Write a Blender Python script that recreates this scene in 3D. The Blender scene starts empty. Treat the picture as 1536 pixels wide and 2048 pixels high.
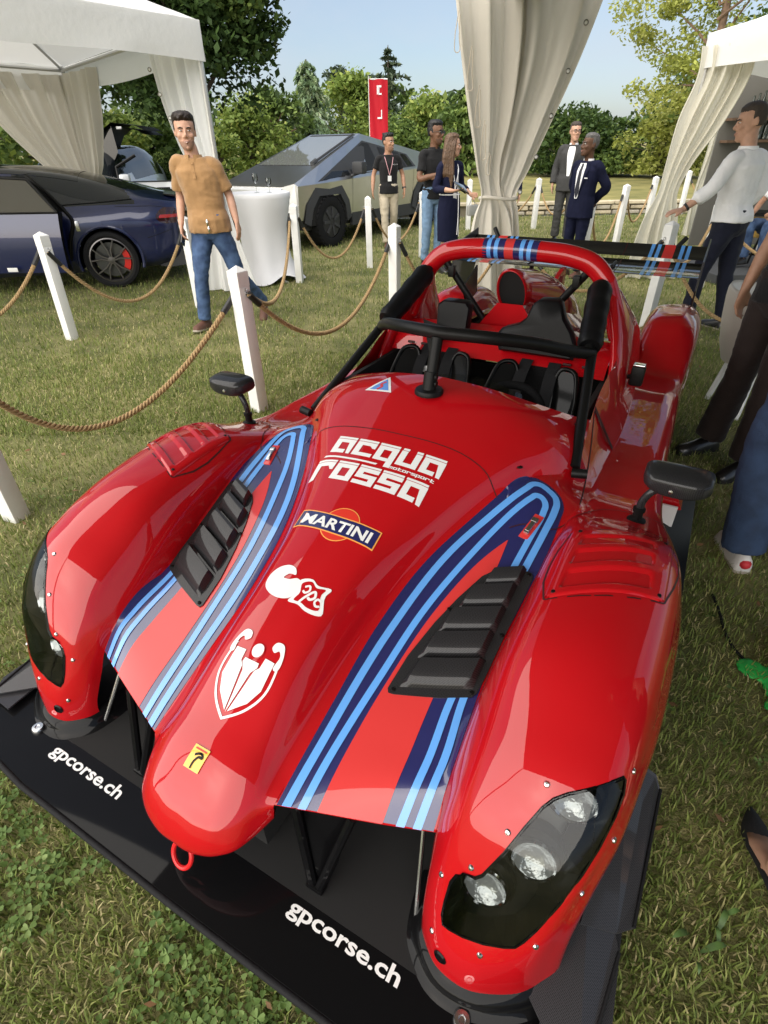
import bpy, bmesh, math, random
import numpy as np
from mathutils import Vector, Matrix, noise
from mathutils.bvhtree import BVHTree
random.seed(7); RNG = np.random.default_rng(7)
R = math.radians
SC = bpy.context.scene
COL = SC.collection

# ------------------------------------------------------------------ camera
PITCH, ROLL, EYE = 0.59484, -0.01586, 1.6
fwd = Vector((0, math.cos(PITCH), -math.sin(PITCH))); rt = Vector((1, 0, 0)); upv = rt.cross(fwd)
c_, s_ = math.cos(ROLL), math.sin(ROLL)
cr = c_*rt + s_*upv; cu = -s_*rt + c_*upv
cam = bpy.data.cameras.new('camera'); camo = bpy.data.objects.new('camera', cam); COL.objects.link(camo)
camo.matrix_world = Matrix(((cr.x, cu.x, -fwd.x, 0), (cr.y, cu.y, -fwd.y, 0), (cr.z, cu.z, -fwd.z, EYE), (0, 0, 0, 1)))
cam.sensor_fit = 'VERTICAL'; cam.sensor_height = 24; cam.lens = 1083.5/2048*24
cam.clip_start = 0.02; cam.clip_end = 2000
SC.camera = camo
SC.render.resolution_x, SC.render.resolution_y = 768, 1024

# ------------------------------------------------------------------ sky and sun
SUN_EL, SUN_AZ = R(43), R(-134)      # azimuth from +Y (clockwise): light from the left, a little behind the camera
W = bpy.data.worlds.new('World'); SC.world = W; W.use_nodes = True
wn, wl = W.node_tree.nodes, W.node_tree.links
wn.clear()
wo = wn.new('ShaderNodeOutputWorld'); bg = wn.new('ShaderNodeBackground'); sky = wn.new('ShaderNodeTexSky')
sky.sky_type = 'NISHITA'; sky.sun_disc = False; sky.sun_elevation = SUN_EL; sky.sun_rotation = SUN_AZ
sky.altitude = 200; sky.air_density = 1.0; sky.dust_density = 2.0; sky.ozone_density = 1.5
bg.inputs['Strength'].default_value = 0.058
tc = wn.new('ShaderNodeTexCoord'); mp = wn.new('ShaderNodeMapping'); mp.inputs['Scale'].default_value = (1.0, 1.0, 2.6)
nz = wn.new('ShaderNodeTexNoise'); nz.inputs['Scale'].default_value = 2.1; nz.inputs['Detail'].default_value = 7; nz.inputs['Roughness'].default_value = 0.55
rp = wn.new('ShaderNodeValToRGB'); rp.color_ramp.elements[0].position = 0.42; rp.color_ramp.elements[1].position = 0.72
rp.color_ramp.elements[0].color = (0.22, 0.22, 0.22, 1); rp.color_ramp.elements[1].color = (0.88, 0.88, 0.88, 1)
mx = wn.new('ShaderNodeMix'); mx.data_type = 'RGBA'; mx.inputs['B'].default_value = (4.1, 4.5, 5.1, 1)
wl.new(tc.outputs['Generated'], mp.inputs['Vector']); wl.new(mp.outputs['Vector'], nz.inputs['Vector'])
wl.new(nz.outputs['Fac'], rp.inputs['Fac']); wl.new(rp.outputs['Color'], mx.inputs['Factor'])
wl.new(sky.outputs['Color'], mx.inputs['A']); wl.new(mx.outputs['Result'], bg.inputs['Color']); wl.new(bg.outputs['Background'], wo.inputs['Surface'])
sun = bpy.data.lights.new('sun', 'SUN'); suno = bpy.data.objects.new('sun', sun); COL.objects.link(suno)
sun.energy = 2.7; sun.angle = R(110); sun.color = (1.0, 0.93, 0.82)
sd = Vector((math.sin(SUN_AZ)*math.cos(SUN_EL), math.cos(SUN_AZ)*math.cos(SUN_EL), math.sin(SUN_EL)))
suno.rotation_euler = sd.to_track_quat('Z', 'Y').to_euler(); suno.location = sd*50
VS = SC.view_settings
VS.view_transform = 'Standard'; VS.look = 'None'; VS.gamma = 1; VS.use_curve_mapping = False; VS.exposure = 1.5
SC.cycles.use_denoising = True
SC.cycles.max_bounces = 6; SC.cycles.transparent_max_bounces = 12

# ------------------------------------------------------------------ helpers
def lin(h):
    c = [int(h[i:i+2], 16)/255 for i in (0, 2, 4)]
    return tuple(v/12.92 if v <= .04045 else ((v+.055)/1.055)**2.4 for v in c)
MATS = {}
def mat(name, col, rough=.5, metal=0., coat=0., spec=.5, bump=0., bscale=60., var=0., vscale=8., trans=0., alpha=1., sheen=0., emit=0., col2=None, coatr=.03, detail=3):
    """principled material; var / col2 mix in a noise tone, bump adds fine relief"""
    if name in MATS: return MATS[name]
    m = bpy.data.materials.new(name); m.use_nodes = True; MATS[name] = m
    nt = m.node_tree; b = nt.nodes['Principled BSDF']
    if isinstance(col, str): col = lin(col)
    if isinstance(col2, str): col2 = lin(col2)
    b.inputs['Base Color'].default_value = (*col, 1); b.inputs['Roughness'].default_value = rough
    b.inputs['Metallic'].default_value = metal; b.inputs['Coat Weight'].default_value = coat; b.inputs['Coat Roughness'].default_value = coatr
    b.inputs['Specular IOR Level'].default_value = spec; b.inputs['Transmission Weight'].default_value = trans; b.inputs['Alpha'].default_value = alpha
    b.inputs['Sheen Weight'].default_value = sheen
    tcn = nt.nodes.new('ShaderNodeTexCoord')
    if var or col2:
        n = nt.nodes.new('ShaderNodeTexNoise'); n.inputs['Scale'].default_value = vscale; n.inputs['Detail'].default_value = detail
        r = nt.nodes.new('ShaderNodeValToRGB'); r.color_ramp.elements[0].position = .3; r.color_ramp.elements[1].position = .7
        r.color_ramp.elements[0].color = (*(tuple(v*(1-var) for v in col)), 1)
        r.color_ramp.elements[1].color = (*(col2 or tuple(min(1, v*(1+var)) for v in col)), 1)
        nt.links.new(tcn.outputs['Object'], n.inputs['Vector']); nt.links.new(n.outputs['Fac'], r.inputs['Fac']); nt.links.new(r.outputs['Color'], b.inputs['Base Color'])
    if bump:
        n = nt.nodes.new('ShaderNodeTexNoise'); n.inputs['Scale'].default_value = bscale; n.inputs['Detail'].default_value = 3
        bp = nt.nodes.new('ShaderNodeBump'); bp.inputs['Strength'].default_value = bump; bp.inputs['Distance'].default_value = .01
        nt.links.new(tcn.outputs['Object'], n.inputs['Vector']); nt.links.new(n.outputs['Fac'], bp.inputs['Height']); nt.links.new(bp.outputs['Normal'], b.inputs['Normal'])
    return m
def link(o, parent=None):
    COL.objects.link(o)
    if parent is not None: o.parent = parent
    return o
def mesh_obj(name, V, F, mats, parent=None, smooth=True, mi=None, ang=40):
    me = bpy.data.meshes.new(name)
    me.from_pydata([tuple(map(float, v)) for v in V], [], [tuple(map(int, f)) for f in F])
    for m in (mats if isinstance(mats, (list, tuple)) else [mats]): me.materials.append(m)
    if mi is not None: me.polygons.foreach_set('material_index', mi)
    me.polygons.foreach_set('use_smooth', [bool(smooth)]*len(me.polygons))
    if smooth and ang < 180: me.set_sharp_from_angle(angle=R(ang))
    me.update()
    return link(bpy.data.objects.new(name, me), parent)
def tris_obj(name, V, F, m, parent=None, smooth=False):
    """big uniform mesh straight from numpy (all faces with the same corner count)"""
    V = np.asarray(V, np.float32); F = np.asarray(F, np.int32); k = F.shape[1]
    me = bpy.data.meshes.new(name)
    me.vertices.add(len(V)); me.vertices.foreach_set('co', V.ravel())
    me.loops.add(F.size); me.loops.foreach_set('vertex_index', F.ravel())
    me.polygons.add(len(F)); me.polygons.foreach_set('loop_start', np.arange(0, F.size, k, dtype=np.int32))
    if smooth: me.polygons.foreach_set('use_smooth', np.ones(len(F), bool))
    me.materials.append(m); me.update(calc_edges=True)
    return link(bpy.data.objects.new(name, me), parent)
def tag(o, label, cat, group=None, kind=None):
    o['label'] = label; o['category'] = cat
    if group: o['group'] = group
    if kind: o['kind'] = kind
    return o
def thing(name, label, cat, loc=(0, 0, 0), rz=0, group=None):
    o = link(bpy.data.objects.new(name, None)); o.location = loc; o.rotation_euler = (0, 0, rz); o.empty_display_size = .1
    return tag(o, label, cat, group)
def copy_tree(o, parent=None):
    c = o.copy(); COL.objects.link(c)
    if parent is not None: c.parent = parent
    for ch in list(o.children): copy_tree(ch, c)
    return c
class Geo:
    def __init__(s): s.V, s.F, s.M = [], [], []
    def add(s, V, F, m=0):
        n = len(s.V); s.V += [tuple(v) for v in V]; s.F += [tuple(i+n for i in f) for f in F]; s.M += [m]*len(F); return s
    def box(s, c, d, m=0, rot=None, taper=1.):
        x, y, z = (v/2 for v in d)
        V = [Vector((sx*x*(taper if sz > 0 else 1), sy*y*(taper if sz > 0 else 1), sz*z)) for sz in (-1, 1) for sy in (-1, 1) for sx in (-1, 1)]
        if rot is not None: V = [rot @ v for v in V]
        V = [v+Vector(c) for v in V]
        return s.add(V, [(0, 2, 3, 1), (4, 5, 7, 6), (0, 1, 5, 4), (2, 6, 7, 3), (0, 4, 6, 2), (1, 3, 7, 5)], m)
    def rbox(s, c, d, b=.01, m=0, rot=None):
        """box with chamfered edges"""
        bm = bmesh.new(); bmesh.ops.create_cube(bm, size=1)
        for v in bm.verts: v.co = Vector((v.co.x*d[0], v.co.y*d[1], v.co.z*d[2]))
        bmesh.ops.bevel(bm, geom=list(bm.edges), offset=b, segments=2, affect='EDGES', profile=.6)
        V = [((rot @ v.co) if rot is not None else v.co)+Vector(c) for v in bm.verts]
        F = [[v.index for v in f.verts] for f in bm.faces]; bm.free()
        return s.add(V, F, m)
    def tube(s, P, r, n=10, m=0, cap=True, closed=False, sx=1.):
        P = [Vector(p) for p in P]; k = len(P); r = [float(q) for q in r] if hasattr(r, '__len__') else [r]*k
        V = []; ref = None
        for i in range(k):
            t = (P[(i+1) % k]-P[i-1]) if closed else (P[min(i+1, k-1)]-P[max(i-1, 0)])
            t.normalize()
            if ref is None: ref = Vector((0, 0, 1)) if abs(t.z) < .9 else Vector((0, 1, 0))
            u = t.cross(ref).normalized(); w = u.cross(t).normalized(); ref = w
            for j in range(n):
                a = 2*math.pi*j/n; V.append(P[i]+r[i]*(math.cos(a)*u*sx+math.sin(a)*w))
        F = []
        for i in range(k if closed else k-1):
            for j in range(n):
                a, b = i*n+j, i*n+(j+1) % n; c, d = ((i+1) % k)*n+(j+1) % n, ((i+1) % k)*n+j
                F.append((a, b, c, d))
        if cap and not closed: F += [tuple(range(n))[::-1], tuple(range((k-1)*n, k*n))]
        return s.add(V, F, m)
    def loft(s, rings, m=0, cap=True, closed=True):
        n = len(rings[0]); V = [v for r in rings for v in r]; F = []
        for i in range(len(rings)-1):
            for j in range(n if closed else n-1):
                F.append((i*n+j, i*n+(j+1) % n, (i+1)*n+(j+1) % n, (i+1)*n+j))
        if cap and closed: F += [tuple(range(n))[::-1], tuple(range((len(rings)-1)*n, len(rings)*n))]
        return s.add(V, F, m)
    def lathe(s, prof, c=(0, 0, 0), n=24, m=0, axis='z', cap=False):
        rings = []
        for r, h in prof:
            ring = []
            for j in range(n):
                a = 2*math.pi*j/n; x, y = r*math.cos(a), r*math.sin(a)
                v = {'z': (x, y, h), 'x': (h, x, y), 'y': (y, h, x)}[axis]
                ring.append(Vector(v)+Vector(c))
            rings.append(ring)
        return s.loft(rings, m, cap)
    def ball(s, c, r, m=0, n=12, k=8):
        r = r if hasattr(r, '__len__') else (r, r, r)
        rings = [[Vector((c[0]+r[0]*math.sin(t)*math.cos(a), c[1]+r[1]*math.sin(t)*math.sin(a), c[2]-r[2]*math.cos(t))) for a in np.linspace(0, 2*math.pi, n, endpoint=False)] for t in np.linspace(.06, math.pi-.06, k)]
        return s.loft(rings, m)
    def prism(s, poly, axis, a, b, m=0):
        """polygon in the two other axes extruded along axis from a to b"""
        def p3(q, h): return {'x': (h, q[0], q[1]), 'y': (q[0], h, q[1]), 'z': (q[0], q[1], h)}[axis]
        n = len(poly); V = [p3(q, a) for q in poly]+[p3(q, b) for q in poly]
        F = [tuple(range(n))[::-1], tuple(range(n, 2*n))]+[(i, (i+1) % n, n+(i+1) % n, n+i) for i in range(n)]
        return s.add(V, F, m)
    def xform(s, M): s.V = [tuple(M @ Vector(v)) for v in s.V]; return s
    def mirror(s):
        n = len(s.V); s.V += [(-v[0], v[1], v[2]) for v in s.V]; s.F += [tuple(i+n for i in f)[::-1] for f in s.F]; s.M += list(s.M); return s
    def build(s, name, mats, parent=None, smooth=True, ang=40): 
        bm_ = mesh_obj(name, s.V, s.F, mats, parent, smooth, s.M, ang)
        return bm_
def spline(P, k=8):
    """non-uniform Catmull-Rom through P (n x d) -> dense n' x d"""
    P = np.asarray(P, float)
    return dense1(P[:, None, :], k)[:, 0]
def dense1(P, k):
    """Hermite subdivision along axis 0 of an array n x c x 3 with chord-length tangents"""
    n = len(P)
    h = np.linalg.norm(np.diff(P, axis=0), axis=2).mean(1)+1e-6
    D = np.diff(P, axis=0)/h[:, None, None]
    T = np.empty_like(P)
    for i in range(n):
        if i == 0: T[i] = D[0]
        elif i == n-1: T[i] = D[-1]
        else: T[i] = (D[i-1]*h[i]+D[i]*h[i-1])/(h[i-1]+h[i])
    if n > 2: T[0] = 1.5*D[0]-.5*T[1]; T[-1] = 1.5*D[-1]-.5*T[-2]
    out = []
    for i in range(n-1):
        for t in np.arange(k)/k:
            a, b, c, d = 2*t**3-3*t**2+1, t**3-2*t**2+t, -2*t**3+3*t**2, t**3-t**2
            out.append(a*P[i]+b*h[i]*T[i]+c*P[i+1]+d*h[i]*T[i+1])
    out.append(P[-1]); return np.array(out)
def dense(net, kr, kc):
    A = dense1(np.asarray(net, float), kr); return dense1(A.transpose(1, 0, 2), kc).transpose(1, 0, 2)
def grid_faces(r, c, flip=False):
    F = []
    for i in range(r-1):
        for j in range(c-1):
            f = (i*c+j, i*c+j+1, (i+1)*c+j+1, (i+1)*c+j); F.append(f[::-1] if flip else f)
    return F
_o = Vector((0, 0, EYE))
def pray(px, py): return (px-768)*cr+(1024-py)*cu+1083.5*fwd
def gp(px, py, z=0.):
    """ground (or height z) point of the place seen at a spot of the photograph"""
    d = pray(px, py); return _o+d*((z-EYE)/d.z)
def dp(px, py, Y):
    d = pray(px, py); return _o+d*(Y/d.y)
def fnoise(p, s=1.): return noise.noise(Vector(p)*s)
# ================================================================== GROUND, GRASS
def leafmat(name, stops, trl=.3, rough=.6):
    m = bpy.data.materials.new(name); m.use_nodes = True; nt = m.node_tree; b = nt.nodes['Principled BSDF']; out = nt.nodes['Material Output']
    at = nt.nodes.new('ShaderNodeAttribute'); at.attribute_name = 'tone'; r = nt.nodes.new('ShaderNodeValToRGB')
    el = r.color_ramp.elements
    while len(el) < len(stops): el.new(.5)
    for e, (p, c) in zip(el, stops): e.position = p; e.color = (*c, 1)
    nt.links.new(at.outputs['Fac'], r.inputs['Fac']); nt.links.new(r.outputs['Color'], b.inputs['Base Color']); b.inputs['Roughness'].default_value = rough
    b.inputs['Specular IOR Level'].default_value = .25
    t = nt.nodes.new('ShaderNodeBsdfTranslucent'); nt.links.new(r.outputs['Color'], t.inputs['Color']); ms_ = nt.nodes.new('ShaderNodeMixShader'); ms_.inputs['Fac'].default_value = trl
    nt.links.new(b.outputs['BSDF'], ms_.inputs[1]); nt.links.new(t.outputs['BSDF'], ms_.inputs[2]); nt.links.new(ms_.outputs['Shader'], out.inputs['Surface'])
    return m
def set_tone(o, tone): 
    a = o.data.attributes.new('tone', 'FLOAT', 'POINT'); a.data.foreach_set('value', np.asarray(tone, np.float32))
M_LAWN = mat('lawn_ground', (.125, .145, .040), .95, var=.35, vscale=2.2, col2=(.25, .23, .095), bump=.9, bscale=140, detail=10)
tris_obj('lawn', [(-400, -60, 0), (400, -60, 0), (400, 16.2, 0), (-400, 16.2, 0)], [(0, 1, 2, 3)], M_LAWN)['kind'] = 'structure'
M_FIELD = mat('terrace_grass_sunlit', (.17, .17, .045), .95, var=.2, vscale=1.2, col2=(.30, .26, .085), bump=.5, bscale=60, detail=8)  # hay-coloured grass, its colour lightened further to stand for sunlight
tris_obj('terrace_field', [(-400, 16.2, .30), (400, 16.2, .30), (400, 600, .5), (-400, 600, .5)], [(0, 1, 2, 3)], M_FIELD)['kind'] = 'structure'
def snoise(x, y, s, ph=0.):
    """cheap smooth noise from a few rotated sines"""
    v = 0
    for i in range(5):
        a = 1.3*i+ph; f = s*(1+.63*i); v = v+np.sin((x*math.cos(a)+y*math.sin(a))*f+ph*3+i*2.1)*np.sin((x*math.sin(a*1.7)-y*math.cos(a*1.7))*f*.8+i)/(1+.4*i)
    return v/2.4
YAW_, OFF_ = 0.51404, -0.02905
CARA = np.array([math.sin(YAW_), math.cos(YAW_)]); CARL = np.array([math.cos(YAW_), -math.sin(YAW_)])
def car_local(x, y): return (x-OFF_)*CARL[0]+(y-1.5)*CARL[1], (x-OFF_)*CARA[0]+(y-1.5)*CARA[1]
def scatter(n, ymax, pw, ymin=.1):
    """points on the lawn inside the field of view, denser towards the camera"""
    d = ymin+(ymax-ymin)*RNG.random(n*3)**pw
    x = (RNG.random(n*3)*2-1)*(1.12*d+1.5)
    y = d-.15
    lx, ly = car_local(x, y)
    keep = ~((abs(lx) < .80) & (ly > -1.0) & (ly < 2.75))
    return x[keep][:n], y[keep][:n]
M_GRASS = leafmat('grass_blades', [(0, (.085, .125, .026)), (.45, (.225, .275, .070)), (.72, (.38, .36, .14)), (1., (.60, .51, .29))], .3)
def blades(n, ymax, pw, h0, w0, name, ymin=.1, grow=.0):
    x, y = scatter(n, ymax, pw, ymin); n = len(x)
    patch = snoise(x, y, 1.1, .4)*.5+snoise(x, y, 4.3, 1.7)*.35+snoise(x, y, 11., 2.9)*.2
    d = np.hypot(x, y)
    dry = RNG.random(n) < np.clip(.22+.30*patch, .04, .6)
    lx, ly = car_local(x, y)
    h = h0*(.5+.9*RNG.random(n))*(1+.25*patch)*(1+grow*d); w = w0*(.6+.8*RNG.random(n))*(1+grow*1.6*d)
    h = np.where(dry, h*.75, h)
    az = RNG.random(n)*2*math.pi; lean = np.clip(RNG.normal(.55, .35, n), .02, 1.5)
    lean = np.where(dry, lean+.55, lean)
    dx, dy = np.cos(az), np.sin(az); sx, sy = -dy, dx
    B = np.stack([x, y, np.zeros(n)], 1)
    def at_(t, side, ww): 
        ang = lean*t
        L = h*t
        return B+np.stack([dx*L*np.sin(ang)+sx*side*ww, dy*L*np.sin(ang)+sy*side*ww, L*np.cos(ang)], 1)
    V = np.stack([at_(0, -1, w*.5), at_(0, 1, w*.5), at_(.55, 1, w*.42), at_(.55, -1, w*.42), at_(1., 0, w*0)], 1).reshape(-1, 3)
    k = np.arange(n)*5
    F = np.concatenate([np.stack([k, k+1, k+2], 1), np.stack([k, k+2, k+3], 1), np.stack([k+3, k+2, k+4], 1)])
    o = tris_obj(name, V, F, M_GRASS); tone = np.where(dry, .70+.3*RNG.random(n), np.clip(.32+.28*RNG.normal(size=n)*.6+.14*patch, 0, .68))
    set_tone(o, np.repeat(tone, 5)); tag(o, 'short mown green and straw coloured grass of the lawn', 'grass', kind='stuff'); return o
blades(185000, 5.2, 1.45, .040, .0042, 'grass')
blades(205000, 17., 1.3, .036, .0042, 'grass', 3.5, .05)
# clover patches in front of the splitter and here and there
M_CLOVER = leafmat('clover_leaves', [(0, (.055, .10, .024)), (.6, (.135, .215, .055)), (1., (.24, .32, .11))], .3)
def clover(n):
    x, y = scatter(n*4, 2.9, 1.2); lx, ly = car_local(x, y)
    m = snoise(x, y, 3.1, .8)+.55*snoise(x, y, 8., 2.2)
    p = np.clip(.22+.75*m+.35*((ly > -1.55) & (ly < -1.05)), 0, 1)*np.where(ly < -.9, 1., .10)*np.where((lx < .3), 1., .55)
    k = RNG.random(len(x)) < p; x, y = x[k][:n], y[k][:n]; n = len(x)
    V, F, T = [], [], []
    cx, cy = np.repeat(x, 3), np.repeat(y, 3); hz = np.repeat(.010+.034*RNG.random(n), 3)
    a0 = np.repeat(RNG.random(n)*6.28, 3)+np.tile([0, 2.094, 4.189], n)
    r = np.repeat(.0062+.0040*RNG.random(n), 3); tilt = np.repeat(RNG.normal(0, .25, (n, 2)), 3, axis=0)
    N = 3*n; pts = []
    for (u, v) in ((0, 0), (.8, .62), (1.55, .80), (1.9, .35), (1.72, 0), (1.9, -.35), (1.55, -.80), (.8, -.62)):
        ex = np.cos(a0)*u*r-np.sin(a0)*v*r; ey = np.sin(a0)*u*r+np.cos(a0)*v*r
        pts.append(np.stack([cx+ex, cy+ey, hz+ex*tilt[:, 0]+ey*tilt[:, 1]+abs(v)*r*.35-.2*u*r*.3], 1))
    V = np.stack(pts, 1).reshape(-1, 3); b = np.arange(N)*8
    F = np.concatenate([np.stack([b, b+1, b+2], 1), np.stack([b, b+2, b+3], 1), np.stack([b, b+3, b+4], 1), np.stack([b, b+4, b+5], 1), np.stack([b, b+5, b+6], 1), np.stack([b, b+6, b+7], 1)])
    o = tris_obj('clover', V, F, M_CLOVER); set_tone(o, np.repeat(np.clip(RNG.normal(.5, .22, N), 0, 1), 8)); tag(o, 'green three leaved clover growing in the lawn in front of the black splitter', 'clover', kind='stuff')
clover(7500)
def litter(n):
    x, y = scatter(n, 9., 1.1); n = len(x); a = RNG.random(n)*6.28; L = .010+.014*RNG.random(n); z = .030+.014*RNG.random(n)
    C = np.stack([x, y, z], 1); u = np.stack([np.cos(a), np.sin(a), RNG.normal(0, .3, n)], 1)*L[:, None]; w = np.stack([-np.sin(a), np.cos(a), RNG.normal(0, .3, n)], 1)*(L*.45)[:, None]
    V = np.stack([C-u, C+w, C+u, C-w], 1).reshape(-1, 3); k = np.arange(n)*4
    o = tris_obj('leaf_litter', V, np.stack([k, k+1, k+2, k+3], 1), mat('dead_leaf', (.16, .085, .035), .8, var=.5, vscale=9)); tag(o, 'small brown dead leaves scattered over the lawn', 'leaf litter', kind='stuff')
litter(420)
# broad plantain leaves by the carbon plates
g = Geo()
for i in range(6):
    c = gp(1395+RNG.normal()*30, 1890+RNG.normal()*25); a = RNG.random()*6.28; L = .035+.025*RNG.random()
    d = Vector((math.cos(a), math.sin(a), 0)); s_2 = Vector((-d.y, d.x, 0))
    V = [c+d*L*u+s_2*sgn*w*L*.13+Vector((0, 0, .012+.035*math.sin(u*2.4))) for u, w in ((0, .3), (.3, .9), (.6, 1.), (.85, .6), (1., .05)) for sgn in (-1, 1)]
    g.add(V, [(2*k, 2*k+1, 2*k+3, 2*k+2) for k in range(4)])
o = g.build('plantain', mat('plantain_leaf', (.055, .11, .022), .6, var=.3, vscale=30), ang=180); tag(o, 'broad leaved weeds in the grass beside the carbon side plate', 'weeds', kind='stuff')

# ================================================================== LOW STONE WALL behind the lawn
M_STONE = mat('wall_stone', (.42, .36, .25), .9, var=.3, vscale=5, bump=.5, bscale=25)
M_STONE2 = mat('wall_stone_grey', (.33, .30, .24), .9, var=.3, vscale=5, bump=.5, bscale=25)
M_CAP = mat('wall_capstone', (.50, .43, .30), .85, var=.2, vscale=4, bump=.3, bscale=20)
WALLO = thing('stone_wall', 'low sunlit tan stone wall with capstones along the far side of the lawn', 'wall', (0, 16.2, 0))
g = Geo(); g.box((-1, .12, .13), (44, .12, .26)); g.build('wall_core', mat('wall_mortar', (.22, .19, .13), .95), WALLO, smooth=False)
def stone_mesh(seed, w, h):
    r = random.Random(seed); bm = bmesh.new(); bmesh.ops.create_cube(bm, size=1)
    for v in bm.verts: v.co = Vector((v.co.x*w*(1-r.random()*.12), v.co.y*.12, v.co.z*h*(1-r.random()*.15)))
    bmesh.ops.bevel(bm, geom=list(bm.edges), offset=.016, segments=1, affect='EDGES')
    me = bpy.data.meshes.new('stone'); bm.to_mesh(me); bm.free(); me.materials.append((M_STONE, M_STONE2)[seed % 2]); return me
ST = [stone_mesh(i, (.30, .42, .24, .36, .50, .28)[i % 6], (.10, .085, .11)[i % 3]) for i in range(12)]
xx = [-9., -9.2]
cnt = 0
for row in (0, 1):
    x = -8.5+row*.15
    while x < 13.2 and cnt < 280:
        i = random.randrange(12); w = (.30, .42, .24, .36, .50, .28)[i % 6]
        if (x < -5.2) or (x > 3.2) :
            o = link(bpy.data.objects.new('stone', ST[i]), WALLO); o.location = (x+w/2, .02+.015*random.random(), .07+row*.115); cnt += 1
        x += w+.015
cm = bpy.data.meshes.new('capstone'); bm = bmesh.new(); bmesh.ops.create_cube(bm, size=1)
for v in bm.verts: v.co = Vector((v.co.x*.88, v.co.y*.30, v.co.z*.075))
bmesh.ops.bevel(bm, geom=list(bm.edges), offset=.012, segments=1, affect='EDGES'); bm.to_mesh(cm); bm.free(); cm.materials.append(M_CAP)
for i in range(27):
    o = link(bpy.data.objects.new('capstone', cm), WALLO); o.location = (-10.5+.9*i, .10+.01*random.random(), .285+.006*random.random()); o.rotation_euler = (0, R(random.uniform(-.6, .6)), 0)

# ================================================================== TREES
M_BARK = mat('bark', (.07, .055, .042), .95, var=.4, vscale=6, bump=.8, bscale=18)
M_BARKP = mat('pine_bark', (.20, .13, .09), .9, var=.3, vscale=6, bump=.6, bscale=18)
LM = {
 'dark': leafmat('leaves_dark', [(0, (0.022, 0.043, 0.013)), (.6, (0.061, 0.109, 0.026)), (1, (0.162, 0.217, 0.048))], .25),
 'mid': leafmat('leaves_mid', [(0, (0.054, 0.092, 0.027)), (.6, (0.141, 0.213, 0.054)), (1, (0.299, 0.380, 0.092))], .3),
 'light': leafmat('leaves_light', [(0, (0.092, 0.141, 0.033)), (.6, (0.250, 0.341, 0.076)), (1, (0.490, 0.500, 0.136))], .35),
 'yellow': leafmat('leaves_yellow', [(0, (0.136, 0.164, 0.037)), (.5, (0.380, 0.420, 0.092)), (1, (0.500, 0.500, 0.190))], .35),
 'blue': leafmat('needles_blue', [(0, (0.091, 0.148, 0.091)), (.6, (0.249, 0.353, 0.188)), (1, (0.454, 0.500, 0.308))], .15),
 'spruce': leafmat('needles_dark', [(0, (0.026, 0.043, 0.026)), (.6, (0.070, 0.100, 0.057)), (1, (0.152, 0.186, 0.099))], .12),
}
def leaf_cards(C, size, up=.5, asp=.55, drop=None):
    """one bent leaf-shaped card of two faces per centre"""
    n = len(C); N = RNG.normal(size=(n, 3)); N[:, 2] = abs(N[:, 2])+up; N /= np.linalg.norm(N, axis=1)[:, None]
    A = RNG.normal(size=(n, 3)) if drop is None else drop+RNG.normal(size=(n, 3))*.35
    A -= (A*N).sum(1)[:, None]*N; A /= np.linalg.norm(A, axis=1)[:, None]+1e-9; B = np.cross(N, A)
    s = (size*(.6+.8*RNG.random(n)))[:, None]
    V = np.stack([C-A*s*.5, C+B*s*asp*.5-N*s*.06, C+A*s*.5-N*s*.12, C-B*s*asp*.5-N*s*.06], 1).reshape(-1, 3)
    k = np.arange(n)*4
    return V, np.stack([k, k+1, k+2, k+3], 1)
def limb(g, a, b, r0, r1, bend=.12, n=6, k=5):
    a, b = Vector(a), Vector(b); L = (b-a).length
    P = [a+(b-a)*t+Vector((fnoise((a.x+t*2, a.y, 1.3)), fnoise((a.y, t*2, 4.1)), 0))*bend*L*math.sin(math.pi*t) for t in [i/(k-1) for i in range(k)]]
    g.tube(P, list(np.linspace(r0, r1, k)), n); return P
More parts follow.
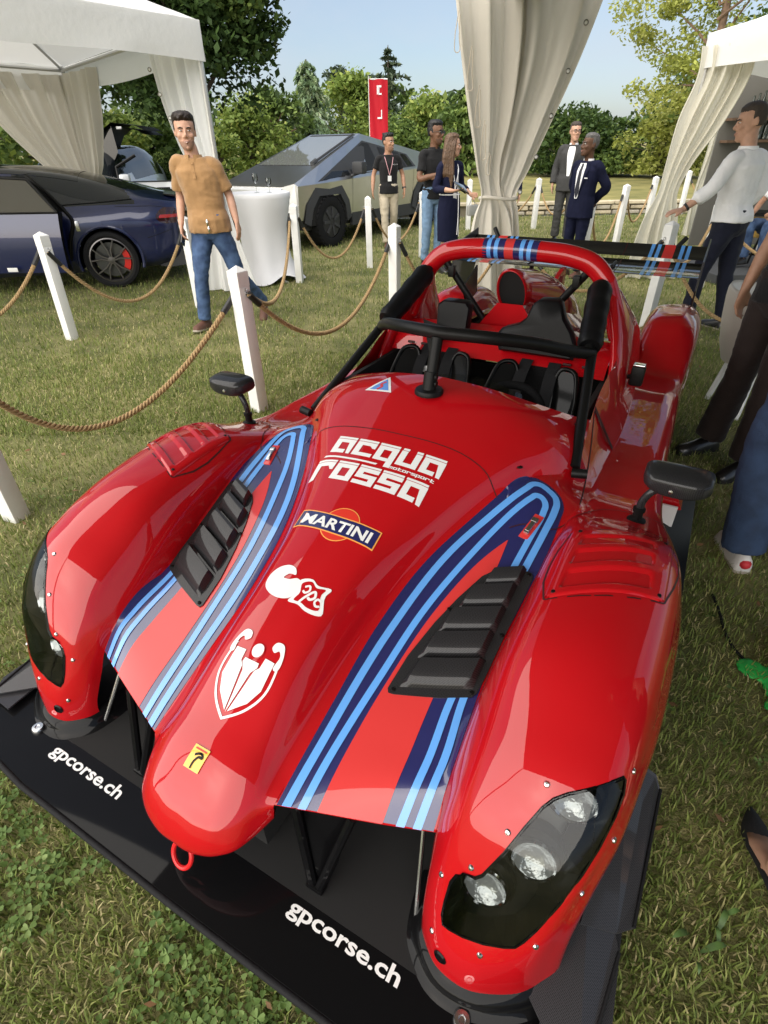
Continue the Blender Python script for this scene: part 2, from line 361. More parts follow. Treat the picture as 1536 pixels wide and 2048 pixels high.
def tree(loc, H_, hw, c0, kind, label, name='broadleaf_tree', n=7000, size=.22, depth=None, lobes=40, trunk=.16, gap=.0, lean=0., sprd=.17, z0f=None, barkm=None, shape=1.0, group=None, cat='tree'):
    """trunk with limbs, and a crown of leaf cards gathered in uneven lobes"""
    t = thing(name, label, cat, loc, 0, group)
    dep = depth or hw; zc0 = H_*c0; g = Geo()
    P = limb(g, (0, 0, -.1), (lean, 0, H_*.86), trunk, trunk*.18, .05, 8, 8)
    L = []
    for i in range(lobes):
        u = RNG.random(); v = u**.8; z = zc0+(H_-zc0)*v
        rr = (math.sin(math.pi*min(1, (v*.86+.10)**shape)))**.7
        a = RNG.random()*2*math.pi; q = RNG.random()**.45
        L.append((lean*v+math.cos(a)*q*hw*rr*.85, math.sin(a)*q*dep*rr*.85, z-.04*H_*q))
    L = np.array(L)
    for i in range(min(26, lobes)):
        z = min(max(.25*H_, L[i][2]*.72), H_*.8); limb(g, (lean*z/H_, 0, z), L[i], trunk*.32*(1-.6*z/H_), trunk*.05, .15, 5, 4)
    g.build('trunk', barkm or M_BARK, t, ang=60)
    wts = .4+RNG.random(lobes); idx = RNG.choice(lobes, n, p=wts/wts.sum())
    sd = sprd*(hw+dep)/2*(.55+.9*RNG.random(lobes))
    d = RNG.normal(size=(n, 3)); d /= np.linalg.norm(d, axis=1)[:, None]; rad = RNG.random(n)**.4
    C = L[idx]+d*rad[:, None]*sd[idx][:, None]*np.array([1.25, 1.25, .85])*1.6
    C = C[C[:, 2] > (z0f if z0f is not None else .15)]; m = len(C); idx = idx[:m]
    V, F = leaf_cards(C, size)
    o = tris_obj('crown', V, F, LM[kind], t); lt = RNG.random(lobes)
    set_tone(o, np.repeat(np.clip(.45*lt[RNG.integers(0, lobes, m)*0+idx]+.55*RNG.random(m), 0, 1), 4))
    return t
def conifer(loc, H_, hw, kind, label, name='spruce', weep=.3, tiers=26, per=9, m=26, size=.34, top=.03, gapy=.25, trunk=.2, c0=.06, cat='tree'):
    t = thing(name, label, cat, loc); g = Geo(); limb(g, (0, 0, -.1), (0, 0, H_), trunk, .02, .01, 8, 8); C, D, T = [], [], []
    for i in range(tiers):
        v = c0+(1-c0)*(i+.3*RNG.random())/tiers; z = H_*v; R_ = hw*((1-v)**.8+top)*(.72+.5*RNG.random())
        for j in range(per):
            if RNG.random() < gapy: continue
            a = 2*math.pi*(j+RNG.random())/per; L = R_*(.35+.85*RNG.random()); tip = Vector((math.cos(a)*L, math.sin(a)*L, z-weep*L*(.5+.6*RNG.random())+.10*L)); tn = RNG.random()
            if i % 2 == 0 and j % 2 == 0: limb(g, (0, 0, z), tip, .05, .012, .04, 4, 4)
            for k in range(m):
                u = RNG.random()**.7; w = RNG.normal()*.11*L; sag = -abs(RNG.normal())*(.16+weep*.35)*u*L*.45
                C.append((math.cos(a)*L*u-math.sin(a)*w, math.sin(a)*L*u+math.cos(a)*w, z+(tip.z-z)*u**1.3+sag+.05*L*math.sin(math.pi*u))); D.append((math.cos(a)*.7, math.sin(a)*.7, -.25-weep)); T.append(tn*.5+.5*RNG.random())
    g.build('trunk', M_BARK, t, ang=60)
    C = np.array(C); V, F = leaf_cards(C, size, .4, .38, np.array(D)); o = tris_obj('crown', V, F, LM[kind], t); set_tone(o, np.repeat(T, 4)); return t
def spot(px, Y, z=None):
    p = dp(px, 400, Y); return (p.x, Y, (.32 if Y > 16.3 else 0) if z is None else z)
def topz(px, py, Y): return dp(px, py, Y).z-(.32 if Y > 16.3 else 0)
def wid(pxw, py, Y): return (dp(768+pxw, py, Y)-dp(768, py, Y)).x
tree(spot(420, 15.5, 0), 9.2, 2.45, .30, 'dark', 'big dark broadleaf tree overhanging the marquee beside the silver pickup', n=52000, size=.165, lobes=130, trunk=.26, sprd=.15, depth=2.6)
tree(spot(185, 17.5), 8.0, 3.7, .28, 'dark', 'dark leafy tree seen through the opening of the white marquee', n=32000, size=.18, lobes=100, trunk=.24, sprd=.15, depth=2.6)
tree(spot(20, 21), 7.5, 3.4, .1, 'mid', 'mid green tree behind the far curtain of the left marquee', n=5000, size=.26, lobes=40)
tree(spot(105, 23), topz(110, 195, 23), 1.5, .1, 'yellow', 'small yellow green tree beyond the opened black car door', n=2500, size=.22, lobes=22)
tree(spot(258, 22), topz(250, 240, 22), 1.3, .08, 'light', 'bright green young tree under the dark branches', n=3600, size=.18, lobes=28)
tree(spot(320, 25), topz(320, 215, 25), 2.2, .04, 'mid', 'dull green thicket behind the man in the brown shirt', n=4500, size=.24, lobes=34)
tree(spot(455, 24), topz(455, 280, 24), 1.2, .05, 'light', 'light green bush behind the bonnet of the steel pickup', n=2600, size=.17, lobes=22)
tree(spot(510, 27), topz(510, 205, 27), 1.7, .06, 'light', 'yellow green tall bush left of the drooping cedar', n=4200, size=.2, lobes=34)
tree(spot(560, 30), topz(560, 180, 30), 2.2, .2, 'mid', 'loose green tree with a visible pale trunk left of the cedar', n=3800, size=.24, lobes=34, trunk=.22, barkm=M_BARKP)
conifer(spot(632, 31), topz(632, 118, 31), 2.9, 'blue', 'tall drooping blue green cedar above the pickup roof', 'cedar', .75, 22, 7, 46, .30, .06, .2)
tree(spot(690, 40), topz(685, 138, 40), 1.6, .3, 'spruce', 'dark small pine top between cedar and round tree', 'pine', n=2200, size=.26, lobes=20)
tree(spot(713, 34), topz(713, 155, 34), 2.7, .05, 'light', 'rounded light green tree left of the red flag', n=6500, size=.25, lobes=48, sprd=.15)
conifer(spot(778, 41), topz(772, 90, 41), 3.3, 'spruce', 'tall dark spruce rising behind the red flag', 'spruce', .15, 19, 6, 34, .36, .03, .35)
tree(spot(848, 34), topz(848, 190, 34), 1.9, .05, 'light', 'pale green tree right of the red flag', n=5200, size=.24, lobes=40)
tree(spot(800, 30), topz(800, 245, 30), 1.5, .05, 'mid', 'low mid green tree directly below the spruce', n=3200, size=.22, lobes=26)
conifer(spot(925, 32), topz(925, 175, 32), 3.0, 'mid', 'layered green cedar behind the cream curtain', 'cedar', .06, 17, 9, 34, .36, .25, .1)
tree(spot(1010, 33), topz(1010, 215, 33), 2.4, .05, 'dark', 'green tree hidden by the middle of the cream curtain', n=3000, size=.26, lobes=28)
tree(spot(1120, 30), topz(1120, 225, 30), 2.5, .03, 'dark', 'dense rounded green tree behind the two men in suits', n=9000, size=.22, lobes=60, sprd=.14)
tree(spot(1210, 29), topz(1210, 305, 29), 2.2, .02, 'mid', 'low green bush between the suited men and the right marquee', n=6000, size=.2, lobes=44, sprd=.15)
tree(spot(1300, 27), topz(1300, 235, 27), 1.9, .03, 'yellow', 'yellowish bushy tree against the curtain of the right marquee', n=6000, size=.2, lobes=40, sprd=.15)
tree(spot(1345, 23), 11.2, 3.3, .10, 'yellow', 'tall airy sunlit tree with yellow green clusters and open gaps', n=30000, size=.14, lobes=130, trunk=.2, sprd=.11, barkm=M_BARKP, shape=.9)
tree(spot(1452, 33), 15., 3.0, .50, 'mid', 'tall thin bare-trunked pine at the edge above the right marquee', 'pine', n=2600, size=.22, lobes=26, trunk=.2, sprd=.12, barkm=M_BARKP)
tree(spot(1440, 26), 5.0, 3.0, .03, 'mid', 'green shrubs seen below the right marquee curtain', n=4000, size=.22, lobes=34)
# clipped ball hedge
b = thing('ball_hedge', 'clipped dark green dome shaped hedge behind the man in the brown shirt', 'hedge', spot(346, 17.2))
n = 9000; d = RNG.normal(size=(n, 3)); d /= np.linalg.norm(d, axis=1)[:, None]; C = d*np.array([.44, .44, .62])*(.93+.08*RNG.random(n))[:, None]+np.array([0, 0, .62]); C = C[C[:, 2] > .02]
V, F = leaf_cards(C, .055, .2, .7); o = tris_obj('foliage', V, F, LM['mid'], b); set_tone(o, np.repeat(np.clip(RNG.normal(.45, .25, len(C)), 0, 1), 4))
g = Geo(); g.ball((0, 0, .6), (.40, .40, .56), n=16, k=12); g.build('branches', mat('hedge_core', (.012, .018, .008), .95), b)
# far wood closing the view
n = 16000; x = RNG.uniform(-46, 46, n); top = 3.6+1.2*np.sin(x*.35)+.8*np.sin(x*.9+1); z = .3+RNG.random(n)**.8*top
C = np.stack([x, 46+RNG.random(n)*3, z], 1); V, F = leaf_cards(C, .6); o = tris_obj('far_wood', V, F, LM['dark']); set_tone(o, np.repeat(RNG.random(n), 4)); tag(o, 'dark band of woodland behind the separate trees', 'wood', kind='stuff')
# ================================================================== RED SPORTS PROTOTYPE
YAW, OFF = 0.51404, -0.02905
CAR = thing('race_car', 'open red two-seat track racing car with blue striped nose, wide black splitter and rear wing', 'race car', (OFF, 1.5, 0), -YAW)
M_RED = mat('red_paint', (.41, .0030, .0066), .5, coat=1., coatr=.012, spec=.08)
_nt = M_RED.node_tree; _b = _nt.nodes['Principled BSDF']; _t = _nt.nodes.new('ShaderNodeTexCoord'); _n = _nt.nodes.new('ShaderNodeTexNoise'); _n.inputs['Scale'].default_value = 7; _n.inputs['Detail'].default_value = 2; _bp = _nt.nodes.new('ShaderNodeBump'); _bp.inputs['Strength'].default_value = .12; _bp.inputs['Distance'].default_value = .006
_nt.links.new(_t.outputs['Object'], _n.inputs['Vector']); _nt.links.new(_n.outputs['Fac'], _bp.inputs['Height']); _nt.links.new(_bp.outputs['Normal'], _b.inputs['Coat Normal'])   # slight waviness of hand laid bodywork
M_RED2 = mat('sticker_red', (.55, .036, .034), .5, coat=.8, coatr=.03, spec=.1)
M_NAVY = mat('sticker_navy', (.016, .018, .095), .25, coat=.9, coatr=.02)
M_SKYB = mat('sticker_blue', (.11, .34, .78), .3, coat=.8, coatr=.02)
M_WHITE = mat('sticker_white', (.74, .74, .73), .4, coat=.5)
M_ORANGE = mat('sticker_orange', (.85, .36, .08), .35, coat=.5)
M_SEAM = mat('panel_gap', (.035, .002, .002), .6)
M_BLK = mat('gloss_black', (.003, .003, .0035), .5, coat=.26, coatr=.03, spec=.05)
M_SATIN = mat('satin_black', (.006, .006, .006), .42, bump=.05, bscale=300, spec=.18)
M_PAD = mat('black_pad', (.005, .005, .0055), .42, bump=.06, bscale=30, spec=.16)
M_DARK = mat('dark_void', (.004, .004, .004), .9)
M_RUB = mat('tyre_rubber', (.010, .010, .011), .75, bump=.2, bscale=80, spec=.2)
M_STEEL = mat('bright_steel', (.6, .6, .6), .25, metal=1.)
M_CLOTHB = mat('belt_webbing', (.012, .012, .013), .8, bump=.3, bscale=400, spec=.15)
def carbon(name, scale, base=(.012, .012, .013), ang=45.):
    m = mat(name, base, .4, coat=.45, coatr=.05, spec=.1); nt = m.node_tree; b = nt.nodes['Principled BSDF']
    t = nt.nodes.new('ShaderNodeTexCoord'); mp_ = nt.nodes.new('ShaderNodeMapping'); mp_.inputs['Rotation'].default_value = (0, 0, R(ang))
    w = nt.nodes.new('ShaderNodeTexWave'); w.wave_type = 'BANDS'; w.inputs['Scale'].default_value = scale; w.inputs['Distortion'].default_value = 0
    ck = nt.nodes.new('ShaderNodeTexChecker'); ck.inputs['Scale'].default_value = scale*2.6
    mxx = nt.nodes.new('ShaderNodeMix'); mxx.data_type = 'RGBA'; mxx.inputs['A'].default_value = (*[v*.35 for v in base], 1); mxx.inputs['B'].default_value = (*[v*2.2 for v in base], 1)
    mul = nt.nodes.new('ShaderNodeMath'); mul.operation = 'MULTIPLY_ADD'; mul.inputs[1].default_value = .35
    nt.links.new(t.outputs['Object'], mp_.inputs['Vector']); nt.links.new(mp_.outputs['Vector'], w.inputs['Vector']); nt.links.new(t.outputs['Object'], ck.inputs['Vector'])
    nt.links.new(ck.outputs['Fac'], mul.inputs[0]); nt.links.new(w.outputs['Fac'], mul.inputs[2])
    nt.links.new(mul.outputs[0], mxx.inputs['Factor']); nt.links.new(mxx.outputs['Result'], b.inputs['Base Color'])
    return m
M_CARB = carbon('carbon_fibre', 95)
M_CARB2 = carbon('matt_carbon_sheet', 115, (.022, .022, .024), 20)
M_CARB2.node_tree.nodes['Principled BSDF'].inputs['Roughness'].default_value = .4

# ---- body control nets (x lateral, y rearwards, z up), right half; mirrored afterwards
NOSE = [
 [(0,-.984,.205),(.050,-.982,.205),(.100,-.957,.205),(.130,-.905,.205),(.146,-.855,.205),(.155,-.80,.205)],
 [(0,-.994,.245),(.058,-.991,.245),(.118,-.970,.245),(.154,-.938,.245),(.176,-.885,.248),(.190,-.842,.255)],
 [(0,-.962,.312),(.060,-.960,.311),(.114,-.946,.308),(.153,-.915,.302),(.178,-.872,.298),(.196,-.842,.295)],
 [(0,-.884,.381),(.062,-.883,.379),(.114,-.874,.370),(.152,-.859,.350),(.178,-.847,.330),(.199,-.840,.320)],
 [(0,-.774,.435),(.06,-.774,.432),(.115,-.774,.416),(.150,-.774,.386),(.176,-.774,.357),(.202,-.774,.347)],
 [(0,-.621,.521),(.06,-.621,.518),(.115,-.621,.500),(.150,-.621,.458),(.178,-.621,.416),(.206,-.621,.402)],
 [(0,-.42,.598),(.07,-.42,.595),(.125,-.42,.576),(.162,-.42,.530),(.190,-.42,.484),(.220,-.42,.468)],
 [(0,-.22,.662),(.08,-.22,.659),(.145,-.22,.641),(.188,-.22,.598),(.220,-.22,.551),(.250,-.22,.536)],
 [(0,.024,.739),(.10,.024,.736),(.200,.024,.720),(.258,.024,.684),(.292,.024,.640),(.318,.024,.620)],
 [(0,.25,.815),(.14,.25,.811),(.285,.25,.792),(.362,.25,.762),(.400,.25,.722),(.42,.25,.698)],
 [(0,.41,.866),(.18,.41,.859),(.335,.42,.832),(.435,.42,.790),(.495,.42,.735),(.53,.42,.682)],
 [(0,.52,.882),(.18,.525,.868),(.325,.56,.832),(.420,.61,.795),(.480,.66,.765),(.525,.70,.745)],
]
CHAN = [
 [(.199,-.840,.320),(.32,-.800,.322),(.44,-.760,.323),(.558,-.717,.325)],
 [(.202,-.774,.347),(.32,-.735,.359),(.44,-.700,.370),(.552,-.665,.382)],
 [(.206,-.621,.402),(.32,-.610,.404),(.43,-.605,.405),(.545,-.600,.410)],
 [(.220,-.42,.468),(.32,-.42,.466),(.43,-.42,.463),(.540,-.42,.466)],
 [(.250,-.22,.536),(.34,-.22,.534),(.45,-.22,.534),(.558,-.22,.538)],
 [(.318,.024,.620),(.39,.024,.617),(.48,.024,.616),(.572,.024,.622)],
 [(.42,.25,.698),(.475,.25,.690),(.535,.25,.672),(.598,.25,.648)],
 [(.53,.42,.682),(.555,.42,.655),(.582,.42,.629),(.606,.42,.613)],
 [(.525,.70,.745),(.552,.69,.695),(.58,.66,.645),(.612,.62,.607)],
 [(.520,.85,.80),(.553,.85,.720),(.586,.85,.645),(.622,.85,.604)],
 [(.530,1.02,.855),(.562,1.02,.755),(.592,1.02,.66),(.622,1.02,.604)],
 [(.535,1.25,.875),(.565,1.25,.77),(.590,1.25,.67),(.615,1.25,.604)],
 [(.53,1.50,.845),(.555,1.50,.75),(.578,1.50,.665),(.598,1.50,.604)],
 [(.49,1.85,.765),(.52,1.85,.70),(.545,1.85,.645),(.565,1.85,.610)],
 [(.45,2.15,.70),(.475,2.15,.675),(.495,2.15,.66),(.515,2.15,.66)],
 [(.43,2.55,.62),(.45,2.55,.62),(.47,2.55,.62),(.50,2.55,.64)],
 [(.42,2.80,.55),(.44,2.80,.55),(.46,2.80,.55),(.49,2.80,.55)],
]
FEND = [
 [(.572,-.80,.100),(.583,-.828,.100),(.606,-.853,.100),(.645,-.878,.100),(.720,-.880,.100),(.800,-.842,.100),(.855,-.785,.100),(.872,-.74,.100)],
 [(.570,-.795,.15),(.580,-.818,.165),(.604,-.842,.185),(.645,-.862,.205),(.725,-.864,.215),(.800,-.832,.23),(.852,-.775,.24),(.874,-.72,.20)],
 [(.566,-.775,.20),(.576,-.790,.25),(.602,-.800,.30),(.650,-.812,.315),(.735,-.816,.330),(.812,-.800,.345),(.862,-.742,.36),(.880,-.69,.26)],
 [(.562,-.745,.26),(.572,-.752,.32),(.600,-.760,.385),(.656,-.772,.412),(.745,-.774,.432),(.830,-.760,.440),(.878,-.69,.445),(.890,-.66,.30)],
 [(.558,-.717,.320),(.570,-.710,.39),(.602,-.705,.46),(.662,-.712,.502),(.755,-.716,.525),(.846,-.700,.520),(.893,-.64,.490),(.898,-.62,.34)],
 [(.552,-.665,.382),(.568,-.650,.44),(.603,-.640,.515),(.668,-.642,.566),(.765,-.646,.592),(.858,-.632,.575),(.904,-.575,.51),(.908,-.56,.36)],
 [(.545,-.600,.410),(.564,-.560,.490),(.603,-.548,.570),(.672,-.548,.620),(.775,-.548,.642),(.868,-.540,.614),(.914,-.49,.53),(.918,-.48,.38)],
 [(.540,-.42,.466),(.562,-.42,.560),(.602,-.42,.640),(.675,-.42,.682),(.785,-.42,.690),(.876,-.42,.650),(.923,-.40,.55),(.927,-.40,.42)],
 [(.558,-.22,.538),(.574,-.22,.622),(.612,-.22,.686),(.685,-.22,.716),(.795,-.22,.719),(.885,-.22,.680),(.932,-.22,.57),(.936,-.22,.44)],
 [(.572,.024,.622),(.590,.024,.670),(.628,.024,.704),(.695,.024,.719),(.800,.024,.720),(.888,.024,.685),(.934,.024,.57),(.937,.024,.42)],
 [(.598,.25,.648),(.618,.25,.645),(.648,.25,.643),(.705,.25,.641),(.795,.25,.638),(.868,.25,.618),(.912,.25,.53),(.914,.25,.32)],
 [(.606,.42,.613),(.628,.42,.606),(.655,.42,.603),(.705,.42,.601),(.780,.42,.600),(.832,.42,.586),(.860,.42,.52),(.862,.42,.22)],
 [(.612,.62,.607),(.636,.64,.603),(.66,.66,.602),(.705,.66,.601),(.770,.66,.600),(.812,.66,.588),(.833,.66,.53),(.835,.66,.2)],
 [(.622,.85,.604),(.642,.85,.602),(.665,.85,.601),(.705,.85,.600),(.765,.85,.600),(.802,.85,.588),(.822,.85,.53),(.824,.85,.2)],
 [(.622,1.02,.604),(.642,1.02,.602),(.665,1.02,.601),(.705,1.02,.600),(.760,1.02,.600),(.798,1.02,.588),(.818,1.02,.53),(.82,1.02,.2)],
 [(.615,1.25,.604),(.638,1.25,.602),(.662,1.25,.601),(.700,1.25,.600),(.755,1.25,.600),(.795,1.25,.588),(.815,1.25,.53),(.817,1.25,.2)],
 [(.598,1.50,.604),(.625,1.50,.602),(.655,1.50,.601),(.695,1.50,.600),(.750,1.50,.600),(.790,1.50,.588),(.810,1.50,.53),(.812,1.50,.2)],
 [(.565,1.85,.610),(.592,1.85,.606),(.630,1.85,.604),(.680,1.85,.603),(.740,1.85,.602),(.785,1.85,.590),(.806,1.85,.53),(.81,1.85,.2)],
 [(.535,1.99,.640),(.545,1.97,.67),(.580,1.955,.685),(.665,1.950,.690),(.735,1.955,.685),(.790,1.97,.66),(.810,1.99,.56),(.815,2.0,.4)],
 [(.515,2.15,.66),(.525,2.12,.72),(.565,2.09,.765),(.660,2.075,.785),(.735,2.085,.780),(.795,2.11,.73),(.815,2.14,.60),(.82,2.15,.45)],
 [(.505,2.35,.65),(.520,2.35,.735),(.560,2.35,.785),(.660,2.35,.805),(.735,2.35,.800),(.798,2.35,.745),(.82,2.35,.60),(.823,2.35,.45)],
 [(.50,2.55,.64),(.516,2.58,.705),(.556,2.60,.750),(.660,2.60,.770),(.735,2.60,.765),(.796,2.59,.710),(.818,2.56,.57),(.82,2.55,.45)],
 [(.49,2.80,.55),(.515,2.80,.60),(.556,2.80,.63),(.660,2.80,.64),(.735,2.80,.635),(.790,2.80,.60),(.808,2.80,.50),(.81,2.80,.40)],
 [(.49,2.86,.40),(.515,2.88,.40),(.556,2.89,.40),(.660,2.90,.40),(.735,2.89,.40),(.785,2.88,.40),(.80,2.86,.36),(.80,2.85,.34)],
]
KR = 10
dN, dC, dF = dense(NOSE, KR, 8), dense(CHAN, KR, 8), dense(FEND, KR, 8)
# front lip of the channel: rolled down under
lipr = dC[:1].copy(); lipr[..., 2] -= .022; lipr[..., 1] += .02
dC = np.concatenate([lipr, dC], 0)
HL3 = [(.880,-.570,.582),(.884,-.59,.567),(.879,-.63,.547),(.867,-.681,.516),(.852,-.725,.478),(.83,-.768,.42),(.806,-.80,.351),(.791,-.816,.315),(.779,-.825,.294),(.759,-.832,.284),(.721,-.841,.270),(.68,-.845,.256),(.649,-.844,.247),(.634,-.842,.244),(.626,-.832,.26),(.6245,-.82,.29),(.626,-.797,.34),(.634,-.788,.362),(.650,-.7865,.377),(.672,-.786,.392),(.684,-.780,.405),(.711,-.752,.468),(.733,-.717,.523),(.753,-.684,.56),(.767,-.668,.576),(.788,-.651,.586),(.823,-.627,.595),(.861,-.589,.597),(.874,-.571,.592)]
HD, HE = Vector((0, .6, -.8)), Vector((0, .8, .6))       # the light covers are laid on along HD; HE is the other axis of that view
HLPOLY = [(x, y*.8+z*.6) for x, y, z in HL3]
LAMPS = [(.811,-.669,.567), (.772,-.757,.463), (.699,-.803,.357)]
RIV = [(.749,-.657,.591),(.708,-.729,.5),(.661,-.776,.4),(.606,-.787,.328),(.614,-.847,.198),(.721,-.854,.246),(.813,-.809,.308),(.861,-.728,.421),(.89,-.644,.496),(.891,-.542,.579)]
def inpoly(x, y, P):
    c = False; n = len(P); j = n-1
    for i in range(n):
        if (P[i][1] > y) != (P[j][1] > y) and x < (P[j][0]-P[i][0])*(y-P[i][1])/(P[j][1]-P[i][1])+P[i][0]: c = not c
        j = i
    return c
def patch_geo(g, A, flip=False):
    r, c = A.shape[:2]; g.add(A.reshape(-1, 3), grid_faces(r, c, flip)); return g
FULL = Geo()
for A in (dN, dC, dF): patch_geo(FULL, A)
FULL.mirror()
BV = BVHTree.FromPolygons([Vector(v) for v in FULL.V], FULL.F)
def zat(x, y, off=0., d=Vector((0, 0, -1))):
    h = BV.ray_cast(Vector((x, y, 3)), d)
    if h[0] is None:
        h = BV.find_nearest(Vector((x, y, .5)))
    n = h[1] if h[1].z >= 0 else -h[1]
    return h[0]+n*off
SPLIT = 9*KR+1-4    # row where the removable nose panel ends (the gap behind the lettering)
def body(name, parts, m, parent):
    g = Geo()
    for A in parts: patch_geo(g, A)
    g.mirror()
    o = g.build(name, m, parent, ang=180)
    bm = bmesh.new(); bm.from_mesh(o.data); bmesh.ops.remove_doubles(bm, verts=bm.verts, dist=.0016); bmesh.ops.recalc_face_normals(bm, faces=bm.faces)
    bm.to_mesh(o.data); bm.free()
    for p in o.data.polygons: p.use_smooth = True
    return o
iH = 11*KR
o = body('front_body', [dN, dC[:8*KR+2], dF[:11*KR+1]], M_RED, CAR)
# headlight apertures: drop the faces under each light cover
bm = bmesh.new(); bm.from_mesh(o.data)
for sg in (1, -1):
    n_ = len(HLPOLY)
    for k in range(n_):
        (x0, w0), (x1, w1) = HLPOLY[k], HLPOLY[(k+1) % n_]; A_, B_ = HE*w0+Vector((sg*x0, 0, 0)), HE*w1+Vector((sg*x1, 0, 0)); nn_ = (B_-A_).cross(HD).normalized(); L_ = (B_-A_).length; td = (B_-A_)/L_
        fs = []
        for f in bm.faces:
            c = f.calc_center_median()
            if c.y < -.5 and c.x*sg > .55 and c.z > .15 and f.normal.dot(HD) < -.05:
                r_ = c-A_; 
                if abs(r_.dot(nn_)) < .02 and -.012 < r_.dot(td) < L_+.012: fs.append(f)
        es = {e for f in fs for e in f.edges}; vs = {v for f in fs for v in f.verts}
        if fs: bmesh.ops.bisect_plane(bm, geom=fs+list(es)+list(vs), plane_co=A_, plane_no=nn_, dist=2e-5)
bm.normal_update()
kill = [f for f in bm.faces if (lambda c: c.y < -.5 and c.z > .15 and f.normal.dot(HD) < .1 and inpoly(abs(c.x), c.dot(HE), HLPOLY))(f.calc_center_median())]
bmesh.ops.delete(bm, geom=kill, context='FACES'); bm.to_mesh(o.data); bm.free()
for p_ in o.data.polygons: p_.use_smooth = True
def hat(x, w, off=0.):
    h = BV.ray_cast(HE*w+Vector((x, 0, 0))-HD*3, HD)
    if h[0] is None: h = BV.find_nearest(HE*w+Vector((x, 0, 0)))
    n = h[1] if h[1].dot(HD) < 0 else -h[1]
    return h[0]+n*off
body('side_body', [dC[8*KR+1:], dF[11*KR:]], M_RED, CAR)

# ---- flat stickers laid on the skin
def decal(name, polys, m, off=.0012, parent=CAR, cell=.02, surf=zat, mat_extra=None):
    """polys: list of outlines [(x,y)...]; each is cut into cells and dropped on the body"""
    bm = bmesh.new()
    for P in polys:
        try: bm.faces.new([bm.verts.new((x, y, 0)) for x, y in P])
        except ValueError: pass
    return drop(bm, name, m, off, parent, cell, surf)
def drop(bm, name, m, off, parent, cell, surf=zat):
    xs = [v.co.x for v in bm.verts]; ys = [v.co.y for v in bm.verts]
    for ax, a, b in ((0, min(xs), max(xs)), (1, min(ys), max(ys))):
        k = max(1, int((b-a)/cell))
        for i in range(1, k):
            co = Vector((0, 0, 0)); co[ax] = a+(b-a)*i/k; no = Vector((0, 0, 0)); no[ax] = 1
            bmesh.ops.bisect_plane(bm, geom=list(bm.verts)+list(bm.edges)+list(bm.faces), plane_co=co, plane_no=no, dist=1e-6)
    bmesh.ops.triangulate(bm, faces=[f for f in bm.faces if len(f.verts) > 4])
    for v in bm.verts: v.co = surf(v.co.x, v.co.y, off)
    bmesh.ops.recalc_face_normals(bm, faces=bm.faces)
    for f in bm.faces:
        f.smooth = True
        if f.normal.z < 0: f.normal_flip()
    me = bpy.data.meshes.new(name); bm.to_mesh(me); bm.free(); me.materials.append(m)
    return link(bpy.data.objects.new(name, me), parent)
def ribbon(name, Lf, Rt, m, off, parent=CAR, n=4, k=10, surf=zat):
    L_, R_ = spline(Lf, k), spline(Rt, k); k2 = len(L_); g = Geo()
    V = [surf(*(L_[i]+(R_[i]-L_[i])*j/n), off) for i in range(k2) for j in range(n+1)]
    return g.add(V, grid_faces(k2, n+1)).build(name, m, parent, ang=180)
def path_ribbon(name, P, w, m, off, parent=CAR, k=8, n=2, surf=zat, front=False):
    P = spline(P, k); T = np.gradient(P, axis=0); T /= np.linalg.norm(T, axis=1)[:, None]+1e-9
    N = np.stack([-T[:, 1], T[:, 0]], 1)*w/2
    if front:
        e = np.array([1 if P[0][0] > 0 else -1, .343]); e /= np.linalg.norm(e); nh = N[0]/np.linalg.norm(N[0]); e = e*(w/2)/(e @ nh)
        for i in range(4): N[i] = e*(1-i/4)+N[i]*(i/4)
    g = Geo(); V = [surf(*(P[i]+N[i]*(2*j/n-1)), off) for i in range(len(P)) for j in range(n+1)]
    return g.add(V, grid_faces(len(P), n+1)).build(name, m, parent, ang=180)
def ye(x): return float(np.interp(x, [.199, .32, .44, .558], [-.840, -.80, -.76, -.717]))+.0012
for s in (1, -1):
    def S(P): return [(s*x, y) for x, y in P]
    # navy field, its light blue lines and the pale red centre, from the front edge of the channel to the rounded top
    ribbon('stripe_field', S([(.204,ye(.204)),(.207,-.62),(.213,-.376),(.248,-.155),(.31,.024),(.365,.15),(.405,.238),(.425,.262),(.45,.274)]),
           S([(.553,ye(.553)),(.549,-.58),(.537,-.40),(.556,-.16),(.57,.003),(.567,.15),(.563,.20),(.540,.240),(.49,.266)]), M_NAVY, .0010, n=24)
    ribbon('red_centre', S([(.298,ye(.298)),(.299,-.694),(.309,-.513),(.346,-.249),(.405,-.063),(.446,.016)]), S([(.444,ye(.444)),(.443,-.631),(.438,-.49),(.442,-.25),(.452,-.10),(.449,.018)]), M_RED2, .0020, n=12)
    lb1 = [(.227,ye(.227)),(.232,-.728),(.252,-.363),(.305,-.08),(.408,.155),(.438,.212),(.450,.236),(.468,.245),(.500,.238),(.528,.222),(.539,.200),(.542,.17),(.539,.085),(.527,-.075)]
    lb2 = [(.263,ye(.263)),(.268,-.712),(.289,-.482),(.311,-.29),(.362,-.08),(.438,.135),(.462,.180),(.472,.196),(.485,.199),(.502,.190),(.511,.174),(.513,.15),(.506,.045),(.496,-.083)]
    path_ribbon('blue_stripe', S(lb1), .021, M_SKYB, .0032, front=True); path_ribbon('blue_stripe', S(lb2), .019, M_SKYB, .0032, front=True)
    path_ribbon('blue_stripe', S([(.482,ye(.482)),(.4885,-.615),(.481,-.47),(.484,-.40)]), .018, M_SKYB, .0032, front=True); path_ribbon('blue_stripe', S([(.518,ye(.518)),(.5225,-.597),(.5085,-.455),(.508,-.38)]), .018, M_SKYB, .0032, front=True)
